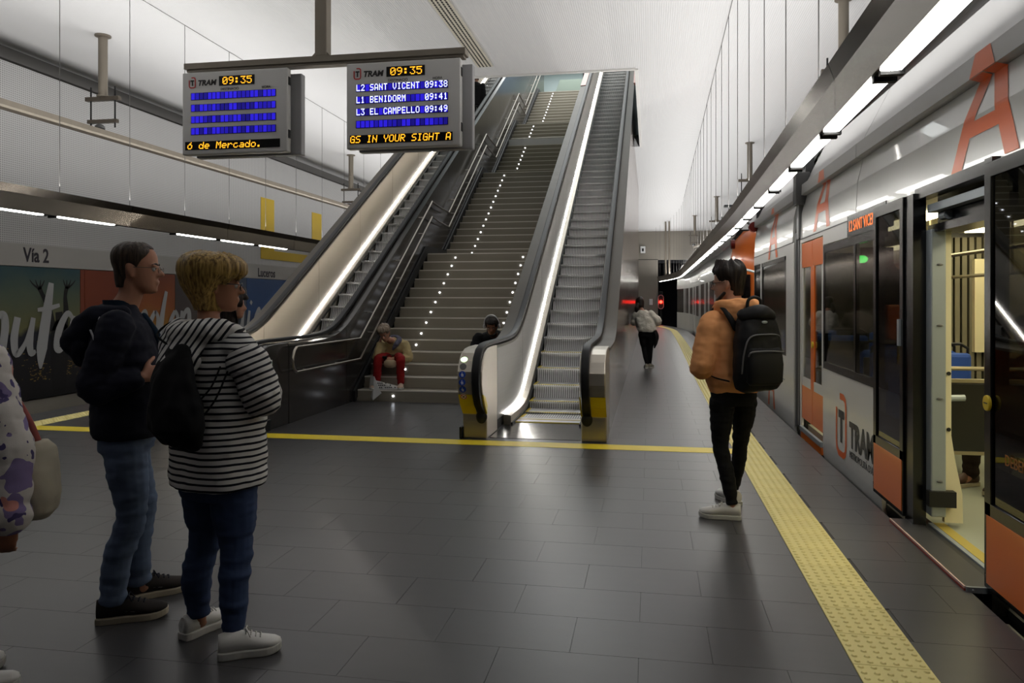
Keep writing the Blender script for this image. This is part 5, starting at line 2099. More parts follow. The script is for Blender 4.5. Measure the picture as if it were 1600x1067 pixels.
for k, (hx_, kn, an) in {1: (0.095, (0.11, 0.03, 0.48), (0.115, -0.05, 0.10)), -1: (-0.095, (-0.10, 0.06, 0.49), (-0.13, 0.045, 0.10))}.items():
    limb(bd, [F.p(hx_, 0, 0.86), F.p(*kn), F.p(*an), F.p(an[0], an[1] + 0.03, 0.06)], [0.055, 0.036, 0.03, 0.024])
man = fuse(bd, 'person', m_skin, None, (G.x, G.y, 0), 0.0065, 3)
tag(man, 'balding person in a navy hooded jacket and blue jeans, hands together, facing the tram', 'person')
face_parts(man, H, hairmat('brow_brown', (50, 40, 34), (30, 24, 20)))
glasses(man, H, m_steeld, True, m_lens)
m_hbr = hairmat('hair_brown', (74, 60, 48), (36, 28, 22))


def hb(th):
    a = abs(((th + PI) % (2 * PI)) - PI)
    if a < 0.5: return 0.205
    if a < 1.15: return 0.205 - (a - 0.5) / 0.65 * 0.055
    if a < 1.45: return 0.15 - (a - 1.15) / 0.3 * 0.045
    if a < 1.85: return 0.125
    return 0.125 - min(1, (a - 1.85) / 0.35) * 0.105


hair(man, H, m_hbr, hb, lambda th, t: 0.009 * (1 - 0.45 * t) * min(1, t * 5 + 0.3), 0.003, 30)
# jacket: body, sleeves, hood, collar, piping
jk = MB()
trunk(jk, F, [(0, 0.0, 0.845, 0.195, 0.145), (0, 0.0, 0.88, 0.205, 0.155), (0, 0.005, 1.0, 0.205, 0.155), (0, -0.005, 1.15, 0.215, 0.16), (0, -0.015, 1.28, 0.22, 0.155), (0, -0.03, 1.38, 0.205, 0.125), (0, -0.04, 1.44, 0.13, 0.095), (0, -0.035, 1.475, 0.08, 0.08)])
for A, B_, C_ in ((RS, RE, RW), (LS, LE, LW)):
    E_ = B_ + (C_ - B_) * 0.86
    limb(jk, [A + (F.p(0, 0, 1.38) - A) * 0.25 - UPV * 0.0, A - UPV * 0.03, (A + B_) / 2, B_, (B_ + E_) / 2, E_], [0.075, 0.082, 0.078, 0.072, 0.062, 0.047])
jacket = fuse(jk, 'jacket', m_navy, man, G, 0.008, 4, WR)
hd = MB()
limb(hd, [F.p(0.12, 0.0, 1.44), F.p(0.10, -0.14, 1.40), F.p(0.0, -0.205, 1.30), F.p(-0.10, -0.14, 1.40), F.p(-0.12, 0.0, 1.44)], [0.035, 0.055, 0.075, 0.055, 0.035], 14, 6)
hd.ball(F.p(0, -0.185, 1.29), (0.12, 0.06, 0.12), 16, 10, Matrix((F.r, F.f, UPV)).transposed())
fuse(hd, 'hood', m_navy, man, G, 0.009, 4, [((12, 12, 20), 0.012)])
co_ = MB()
n = 22
rs = []
for z, a, b, y in ((1.415, 0.105, 0.10, -0.03), (1.465, 0.084, 0.082, -0.02), (1.515, 0.078, 0.076, -0.028), (1.515, 0.072, 0.070, -0.028), (1.46, 0.076, 0.074, -0.02)):
    rs.append([F.p(a * math.cos(t), y + b * math.sin(t), z - 0.055 * max(0, math.sin(t)) ** 2 - 0.02) for t in [2 * PI * i / n for i in range(n)]])
co_.rings(rs, cap=False)
co_.obj('collar', m_teal, man, smooth=60)
op = MB()
limb(op, [F.p(0.02, 0.075, 1.42), F.p(0.03, 0.135, 1.32), F.p(0.03, 0.165, 1.2)], [0.016, 0.018, 0.014], 8, 4, flat=0.5)
op.obj('zip_edge', m_teal, man, smooth=80)
pp = MB()
limb(pp, [F.p(0.10, -0.09, 1.463), F.p(0.175, -0.10, 1.405)], 0.005, 6, 4, flat=0.6)
limb(pp, [F.p(0.235, -0.125, 1.36), F.p(0.285, -0.085, 1.26), F.p(0.30, -0.075, 1.2)], 0.0045, 6, 4, flat=0.6)
pp.obj('piping', m_pale, man, smooth=80)
tj = MB()
trunk(tj, F, [(0, 0.0, 0.78, 0.17, 0.12), (0, 0, 0.86, 0.18, 0.13), (0, 0, 0.92, 0.175, 0.125)])
for k, (kn, an) in {1: ((0.11, 0.03, 0.48), (0.115, -0.05, 0.085)), -1: ((-0.10, 0.06, 0.49), (-0.13, 0.045, 0.085))}.items():
    limb(tj, [F.p(0.09 * k, 0.0, 0.82), F.p(0.098 * k, 0.012, 0.68), F.p(*kn), F.p(kn[0], (kn[1] + an[1]) / 2 - 0.015, 0.3), F.p(*an)], [0.10, 0.092, 0.068, 0.066, 0.06], round_ends=False)
fuse(tj, 'trousers', m_jean, man, G, 0.008, 3, WRL)
m_nmark = mat('shoe_mark', (150, 150, 150), 0.5)
shoe(man, F.p(0.115, -0.115, 0), F.d(0.02, 1, 0), 0.30, 0.108, m_dshoe, m_csole, 0.03, 0.085, m_navy, None, m_nmark)
shoe(man, F.p(-0.13, -0.02, 0), F.d(-0.25, 1, 0), 0.30, 0.108, m_dshoe, m_csole, 0.03, 0.085, m_navy, None, m_nmark)

# ---------------------------------------------------------------- woman in the striped hoodie
def stripes(name, light, dark, per, duty, attr):
    m = mat(name, light, 0.85, 0, 0.25)
    nt = m.node_tree
    at_ = node(m, 'ShaderNodeAttribute')
    at_.attribute_name = attr
    mu = node(m, 'ShaderNodeMath', operation='MULTIPLY')
    mu.inputs[1].default_value = 1 / per
    fr = node(m, 'ShaderNodeMath', operation='FRACT')
    gt = node(m, 'ShaderNodeMath', operation='LESS_THAN')
    gt.inputs[1].default_value = duty
    mx = node(m, 'ShaderNodeMix', data_type='RGBA')
    mx.inputs[6].default_value = lin(light) + (1,)
    mx.inputs[7].default_value = lin(dark) + (1,)
    L = nt.links.new
    L(at_.outputs['Fac'], mu.inputs[0]); L(mu.outputs[0], fr.inputs[0]); L(fr.outputs[0], gt.inputs[0]); L(gt.outputs[0], mx.inputs[0])
    L(mx.outputs[2], nt.nodes['Principled BSDF'].inputs['Base Color'])
    return m


m_str = stripes('striped_jersey', (205, 203, 200), (26, 26, 34), 0.0268, 0.36, 'band')


def band(o, fn):
    me = o.data
    a = me.attributes.new('band', 'FLOAT', 'POINT')
    a.data.foreach_set('value', [fn(v.co + o.matrix_basis.translation + base_of(o.parent)) for v in me.vertices])


G = CF * 3.36 + CR * ((340 - 800) / 1200 * 3.36)
F = Fig((G.x, G.y, 0), CF * 0.84 + CR * 0.54)
bd = MB()
H = HeadF(F.p(-0.03, 0.0, 1.452), CR * 0.93 + CF * 0.36, 4, 0, 1.0)
head(bd, H, F.p(0, -0.045, 1.33), True)
trunk(bd, F, [(0, 0, 0.72, 0.16, 0.12), (0, 0, 0.95, 0.17, 0.13), (0, -0.01, 1.18, 0.165, 0.12), (0, -0.03, 1.31, 0.16, 0.085), (0, -0.04, 1.38, 0.055, 0.055)])
RS, RE, RW = F.p(0.185, -0.02, 1.30), F.p(0.255, 0.03, 1.085), F.p(0.06, 0.21, 1.09)
LS, LE, LW = F.p(-0.185, -0.02, 1.30), F.p(-0.25, 0.03, 1.085), F.p(-0.06, 0.22, 1.12)
for A, B_, C_ in ((RS, RE, RW), (LS, LE, LW)):
    limb(bd, [A, (A + B_) / 2, B_], [0.05, 0.047, 0.042])
    limb(bd, [B_, (B_ + C_) / 2, C_], [0.04, 0.036, 0.026])
hand(bd, RW, F.d(-0.9, 0.25, 0.1), F.d(0.2, 0.95, 0.1), 1, 0.5, 0.93)
hand(bd, LW, F.d(0.9, 0.25, 0.2), F.d(-0.2, 0.95, 0.1), -1, 0.5, 0.93)
legs = {1: ((0.12, 0.005, 0.42), (0.15, -0.03, 0.09)), -1: ((-0.115, 0.02, 0.42), (-0.13, 0.0, 0.09))}
for k, (kn, an) in legs.items():
    limb(bd, [F.p(0.09 * k, 0, 0.78), F.p(*kn), F.p(*an), F.p(an[0] + 0.01 * k, an[1] + 0.03, 0.055)], [0.065, 0.038, 0.03, 0.024])
wom = fuse(bd, 'person', m_skin2, None, (G.x, G.y, 0), 0.0065, 3)
tag(wom, 'short-haired blonde person in a black and white striped hooded top, seen from behind', 'person')
face_parts(wom, H, hairmat('brow_blonde', (110, 84, 50), (80, 60, 36)))
glasses(wom, H, m_tb, False, m_lens)
m_hbl = hairmat('hair_blonde', (186, 152, 82), (96, 72, 32), 110)


def hw(th):
    a = abs(((th + PI) % (2 * PI)) - PI)
    if a < 0.75: return 0.145 + 0.012 * math.sin(a * 9)
    if a < 1.15: return 0.145 - (a - 0.75) / 0.4 * 0.035
    if a < 1.5: return 0.112
    return 0.112 - min(1, (a - 1.5) / 0.42) * 0.118


hair(wom, H, m_hbl, hw, lambda th, t: (0.024 + 0.020 * math.sin(PI * min(1, t * 1.1)) + 0.010 * (1 - math.cos(th)) * math.sin(PI * t)) * min(1, t * 3 + 0.32 + 0.2 * math.cos(th)), 0.006, 34)
tp = MB()
trunk(tp, F, [(0, 0.0, 0.695, 0.222, 0.168), (0, 0, 0.74, 0.225, 0.172), (0, 0.005, 0.95, 0.218, 0.172), (0, 0.0, 1.10, 0.205, 0.162), (0, -0.015, 1.22, 0.20, 0.145), (0, -0.025, 1.31, 0.185, 0.112), (0, -0.04, 1.365, 0.12, 0.085), (0, -0.04, 1.39, 0.075, 0.07)])
for A in (RS, LS): limb(tp, [F.p(0, -0.02, 1.29), A - UPV * 0.015], [0.08, 0.078])
hood_o = fuse(tp, 'hooded_top', m_str, wom, G, 0.0075, 4, WR)
band(hood_o, lambda c: c.z + 0.004 * noise.noise(c * 9) + 0.10 * max(0, c.z - 1.22) * ((c - F.o).dot(F.r)) * -1.2 + 0.25 * max(0, c.z - 1.30))
for A, B_, C_ in ((RS, RE, RW), (LS, LE, LW)):
    sv = MB()
    E_ = B_ + (C_ - B_) * 0.88
    A2 = A - UPV * 0.05 + (A - F.p(0, -0.02, 1.3)) * 0.10
    limb(sv, [A2, (A2 + B_) / 2 + UPV * 0.02, B_, (B_ + E_) / 2, E_], [0.085, 0.088, 0.082, 0.075, 0.05])
    so = fuse(sv, 'sleeve', m_str, wom, G, 0.0075, 4, WR)
    ax = (B_ - A2).normalized()
    ay = (E_ - B_).normalized()

    def sl_fn(c, A2=A2, B_=B_, ax=ax, ay=ay):
        t1 = (c - A2).dot(ax)
        L1 = (B_ - A2).length
        t2 = (c - B_).dot(ay)
        return (t1 if t1 < L1 * 0.8 or t2 < 0.02 else L1 + t2) + 0.004 * noise.noise(c * 10)
    band(so, sl_fn)
hd = MB()
limb(hd, [F.p(0.115, 0.03, 1.36), F.p(0.12, -0.10, 1.37), F.p(0.0, -0.165, 1.345), F.p(-0.12, -0.10, 1.37), F.p(-0.115, 0.03, 1.36)], [0.03, 0.048, 0.062, 0.048, 0.03], 14, 6)
limb(hd, [F.p(0.07, -0.15, 1.35), F.p(0.0, -0.20, 1.235), F.p(-0.09, -0.15, 1.35)], [0.05, 0.075, 0.05], 14, 6)
hd.ball(F.p(-0.01, -0.175, 1.25), (0.12, 0.05, 0.10), 16, 10, Matrix((F.r, F.f, UPV)).transposed())
ho = fuse(hd, 'hood', m_str, wom, G, 0.0075, 4, [((11, 11, 16), 0.016), ((28, 28, 40), 0.006)])
band(ho, lambda c: 0.75 * (c - F.o).dot(F.r) - 0.55 * c.z + 0.5 * (c - F.o).dot(F.f) + 0.02 * noise.noise(c * 7))
tj = MB()
trunk(tj, F, [(0, 0.0, 0.64, 0.175, 0.13), (0, 0, 0.74, 0.19, 0.14), (0, 0, 0.85, 0.185, 0.135)])
for k, (kn, an) in legs.items():
    limb(tj, [F.p(0.095 * k, 0.0, 0.72), F.p(0.098 * k, 0.01, 0.58), F.p(*kn), F.p((kn[0] + an[0]) / 2, -0.02, 0.27), F.p(*an)], [0.112, 0.096, 0.068, 0.064, 0.047], round_ends=False)
fuse(tj, 'jeans', m_jean2, wom, G, 0.008, 3, WRL)
shoe(wom, F.p(0.14, -0.10, 0), CR * 0.93 + CF * 0.36, 0.25, 0.095, m_wshoe, m_wsole, 0.032, 0.075, m_wsole)
shoe(wom, F.p(-0.14, -0.075, 0), CR * 0.45 + CF * 0.89, 0.25, 0.095, m_wshoe, m_wsole, 0.032, 0.075, m_wsole)
# drawstring bag on her back
db_ = MB()
bo = F.p(0.055, -0.245, 0.10)
Rm = Matrix((F.r, F.f, UPV)).transposed()
rs = []
nb = 30
for z, a, b, x, y in ((0.79, 0.035, 0.025, 0.05, 0.03), (0.81, 0.085, 0.05, 0.045, 0.01), (0.88, 0.125, 0.085, 0.03, -0.01), (0.97, 0.130, 0.085, 0.01, -0.005), (1.06, 0.112, 0.07, -0.01, 0.0), (1.14, 0.085, 0.05, -0.02, 0.012), (1.19, 0.06, 0.035, -0.025, 0.03), (1.215, 0.035, 0.02, -0.025, 0.035)):
    rs.append([bo + F.r * (x + 1.12 * a * math.cos(t) * (1 + 0.03 * math.sin(9 * t + z * 20))) + F.f * (y + b * math.sin(t) * (1 + 0.05 * math.sin(7 * t))) + UPV * z for t in [2 * PI * i / nb for i in range(nb)]])
db_.rings(rs)
bag = fuse(db_, 'drawstring_bag', m_blk, None, bo + UPV * 1.0, 0.008, 3, [((14, 14, 8), 0.014), ((30, 30, 18), 0.005)])
tag(bag, 'limp black drawstring bag hanging on the striped top', 'bag')
cd = MB()
limb(cd, [bo + F.r * -0.025 + F.f * 0.03 + UPV * 1.19, F.p(-0.10, -0.22, 1.35), F.p(-0.13, -0.10, 1.41), F.p(-0.13, 0.02, 1.385)], 0.005, 8, 6)
limb(cd, [bo + F.r * 0.12 + F.f * 0.0 + UPV * 0.86, F.p(0.12, -0.20, 1.05), F.p(0.17, -0.155, 1.14), F.p(0.18, -0.12, 1.22)], 0.004, 8, 6)
limb(cd, [bo + F.r * 0.12 + F.f * 0.0 + UPV * 0.86, F.p(0.14, -0.19, 1.0), F.p(0.19, -0.15, 1.09), F.p(0.20, -0.10, 1.2)], 0.004, 8, 6)
cd.obj('cord', m_blk, bag, smooth=180)
# ---------------------------------------------------------------- man in the orange hoodie with the black backpack
m_hood = cloth('orange_fleece', (228, 160, 106), 0.9, 260, 0.25, 0.12)
G = CF * 5.34 + CR * ((1146 - 800) / 1200 * 5.34)
F = Fig((G.x, G.y, 0), CF * 0.965 - CR * 0.26)
bd = MB()
H = HeadF(F.p(-0.015, 0.01, 1.497), -CR * 0.84 + CF * 0.54, 6, 0, 1.04)
head(bd, H, F.p(0, -0.05, 1.38))
trunk(bd, F, [(0, 0, 0.80, 0.14, 0.09), (0, 0, 0.98, 0.14, 0.09), (0, -0.01, 1.22, 0.16, 0.10), (0, -0.03, 1.36, 0.17, 0.08), (0, -0.04, 1.43, 0.055, 0.055)])
RS, RE, RW = F.p(0.195, -0.03, 1.36), F.p(0.27, 0.03, 1.06), F.p(0.10, 0.2, 1.08)
LS, LE, LW = F.p(-0.195, -0.03, 1.36), F.p(-0.265, -0.03, 1.03), F.p(-0.14, 0.19, 1.03)
for A, B_, C_ in ((RS, RE, RW), (LS, LE, LW)):
    limb(bd, [A, (A + B_) / 2, B_], [0.05, 0.045, 0.04])
    limb(bd, [B_, (B_ + C_) / 2, C_], [0.038, 0.035, 0.026])
hand(bd, RW, F.d(-0.8, 0.5, 0.15), F.d(0.4, 0.7, -0.4), 1, 0.6)
hand(bd, LW, F.d(0.8, 0.5, 0.15), F.d(-0.4, 0.7, -0.4), -1, 0.6)
legs = {1: ((0.085, 0.02, 0.47), (0.085, -0.02, 0.10)), -1: ((-0.085, 0.02, 0.47), (-0.03, -0.02, 0.10))}
legs = {1: (G + CR * 0.10 + CF * 0.17 + UPV * 0.48, G + CR * 0.085 + CF * 0.29 + UPV * 0.11), -1: (G - CR * 0.09 - CF * 0.01 + UPV * 0.47, G - CR * 0.04 - CF * 0.11 + UPV * 0.10)}
for k, (kn, an) in legs.items():
    limb(bd, [F.p(0.08 * k, 0, 0.84), kn, an, an + F.f * 0.02 - UPV * 0.04], [0.055, 0.032, 0.026, 0.022])
guy = fuse(bd, 'person', m_skin3, None, (G.x, G.y, 0), 0.0075, 3)
tag(guy, 'standing person in an orange hoodie and black jeans, head turned to the left', 'person')
face_parts(guy, H, hairmat('brow_dark', (34, 28, 24), (20, 16, 14)))
glasses(guy, H, m_tb, False, m_lens)
m_hdk = hairmat('hair_dark', (46, 36, 30), (18, 14, 12))


def hg_(th):
    a = abs(((th + PI) % (2 * PI)) - PI)
    if a < 0.7: return 0.175
    if a < 1.25: return 0.175 - (a - 0.7) / 0.55 * 0.06
    if a < 1.75: return 0.118
    return 0.118 - min(1, (a - 1.75) / 0.5) * 0.10


hair(guy, H, m_hdk, hg_, lambda th, t: (0.010 + 0.020 * t * (1.2 + 0.5 * math.cos(th))) * min(1, t * 3 + 0.25), 0.016, 62, seed=3)
# beard shadow along the jaw
bs_ = MB()
limb(bs_, [H.p(0.058, 0.02, 0.045), H.p(0.045, 0.06, 0.012), H.p(0, 0.088, 0.002), H.p(-0.045, 0.06, 0.012), H.p(-0.058, 0.02, 0.045)], [0.012, 0.014, 0.016, 0.014, 0.012], 10, 5)
bs_.obj('beard', MATS['hair_dark'], guy, smooth=180)
jk = MB()
trunk(jk, F, [(0, 0, 0.85, 0.165, 0.115), (0, 0, 0.88, 0.175, 0.125), (0, 0, 0.93, 0.195, 0.145), (0, 0, 1.05, 0.195, 0.14), (0, -0.01, 1.2, 0.205, 0.14), (0, -0.03, 1.33, 0.195, 0.115), (0, -0.04, 1.40, 0.13, 0.09), (0, -0.04, 1.44, 0.085, 0.075)])
for A, B_, C_ in ((RS, RE, RW), (LS, LE, LW)):
    E_ = B_ + (C_ - B_) * 0.88
    limb(jk, [A + (F.p(0, -0.03, 1.36) - A) * 0.25, A - UPV * 0.035, (A + B_) / 2 - UPV * 0.0, B_, (B_ + E_) / 2, E_], [0.07, 0.077, 0.078, 0.077, 0.066, 0.045])
fuse(jk, 'hoodie', m_hood, guy, G, 0.009, 4, WR)
hd = MB()
limb(hd, [F.p(0.10, 0.05, 1.43), F.p(0.115, -0.07, 1.455), F.p(0.0, -0.15, 1.45), F.p(-0.115, -0.07, 1.455), F.p(-0.10, 0.05, 1.43)], [0.03, 0.045, 0.055, 0.045, 0.03], 14, 6)
limb(hd, [F.p(0.10, -0.10, 1.42), F.p(0.0, -0.165, 1.385), F.p(-0.10, -0.10, 1.42)], [0.045, 0.06, 0.045], 14, 6)
fuse(hd, 'hood', m_hood, guy, G, 0.008, 4, [((14, 14, 26), 0.014), ((30, 30, 40), 0.004)])
tj = MB()
trunk(tj, F, [(0, 0, 0.76, 0.15, 0.105), (0, 0, 0.86, 0.165, 0.115), (0, 0, 0.90, 0.16, 0.11)])
for k, (kn, an) in legs.items():
    limb(tj, [F.p(0.085 * k, 0, 0.80), F.p(0.09 * k, 0, 0.68) + (kn - F.p(0.09 * k, 0, 0.47)) * 0.3, kn, kn * 0.5 + an * 0.5 - F.f * 0.012, an], [0.092, 0.080, 0.056, 0.052, 0.040], round_ends=False)
fuse(tj, 'jeans', m_blk, guy, G, 0.008, 3, WRL)
la, ra = legs[-1][1], legs[1][1]
shoe(guy, Vector((la.x, la.y, 0)) + CR * 0.055 - CF * 0.01, -CR * 0.96 + CF * 0.28, 0.275, 0.10, m_wshoe, m_wsole, 0.03, 0.08, m_wsole)
shoe(guy, Vector((ra.x, ra.y, 0)) - CF * 0.06 + CR * 0.02, CF * 0.95 - CR * 0.3, 0.275, 0.10, m_wshoe, m_wsole, 0.03, 0.08, m_wsole)
# backpack
bp_ = MB()
n = 28
rs = []
for z, a, b, y in ((0.885, 0.10, 0.05, -0.235), (0.902, 0.145, 0.085, -0.24), (0.970, 0.165, 0.11, -0.25), (1.105, 0.168, 0.112, -0.255), (1.241, 0.158, 0.10, -0.25), (1.354, 0.135, 0.085, -0.24), (1.422, 0.10, 0.06, -0.235), (1.444, 0.06, 0.03, -0.23)):
    ring = []
    for i in range(n):
        t = 2 * PI * i / n
        c, s = math.cos(t), math.sin(t)
        ring.append(F.p(0.025 + a * math.copysign(abs(c) ** 0.7, c), y + b * math.copysign(abs(s) ** 0.8, s), z))
    rs.append(ring)
bp_.rings(rs)
bpk = fuse(bp_, 'backpack', m_blk2, None, F.p(0.02, -0.25, 1.128), 0.009, 3, [((9, 9, 9), 0.010), ((24, 24, 24), 0.003)])
tag(bpk, 'black backpack with two grey zips on the back of the orange hoodie', 'backpack')
pk = MB()
rs = []
for z, a, b in ((0.936, 0.11, 0.03), (0.958, 0.13, 0.045), (1.071, 0.135, 0.05), (1.162, 0.125, 0.035), (1.184, 0.11, 0.015)):
    rs.append([F.p(0.025 + a * math.copysign(abs(math.cos(t)) ** 0.6, math.cos(t)), -0.335 + b * math.copysign(abs(math.sin(t)) ** 0.8, math.sin(t)), z) for t in [2 * PI * i / 24 for i in range(24)]])
pk.rings(rs)
pk.obj('front_pocket', m_blk2, bpk, smooth=60)
m_zip = mat('zip_grey', (92, 92, 94), 0.5)
zp = MB()
limb(zp, [F.p(-0.135, -0.325, 1.015), F.p(-0.13, -0.345, 1.151), F.p(-0.09, -0.355, 1.252), F.p(0.03, -0.356, 1.269), F.p(0.14, -0.325, 1.258), F.p(0.17, -0.29, 1.218)], 0.006, 8, 6, flat=0.7)
zp.obj('upper_zip', m_zip, bpk, smooth=180)
zp = MB()
limb(zp, [F.p(-0.11, -0.365, 1.128), F.p(-0.09, -0.378, 1.156), F.p(0.04, -0.388, 1.162), F.p(0.15, -0.36, 1.151)], 0.006, 8, 6, flat=0.7)
zp.obj('lower_zip', m_zip, bpk, smooth=180)
MB().ball(F.p(0.175, -0.285, 1.207), (0.008, 0.006, 0.02), 8, 6).obj('zip_puller', m_alu, bpk)
MB().ball(F.p(0.02, -0.345, 1.348), (0.022, 0.006, 0.010), 12, 8, Matrix((F.r, F.f, UPV)).transposed()).obj('badge', m_alu, bpk)
hl = MB()
limb(hl, [F.p(-0.03, -0.22, 1.422), F.p(-0.025, -0.225, 1.490), F.p(0.02, -0.225, 1.512), F.p(0.065, -0.225, 1.490), F.p(0.07, -0.22, 1.422)], 0.011, 8, 5)
hl.obj('carry_loop', m_blk2, bpk, smooth=180)
tf = MB()
limb(tf, [F.p(-0.09, -0.26, 1.393), F.p(0.02, -0.305, 1.416), F.p(0.12, -0.26, 1.393)], [0.045, 0.055, 0.045], 12, 6, flat=0.75)
tf.obj('top_flap', m_blk2, bpk, smooth=180)
for k in (-1, 1):
    st = MB()
    P = [F.p(0.10 * k + 0.02, -0.16, 1.30), F.p(0.115 * k, -0.13, 1.40), F.p(0.125 * k, -0.05, 1.455), F.p(0.13 * k, 0.05, 1.41), F.p(0.135 * k, 0.115, 1.30), F.p(0.15 * k, 0.14, 1.15), F.p(0.19 * k, 0.09, 1.02), F.p(0.19 * k, -0.05, 0.97), F.p(0.15 * k + 0.01, -0.17, 0.95)]
    limb(st, P, [0.022, 0.03, 0.032, 0.03, 0.028, 0.02, 0.012, 0.010, 0.012], 10, 6, side=F.r, flat=0.45)
    st.obj('shoulder_strap', m_blk2, bpk, smooth=180)

# ---------------------------------------------------------------- far person in the white fluffy sweater, leaning to the escalator flank
G = Vector((-0.06, 16.9, 0))
F = Fig(G, Vector((0.12, 1, 0)))
m_fluff = cloth('white_fleece', (222, 216, 204), 0.95, 90, 0.6, 0.15)
bd = MB()
H = HeadF(F.p(-0.13, 0.03, 1.30), F.d(-0.1, 1, 0), 16, -10, 0.98)
head(bd, H, F.p(-0.09, 0.0, 1.22), True)
trunk(bd, F, [(0, 0, 0.74, 0.15, 0.11), (0, 0, 0.9, 0.15, 0.11), (-0.04, 0, 1.08, 0.15, 0.11), (-0.08, 0, 1.2, 0.15, 0.08), (-0.09, 0, 1.26, 0.05, 0.05)])
LS, LE, LW = F.p(-0.23, 0, 1.16), F.p(-0.29, 0.1, 0.98), F.p(-0.22, 0.24, 1.1)
RS, RE, RW = F.p(0.08, 0, 1.19), F.p(0.25, -0.03, 1.02), F.p(0.13, 0.12, 0.92)
for A, B_, C_ in ((RS, RE, RW), (LS, LE, LW)):
    limb(bd, [A, B_, C_], [0.045, 0.04, 0.026])
hand(bd, RW, F.d(-0.7, 0.6, -0.2), F.d(0.5, 0.8, 0), 1, 0.5, 0.92)
hand(bd, LW, F.d(0, 0.5, 0.9), F.d(0, -0.9, 0.5), 1, 0.3, 0.92)
legs = {1: (F.p(0.075, 0.0, 0.43), F.p(0.06, 0.04, 0.10)), -1: (F.p(-0.06, 0.02, 0.43), F.p(0.005, -0.04, 0.10))}
for k, (kn, an) in legs.items(): limb(bd, [F.p(0.08 * k, 0, 0.8), kn, an, an + F.f * 0.03 - UPV * 0.05], [0.06, 0.036, 0.026, 0.024])
fw = fuse(bd, 'person', m_skin, None, G, 0.012, 2)
tag(fw, 'person in a white fluffy sweater and black leggings, far down the platform', 'person')
hair(fw, H, m_hdk, lambda th: 0.16 if abs(((th + PI) % (2 * PI)) - PI) < 0.9 else -0.005, lambda th, t: 0.022 * min(1, t * 4 + 0.4), 0.006, 20, 40, 8)
pt2 = MB()
limb(pt2, [H.p(-0.05, -0.08, 0.08), H.p(-0.09, -0.06, 0.0), H.p(-0.10, 0.0, -0.10), H.p(-0.10, 0.03, -0.2)], [0.04, 0.05, 0.045, 0.02], 10, 5)
pt2.obj('ponytail', m_hdk, fw, smooth=180)
jk = MB()
trunk(jk, F, [(0, 0, 0.79, 0.18, 0.135), (0, 0, 0.84, 0.215, 0.165), (-0.02, 0, 0.95, 0.215, 0.16), (-0.05, 0, 1.08, 0.205, 0.14), (-0.08, 0, 1.19, 0.17, 0.11), (-0.09, 0, 1.26, 0.07, 0.07)])
for A, B_, C_ in ((RS, RE, RW), (LS, LE, LW)): limb(jk, [A, (A + B_) / 2, B_, (B_ * 0.5 + C_ * 0.5), C_], [0.08, 0.08, 0.08, 0.07, 0.045])
fuse(jk, 'sweater', m_fluff, fw, G, 0.013, 3, [((12, 12, 14), 0.016), ((45, 45, 45), 0.006)])
tj = MB()
trunk(tj, F, [(0, 0, 0.68, 0.16, 0.12), (0, 0, 0.8, 0.18, 0.13)])
for k, (kn, an) in legs.items(): limb(tj, [F.p(0.09 * k, 0, 0.74), kn * 0.55 + F.p(0.09 * k, 0, 0.74) * 0.45, kn, kn * 0.5 + an * 0.5 - F.f * 0.02, an], [0.10, 0.085, 0.06, 0.055, 0.036])
fuse(tj, 'leggings', m_blk, fw, G, 0.012, 2)
for k, (kn, an) in legs.items(): shoe(fw, Vector((an.x, an.y, 0)) - F.f * 0.06, F.d(0.2 * k, 1, 0), 0.25, 0.09, mat('silver_shoe%d' % k, (150, 146, 130), 0.3, 0.4), m_wsole, 0.025, 0.08)
jt = MB()
limb(jt, [F.p(0.17, -0.06, 0.84), F.p(0.22, -0.06, 0.7), F.p(0.20, -0.05, 0.56), F.p(0.17, -0.04, 0.45)], [0.05, 0.06, 0.05, 0.02], 12, 5, flat=0.5)
tag(jt.obj('dark_garment', m_blk2, None, smooth=180, loc=F.p(0.2, -0.05, 0.6)), 'dark garment hanging at the right hip of the white sweater', 'jacket')

# ---------------------------------------------------------------- elderly person sitting on the steps by the granite flank
S = Vector((-3.86, 11.36, 0))
F = Fig(S, Vector((0.06, -1, 0)))
m_tan = cloth('tan_quilted', (178, 160, 116), 0.8)
m_dred = cloth('red_trousers', (130, 22, 22), 0.85)
m_grey_h = hairmat('hair_grey', (150, 134, 116), (96, 84, 72))
bd = MB()
H = HeadF(F.p(-0.02 + 0.08, 0.30, 0.90), F.d(-0.05, 1, 0), 32, 10, 0.98)
head(bd, H, F.p(0.02, 0.17, 0.86), True)
trunk(bd, F, [(0, -0.02, 0.55, 0.16, 0.11, 5), (0, 0.02, 0.66, 0.16, 0.11, 15), (0, 0.09, 0.80, 0.165, 0.10, 30), (0.01, 0.13, 0.86, 0.15, 0.07, 35), (0.02, 0.16, 0.88, 0.05, 0.05, 40)])
RS, RE, RW = F.p(0.17, 0.12, 0.80), F.p(0.20, 0.33, 0.62), F.p(0.155, 0.30, 0.86)
LS, LE, LW = F.p(-0.17, 0.10, 0.80), F.p(-0.24, 0.16, 0.60), F.p(-0.04, 0.33, 0.60)
for A, B_, C_ in ((RS, RE, RW), (LS, LE, LW)): limb(bd, [A, (A + B_) / 2, B_, C_], [0.045, 0.042, 0.038, 0.025])
hand(bd, RW, F.d(-0.25, 0.0, 1), F.d(0.8, 0.4, 0.1), -1, 0.5, 0.9)
hand(bd, LW, F.d(0.8, 0.45, -0.05), F.d(-0.3, 0.6, 0.7), 1, 0.6, 0.9)
legs = {1: (F.p(0.15, 0.42, 0.60), F.p(0.16, 0.48, 0.26)), -1: (F.p(-0.19, 0.42, 0.60), F.p(-0.20, 0.46, 0.26))}
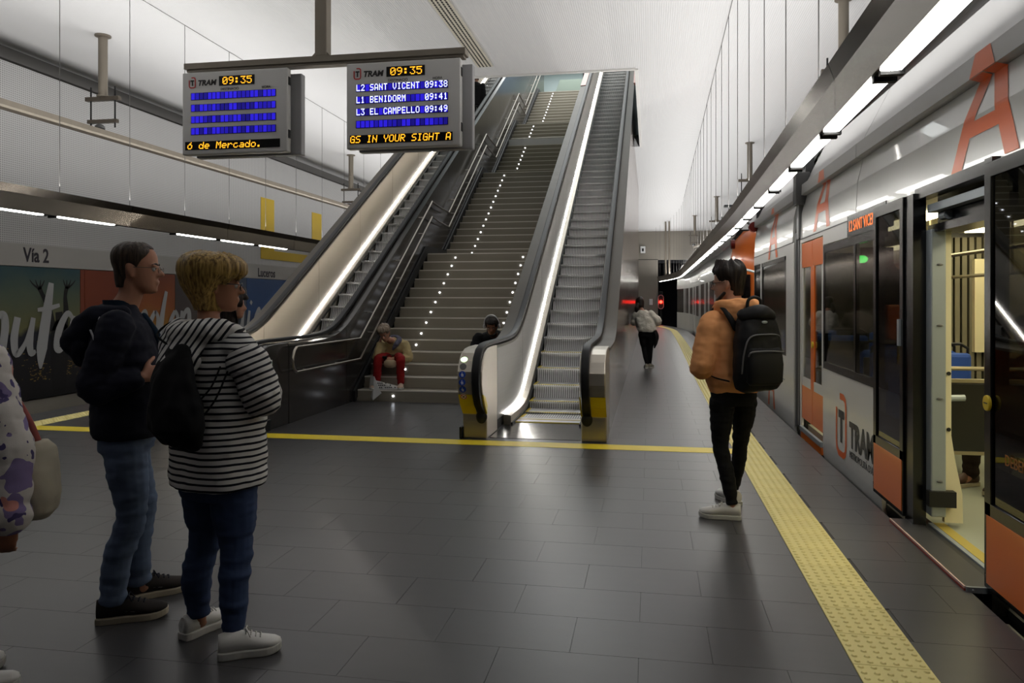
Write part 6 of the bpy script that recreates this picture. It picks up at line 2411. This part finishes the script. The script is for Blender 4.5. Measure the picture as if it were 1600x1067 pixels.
for k, (kn, an) in legs.items(): limb(bd, [F.p(0.09 * k, 0.02, 0.57), kn, an, an + F.f * 0.07 - UPV * 0.05], [0.055, 0.034, 0.026, 0.022])
old = fuse(bd, 'person', m_skin, None, F.p(0, 0, 0.51), 0.01, 2)
tag(old, 'grey-haired person in tan jacket and red trousers sitting on the steps', 'person')
face_parts(old, H)
hair(old, H, m_grey_h, lambda th: 0.165 if abs(((th + PI) % (2 * PI)) - PI) < 0.9 else (0.12 if abs(((th + PI) % (2 * PI)) - PI) < 1.8 else 0.02), lambda th, t: (0.012 + 0.016 * math.sin(PI * t)) * min(1, t * 4 + 0.4), 0.012, 34, 48, 10)
jk = MB()
trunk(jk, F, [(0, -0.04, 0.515, 0.20, 0.15, 0), (0, -0.02, 0.58, 0.215, 0.16, 8), (0, 0.03, 0.68, 0.215, 0.15, 18), (0, 0.08, 0.79, 0.205, 0.13, 30), (0.01, 0.12, 0.855, 0.16, 0.10, 35), (0.02, 0.15, 0.885, 0.085, 0.075, 40)])
for A, B_, C_ in ((RS, RE, RW), (LS, LE, LW)): limb(jk, [A, (A + B_) / 2, B_, (B_ * 0.5 + C_ * 0.5), B_ * 0.15 + C_ * 0.85], [0.078, 0.075, 0.07, 0.062, 0.045])
fuse(jk, 'jacket', m_tan, old, F.o, 0.011, 3, [((9, 9, 20), 0.012), ((26, 26, 40), 0.005)])
sc2 = MB()
limb(sc2, [F.p(0.08, 0.12, 0.90), F.p(0.0, 0.08, 0.92), F.p(-0.09, 0.13, 0.89), F.p(-0.08, 0.24, 0.82), F.p(-0.03, 0.265, 0.74)], [0.035, 0.035, 0.04, 0.04, 0.02], 12, 6)
fuse(sc2, 'scarf', cloth('grey_scarf', (92, 92, 108)), old, F.o, 0.009, 2, [((25, 25, 40), 0.008)])
tj = MB()
trunk(tj, F, [(0, -0.03, 0.52, 0.18, 0.12), (0, 0.0, 0.60, 0.18, 0.13)])
for k, (kn, an) in legs.items(): limb(tj, [F.p(0.09 * k, 0.03, 0.59), F.p(0.1 * k, 0.2, 0.60), kn, kn * 0.5 + an * 0.5, an], [0.09, 0.088, 0.07, 0.062, 0.055])
fuse(tj, 'trousers', m_dred, old, F.o, 0.011, 2, [((9, 9, 25), 0.008)])
m_tshoe = mat('pale_shoe', (170, 146, 128), 0.6)
for k, (kn, an) in legs.items():
    o = shoe(old, Vector((an.x, an.y, 0.17)) - F.f * 0.06, F.d(0.15 * k, 1, 0), 0.235, 0.09, m_tshoe, m_wsole, 0.022, 0.075)
ph = MB()
ph.add([], [])
ph.box(-0.035, -0.006, -0.07, 0.035, 0.006, 0.07)
M_ = Matrix.Translation(F.p(0.055, 0.42, 0.62)) @ Euler((math.radians(65), 0, math.radians(20))).to_matrix().to_4x4()
ph.v = [tuple(M_ @ Vector(v)) for v in ph.v]
tag(ph.obj('mobile_phone', m_black, None, bevel=0.004, loc=F.p(0.055, 0.42, 0.62)), 'dark phone held by the person sitting on the steps', 'phone')
pu = MB()
rs = []
for z, a, b in ((0.475, 0.05, 0.03), (0.49, 0.085, 0.05), (0.53, 0.098, 0.058), (0.57, 0.092, 0.05), (0.59, 0.06, 0.03)):
    rs.append([F.p(-0.03 + a * math.cos(t), 0.42 + b * math.sin(t), z) for t in [2 * PI * i / 20 for i in range(20)]])
pu.rings(rs)
pou = pu.obj('pouch_bag', cloth('cream_pouch', (176, 158, 130)), None, smooth=180, loc=F.p(-0.03, 0.42, 0.53))
tag(pou, 'small rounded cream pouch between the red trouser knees', 'bag')
MB().tube([F.p(-0.11, 0.40, 0.57), F.p(-0.10, 0.30, 0.65), F.p(0.05, 0.30, 0.66), F.p(0.06, 0.41, 0.575)], 0.006, 8).obj('strap', m_dshoe, pou, smooth=180)
# folded newspaper on the first step
m_news = mat('newsprint', (186, 186, 184), 0.8)
nwp = empty('newspaper', (-3.92, 10.85, 0.17), 'folded newspaper leaning at the feet of the seated elderly person', 'newspaper')
np_ = MB()
A, B_, C_, D_ = Vector((-4.06, 10.74, 0.08)), Vector((-3.96, 10.64, 0.13)), Vector((-4.03, 10.80, 0.38)), Vector((-4.09, 10.86, 0.33))
q1 = [Vector((-4.08, 10.78, 0.10)), Vector((-3.97, 10.66, 0.02)), Vector((-3.86, 10.70, 0.12)), Vector((-4.00, 10.78, 0.36)), Vector((-4.07, 10.82, 0.35))]
np_.add([tuple(p) for p in q1] + [tuple(p + Vector((0.004, 0.012, 0))) for p in q1], [(0, 1, 2, 3, 4), (9, 8, 7, 6, 5)] + [(i, (i + 1) % 5, 5 + (i + 1) % 5, 5 + i) for i in range(5)])
np_.obj('front_sheet', m_news, nwp)
q2 = [Vector((-3.90, 10.72, 0.175)), Vector((-3.62, 10.76, 0.18)), Vector((-3.62, 10.90, 0.20)), Vector((-3.98, 10.80, 0.30))]
n2 = MB()
n2.add([tuple(p) for p in q2] + [tuple(p - Vector((0, -0.01, 0.006))) for p in q2], [(0, 1, 2, 3), (7, 6, 5, 4)] + [(i, (i + 1) % 4, 4 + (i + 1) % 4, 4 + i) for i in range(4)])
n2.obj('folded_sheet', m_news, nwp)
pm_ = MB()
rn = random.Random(5)
e1, e2 = (q2[1] - q2[0]), (q2[3] - q2[0])
nn_ = e1.cross(e2).normalized()
if nn_.y > 0: nn_ = -nn_
for i in range(9):
    for j in range(3):
        u0, v0 = 0.04 + 0.1 * i, 0.12 + 0.24 * j
        if rn.random() < 0.25: continue
        w0, h0 = 0.07, 0.13
        if u0 + w0 + v0 * 0.6 > 1.0: continue
        P_ = [q2[0] + e1 * a + e2 * b + nn_ * 0.003 for a, b in ((u0, v0), (u0 + w0, v0), (u0 + w0, v0 + h0), (u0, v0 + h0))]
        pm_.add([tuple(p) for p in P_], [(0, 1, 2, 3)])
pm_.obj('print_blocks', m_td, nwp, kind='stuff')

# ---------------------------------------------------------------- person in black with white headphones, on the steps behind the newel
S = Vector((-2.30, 11.36, 0))
F = Fig(S, Vector((0.05, -1, 0)))
bd = MB()
H = HeadF(F.p(0, 0.24, 1.0), F.d(0, 1, 0), 26, 0, 1.05)
head(bd, H, F.p(0, 0.10, 0.96))
trunk(bd, F, [(0, -0.04, 0.55, 0.16, 0.11, 5), (0, -0.01, 0.7, 0.17, 0.11, 10), (0, 0.05, 0.86, 0.18, 0.11, 25), (0, 0.09, 0.93, 0.18, 0.08, 32), (0, 0.12, 0.97, 0.055, 0.055, 35)])
RS, RE, RW = F.p(0.23, 0.09, 0.925), F.p(0.29, 0.22, 0.66), F.p(0.09, 0.40, 0.64)
LS, LE, LW = F.p(-0.23, 0.09, 0.925), F.p(-0.29, 0.22, 0.66), F.p(-0.06, 0.40, 0.66)
for A, B_, C_ in ((RS, RE, RW), (LS, LE, LW)): limb(bd, [A, (A + B_) / 2, B_, (B_ + C_) / 2, C_], [0.055, 0.05, 0.044, 0.038, 0.027])
hand(bd, RW, F.d(-0.75, 0.5, 0.1), F.d(0.2, 0.7, 0.6), -1, 0.55)
hand(bd, LW, F.d(0.75, 0.5, 0.1), F.d(-0.2, 0.7, 0.6), 1, 0.55)
legs = {1: (F.p(0.17, 0.42, 0.62), F.p(0.16, 0.48, 0.28)), -1: (F.p(-0.17, 0.42, 0.62), F.p(-0.16, 0.48, 0.28))}
for k, (kn, an) in legs.items(): limb(bd, [F.p(0.1 * k, 0.0, 0.6), kn, an, an + F.f * 0.07 - UPV * 0.05], [0.058, 0.036, 0.026, 0.024])
hm = fuse(bd, 'person', m_skin2, None, F.p(0, 0, 0.51), 0.009, 2)
tag(hm, 'person in a black t-shirt with headphones on, looking down, behind the escalator newel', 'person')
face_parts(hm, H, MATS['brow_dark'])
hair(hm, H, m_hdk, lambda th: 0.175 if abs(((th + PI) % (2 * PI)) - PI) < 0.8 else (0.12 if abs(((th + PI) % (2 * PI)) - PI) < 1.8 else 0.03), lambda th, t: 0.022 * min(1, t * 4 + 0.4), 0.008, 26, 48, 10)
bs_ = MB()
limb(bs_, [H.p(0.064, 0.01, 0.06), H.p(0.05, 0.055, 0.016), H.p(0, 0.09, 0.006), H.p(-0.05, 0.055, 0.016), H.p(-0.064, 0.01, 0.06)], [0.012, 0.016, 0.018, 0.016, 0.012], 10, 5)
bs_.obj('beard', MATS['hair_dark'], hm, smooth=180)
hp = MB()
hp.tube([H.p(0.108 * math.sin(t), -0.005, 0.12 + 0.158 * math.cos(t)) for t in [-1.5 + 3.0 * i / 20 for i in range(21)]], 0.010, 8)
for k in (-1, 1): hp.ball(H.p(0.104 * k, 0.0, 0.105), (0.022, 0.036, 0.042), 14, 9, H.M)
hp.obj('headphones', mat('headphone_white', (232, 230, 228), 0.4), hm, smooth=180, label='white over-ear headphones')
jk = MB()
trunk(jk, F, [(0, -0.05, 0.515, 0.20, 0.15, 0), (0, -0.03, 0.62, 0.21, 0.15, 8), (0, 0.0, 0.75, 0.215, 0.145, 15), (0, 0.05, 0.88, 0.225, 0.13, 25), (0, 0.085, 0.955, 0.20, 0.10, 32), (0, 0.11, 0.995, 0.09, 0.075, 35)])
for A, B_, C_ in ((RS, RE, RW), (LS, LE, LW)): limb(jk, [A, (A + B_) / 2, A * 0.15 + B_ * 0.85], [0.085, 0.085, 0.075])
tee = fuse(jk, 't_shirt', m_blk, hm, F.o, 0.010, 3, WR)
pr = MB()
for zz, w_ in ((0.86, 0.055), (0.835, 0.04)):
    pr.add([F.p(-w_ / 2 + 0.01, 0.2 + (0.87 - zz) * 0.25, zz + 0.012), F.p(w_ / 2 + 0.01, 0.2 + (0.87 - zz) * 0.25, zz + 0.012), F.p(w_ / 2 + 0.01, 0.206 + (0.87 - zz) * 0.25, zz - 0.006), F.p(-w_ / 2 + 0.01, 0.206 + (0.87 - zz) * 0.25, zz - 0.006)], [(0, 1, 2, 3)])
pr.obj('chest_print', mat('print_teal', (60, 150, 140), 0.6), hm)
tj = MB()
trunk(tj, F, [(0, -0.04, 0.52, 0.18, 0.13), (0, 0.0, 0.62, 0.18, 0.13)])
for k, (kn, an) in legs.items(): limb(tj, [F.p(0.1 * k, 0.02, 0.6), kn, kn * 0.5 + an * 0.5, an], [0.095, 0.075, 0.065, 0.055])
fuse(tj, 'trousers', m_jean2, hm, F.o, 0.011, 2)
for k, (kn, an) in legs.items(): shoe(hm, Vector((an.x, an.y, 0.17)) - F.f * 0.06, F.d(0.1 * k, 1, 0), 0.27, 0.10, m_dshoe, m_wsole, 0.025, 0.08)
p2 = MB()
p2.box(-0.036, -0.005, -0.075, 0.036, 0.005, 0.075)
M_ = Matrix.Translation(F.p(0.0, 0.50, 0.67)) @ Euler((math.radians(55), 0, 0)).to_matrix().to_4x4()
p2.v = [tuple(M_ @ Vector(v)) for v in p2.v]
tag(p2.obj('mobile_phone', m_black, None, bevel=0.004, loc=F.p(0.0, 0.50, 0.67)), 'phone in the hands of the person wearing headphones', 'phone')


# ---------------------------------------------------------------- plain standing figure for the ones mostly hidden
def stander(base, face, Hh, label, m_top, m_bot, m_hair, hairlow=0.02, hthick=0.02, arms='down', vox=0.011, noface=True, hr=0.006, shoe_m=None):
    s = Hh / 1.73
    F = Fig(base, face)
    P = lambda x, y, z: F.p(x * s, y * s, z * s)
    bd = MB()
    H = HeadF(P(0, 0.01, 1.495), face, 4, 0, s)
    head(bd, H, P(0, -0.04, 1.38), True)

    def tr_(mb, rr): trunk(mb, F, [tuple(v * s for v in r) for r in rr])
    tr_(bd, [(0, 0, 0.80, 0.14, 0.09), (0, 0, 0.98, 0.14, 0.09), (0, -0.01, 1.22, 0.16, 0.10), (0, -0.03, 1.36, 0.16, 0.08), (0, -0.04, 1.43, 0.055, 0.055)])
    arm = []
    for k in (-1, 1):
        if arms == 'down': A, B_, C_ = P(0.19 * k, -0.03, 1.35), P(0.235 * k, -0.05, 1.06), P(0.235 * k, 0.05, 0.80)
        elif arms == 'fold': A, B_, C_ = P(0.19 * k, -0.03, 1.35), P(0.235 * k, -0.02, 1.07), P(0.06 * k, 0.18, 1.08)
        arm.append((A, B_, C_))
        limb(bd, [A, (A + B_) / 2, B_, (B_ + C_) / 2, C_], [0.05 * s, 0.045 * s, 0.04 * s, 0.036 * s, 0.026 * s])
        if arms == 'down': hand(bd, C_, F.d(0, 0.12, -1), F.d(k, 0, 0), k, 0.35, s)
        else: hand(bd, C_, F.d(-k, 0.3, 0), F.d(0, 1, 0), k, 0.5, s)
    for k in (-1, 1): limb(bd, [P(0.09 * k, 0, 0.84), P(0.09 * k, 0.02, 0.47), P(0.095 * k, -0.02, 0.1), P(0.1 * k, 0.06, 0.05)], [0.075 * s, 0.048 * s, 0.034 * s, 0.028 * s])
    o = fuse(bd, 'person', m_skin, None, base, vox, 2)
    tag(o, label, 'person')
    hair(o, H, m_hair, lambda th: 0.165 if abs(((th + PI) % (2 * PI)) - PI) < 0.9 else (0.10 if abs(((th + PI) % (2 * PI)) - PI) < 1.5 else hairlow), lambda th, t: hthick * min(1, t * 4 + 0.4), hr, 30, 48, 10)
    jk = MB()
    tr_(jk, [(0, 0, 0.80, 0.19, 0.14), (0, 0, 1.0, 0.185, 0.14), (0, -0.01, 1.2, 0.20, 0.14), (0, -0.03, 1.33, 0.19, 0.115), (0, -0.04, 1.40, 0.12, 0.09), (0, -0.04, 1.435, 0.075, 0.07)])
    for A, B_, C_ in arm: limb(jk, [A, (A + B_) / 2, B_, (B_ + C_) / 2, B_ * 0.12 + C_ * 0.88], [0.075 * s, 0.072 * s, 0.068 * s, 0.06 * s, 0.048 * s])
    fuse(jk, 'jacket', m_top, o, base, vox, 3, WR)
    tj = MB()
    tr_(tj, [(0, 0, 0.74, 0.16, 0.11), (0, 0, 0.86, 0.17, 0.12)])
    for k in (-1, 1): limb(tj, [P(0.09 * k, 0, 0.80), P(0.095 * k, 0.01, 0.66), P(0.09 * k, 0.02, 0.47), P(0.093 * k, -0.015, 0.28), P(0.095 * k, -0.02, 0.09)], [0.095 * s, 0.085 * s, 0.06 * s, 0.055 * s, 0.05 * s])
    fuse(tj, 'trousers', m_bot, o, base, vox, 2, WRL)
    for k in (-1, 1): shoe(o, Vector(P(0.1 * k, -0.08, 0)), F.d(0.15 * k, 1, 0), 0.26 * s, 0.095 * s, shoe_m or m_dshoe, m_csole, 0.025, 0.08, z0=base[2])
    return o, F, arm


b0 = CF * 6.2 + CR * ((360 - 800) / 1200 * 6.2)
m_curl = hairmat('hair_curly', (44, 32, 28), (20, 14, 12), 60)
o, F, _ = stander((b0.x, b0.y, 0), CF * 0.3 + CR * 0.95, 1.56, 'dark curly-haired person almost hidden behind the striped hooded top', cloth('grey_coat', (70, 66, 70)), m_blk, m_curl, -0.13, 0.04, 'fold', hr=0.03)
nz_ = 6.36
o, F, _ = stander((-5.0, 22.0, 6.42), Vector((0, 1, 0)), 1.72, 'dark-clothed person riding up the far escalator, cut by the ceiling edge', m_blk, m_blk, m_hdk, 0.02, 0.02, 'down')
# person at the left edge of the picture: floral coat
m_flor = cloth('floral_cotton', (208, 202, 196), 0.8)
nt = m_flor.node_tree
tc = node(m_flor, 'ShaderNodeTexCoord')
base_l = nt.nodes['Principled BSDF'].inputs['Base Color'].links[0].from_socket
prev = base_l
for sc3, thr, colr, sd in ((6.5, 0.42, (132, 118, 160), 0.0), (11.0, 0.30, (82, 74, 116), 3.0), (5.0, 0.20, (206, 140, 130), 7.0)):
    mp = node(m_flor, 'ShaderNodeMapping')
    mp.inputs['Location'].default_value = (sd, sd, sd)
    vo = node(m_flor, 'ShaderNodeTexVoronoi')
    vo.inputs['Scale'].default_value = sc3
    vo.inputs['Randomness'].default_value = 1.0
    nz2 = node(m_flor, 'ShaderNodeTexNoise')
    nz2.inputs['Scale'].default_value = sc3 * 1.3
    ad = node(m_flor, 'ShaderNodeMix', data_type='RGBA', blend_type='ADD')
    ad.inputs[0].default_value = 0.22
    nt.links.new(tc.outputs['Object'], mp.inputs[0])
    nt.links.new(mp.outputs[0], nz2.inputs['Vector'])
    nt.links.new(mp.outputs[0], ad.inputs[6])
    nt.links.new(nz2.outputs['Color'], ad.inputs[7])
    nt.links.new(ad.outputs[2], vo.inputs['Vector'])
    lt = node(m_flor, 'ShaderNodeMath', operation='LESS_THAN')
    lt.inputs[1].default_value = thr
    nt.links.new(vo.outputs['Distance'], lt.inputs[0])
    mx = node(m_flor, 'ShaderNodeMix', data_type='RGBA')
    nt.links.new(lt.outputs[0], mx.inputs[0])
    nt.links.new(prev, mx.inputs[6])
    mx.inputs[7].default_value = lin(colr) + (1,)
    prev = mx.outputs[2]
nt.links.new(prev, nt.nodes['Principled BSDF'].inputs['Base Color'])
b0 = CF * 2.95 + CR * ((-62 - 800) / 1200 * 2.95)
F = Fig((b0.x, b0.y, 0), CF * 0.55 + CR * 0.55)
bd = MB()
H = HeadF(F.p(0, 0.01, 1.36), CF * 0.8 + CR * 0.2, 4, 0, 0.98)
head(bd, H, F.p(0, -0.04, 1.26), True)
trunk(bd, F, [(0, 0, 0.72, 0.15, 0.10), (0, 0, 0.9, 0.15, 0.10), (0, -0.01, 1.12, 0.16, 0.10), (0, -0.03, 1.24, 0.16, 0.08), (0, -0.04, 1.31, 0.055, 0.055)])
at2 = lambda u, v, d: CF * d + CR * ((u - 800) / 1200 * d) + UPV * (1.5 - (v - 467) / 1200 * d)
RS, RE, RW = at2(-25, 560, 2.84), at2(12, 690, 2.80), at2(14, 812, 2.78)
LS, LE, LW = F.p(-0.18, -0.03, 1.23), F.p(-0.23, -0.02, 0.98), F.p(-0.2, 0.1, 0.76)
for A, B_, C_ in ((RS, RE, RW), (LS, LE, LW)): limb(bd, [A, (A + B_) / 2, B_, (B_ + C_) / 2, C_], [0.05, 0.046, 0.042, 0.036, 0.027])
limb(bd, [F.p(0, 0, 1.2), RS], [0.08, 0.06])
hand(bd, RW, (at2(8, 850, 2.78) - RW), CR * 0.35 - CF * 0.9, 1, 0.75, 0.98)
hand(bd, LW, F.d(0, 0.1, -1), F.d(-1, 0, 0), -1, 0.5, 0.95)
for k in (-1, 1): limb(bd, [F.p(0.09 * k, 0, 0.78), F.p(0.10 * k, 0.02, 0.43), F.p(0.10 * k, -0.01, 0.1), F.p(0.1 * k, 0.07, 0.05)], [0.08, 0.052, 0.036, 0.03])
fl_ = fuse(bd, 'person', m_skin2, None, (b0.x, b0.y, 0), 0.008, 3)
tag(fl_, 'person in a white and purple floral coat, cut off by the left picture edge', 'person')
hair(fl_, H, m_hbr, lambda th: 0.165 if abs(((th + PI) % (2 * PI)) - PI) < 0.9 else -0.02, lambda th, t: 0.02 * min(1, t * 4 + 0.4), 0.006)
jk = MB()
trunk(jk, F, [(0, 0, 0.62, 0.21, 0.16), (0, 0, 0.8, 0.20, 0.155), (0, 0, 1.0, 0.195, 0.15), (0, -0.01, 1.14, 0.20, 0.14), (0, -0.03, 1.24, 0.18, 0.11), (0, -0.04, 1.32, 0.085, 0.08)])
for A, B_, C_ in ((RS, RE, RW), (LS, LE, LW)):
    limb(jk, [A + (F.p(0, -0.03, 1.22) - A) * 0.3, A, (A + B_) / 2, B_, (B_ + C_) / 2, B_ * 0.1 + C_ * 0.9], [0.07, 0.076, 0.078, 0.08, 0.078, 0.07])
    limb(jk, [B_ * 0.14 + C_ * 0.86, B_ * 0.02 + C_ * 0.98], [0.076, 0.074])
fuse(jk, 'floral_coat', m_flor, fl_, (b0.x, b0.y, 0), 0.009, 3, WR)
tj = MB()
trunk(tj, F, [(0, 0, 0.66, 0.17, 0.12), (0, 0, 0.78, 0.18, 0.13)])
for k in (-1, 1): limb(tj, [F.p(0.09 * k, 0, 0.72), F.p(0.10 * k, 0.02, 0.43), F.p(0.10 * k, -0.01, 0.08)], [0.10, 0.075, 0.055])
fuse(tj, 'jeans', m_jean2, fl_, (b0.x, b0.y, 0), 0.011, 2, WRL)
for k in (-1, 1): shoe(fl_, F.p(0.1 * k, -0.08, 0), F.d(0.1 * k, 1, 0), 0.25, 0.095, m_wshoe, m_wsole, 0.03, 0.08)
cb = MB()
rs = []
for u, v, a in ((60, 688, 0.03), (62, 700, 0.05), (64, 730, 0.062), (64, 770, 0.065), (62, 797, 0.06), (60, 810, 0.04), (59, 813, 0.015)):
    c = at2(u, v, 2.98)
    rs.append([c + CR * (a * math.cos(t)) + CF * (a * 1.3 * math.sin(t)) for t in [2 * PI * i / 20 for i in range(20)]])
cb.rings(rs)
cbo = fuse(cb, 'cloth_bag', cloth('cream_cloth', (196, 188, 168)), None, at2(62, 750, 2.98), 0.008, 3, [((12, 12, 9), 0.012), ((25, 25, 25), 0.004)])
tag(cbo, 'plump cream cloth bag hanging beside the floral coat sleeve', 'bag')
sp_ = MB()
limb(sp_, [at2(60, 690, 2.98), at2(42, 650, 2.97), at2(10, 600, 2.97), at2(-20, 560, 2.97)], 0.012, 8, 5, flat=0.5)
sp_.obj('bag_strap', mat('strap_red', (170, 90, 84), 0.7), cbo, smooth=180, label='reddish strap')
# passenger sitting in the tram, only a leg in view past the partition
S = Vector((2.98, 6.72, 0.03))
F = Fig(S, Vector((-0.85, -0.5, 0)))
bd = MB()
H = HeadF(F.p(0, 0.02, 1.10), F.d(0, 1, 0), 10, 0, 1)
head(bd, H, F.p(0, -0.04, 1.0))
trunk(bd, F, [(0, 0, 0.5, 0.15, 0.1), (0, 0, 0.8, 0.16, 0.1), (0, -0.02, 0.97, 0.16, 0.08), (0, -0.03, 1.04, 0.05, 0.05)])
for k in (-1, 1):
    A, B_, C_ = F.p(0.19 * k, -0.02, 0.95), F.p(0.23 * k, 0.02, 0.68), F.p(0.12 * k, 0.25, 0.62)
    limb(bd, [A, B_, C_], [0.05, 0.04, 0.027])
    hand(bd, C_, F.d(-0.2 * k, 1, -0.1), F.d(0, 0.1, 1), -k, 0.3)
    limb(bd, [F.p(0.1 * k, 0.02, 0.52), F.p(0.13 * k, 0.42, 0.50), F.p(0.13 * k, 0.5, 0.12), F.p(0.13 * k, 0.58, 0.05)], [0.08, 0.05, 0.036, 0.03])
pas = fuse(bd, 'person', m_skin, None, F.p(0, 0, 0.45), 0.013, 2)
tag(pas, 'passenger sitting in the tram, dark trouser leg and brown shoe below the partition', 'person')
hair(pas, H, m_hdk, lambda th: 0.17 if abs(((th + PI) % (2 * PI)) - PI) < 0.9 else 0.04, lambda th, t: 0.015 * min(1, t * 4 + 0.4), 0.006, 26, 40, 8)
jk = MB()
trunk(jk, F, [(0, 0, 0.46, 0.19, 0.14), (0, 0, 0.75, 0.19, 0.14), (0, -0.02, 0.95, 0.18, 0.11), (0, -0.03, 1.03, 0.08, 0.075)])
for k in (-1, 1): limb(jk, [F.p(0.19 * k, -0.02, 0.93), F.p(0.23 * k, 0.02, 0.68), F.p(0.135 * k, 0.22, 0.62)], [0.078, 0.068, 0.048])
fuse(jk, 'jacket', cloth('brown_jacket', (74, 58, 46)), pas, F.o, 0.013, 2, WR)
tj = MB()
trunk(tj, F, [(0, 0, 0.44, 0.18, 0.13), (0, 0, 0.54, 0.18, 0.13)])
for k in (-1, 1): limb(tj, [F.p(0.1 * k, 0.02, 0.52), F.p(0.13 * k, 0.40, 0.50), F.p(0.13 * k, 0.48, 0.28), F.p(0.13 * k, 0.5, 0.1)], [0.095, 0.075, 0.065, 0.06])
fuse(tj, 'trousers', cloth('brown_trousers', (44, 34, 28)), pas, F.o, 0.012, 2, WRL)
m_bshoe = mat('brown_shoe', (70, 46, 34), 0.5)
for k in (-1, 1): shoe(pas, F.p(0.13 * k, 0.43, 0), F.d(0.1 * k, 1, 0), 0.28, 0.10, m_bshoe, m_csole, 0.03, 0.085)
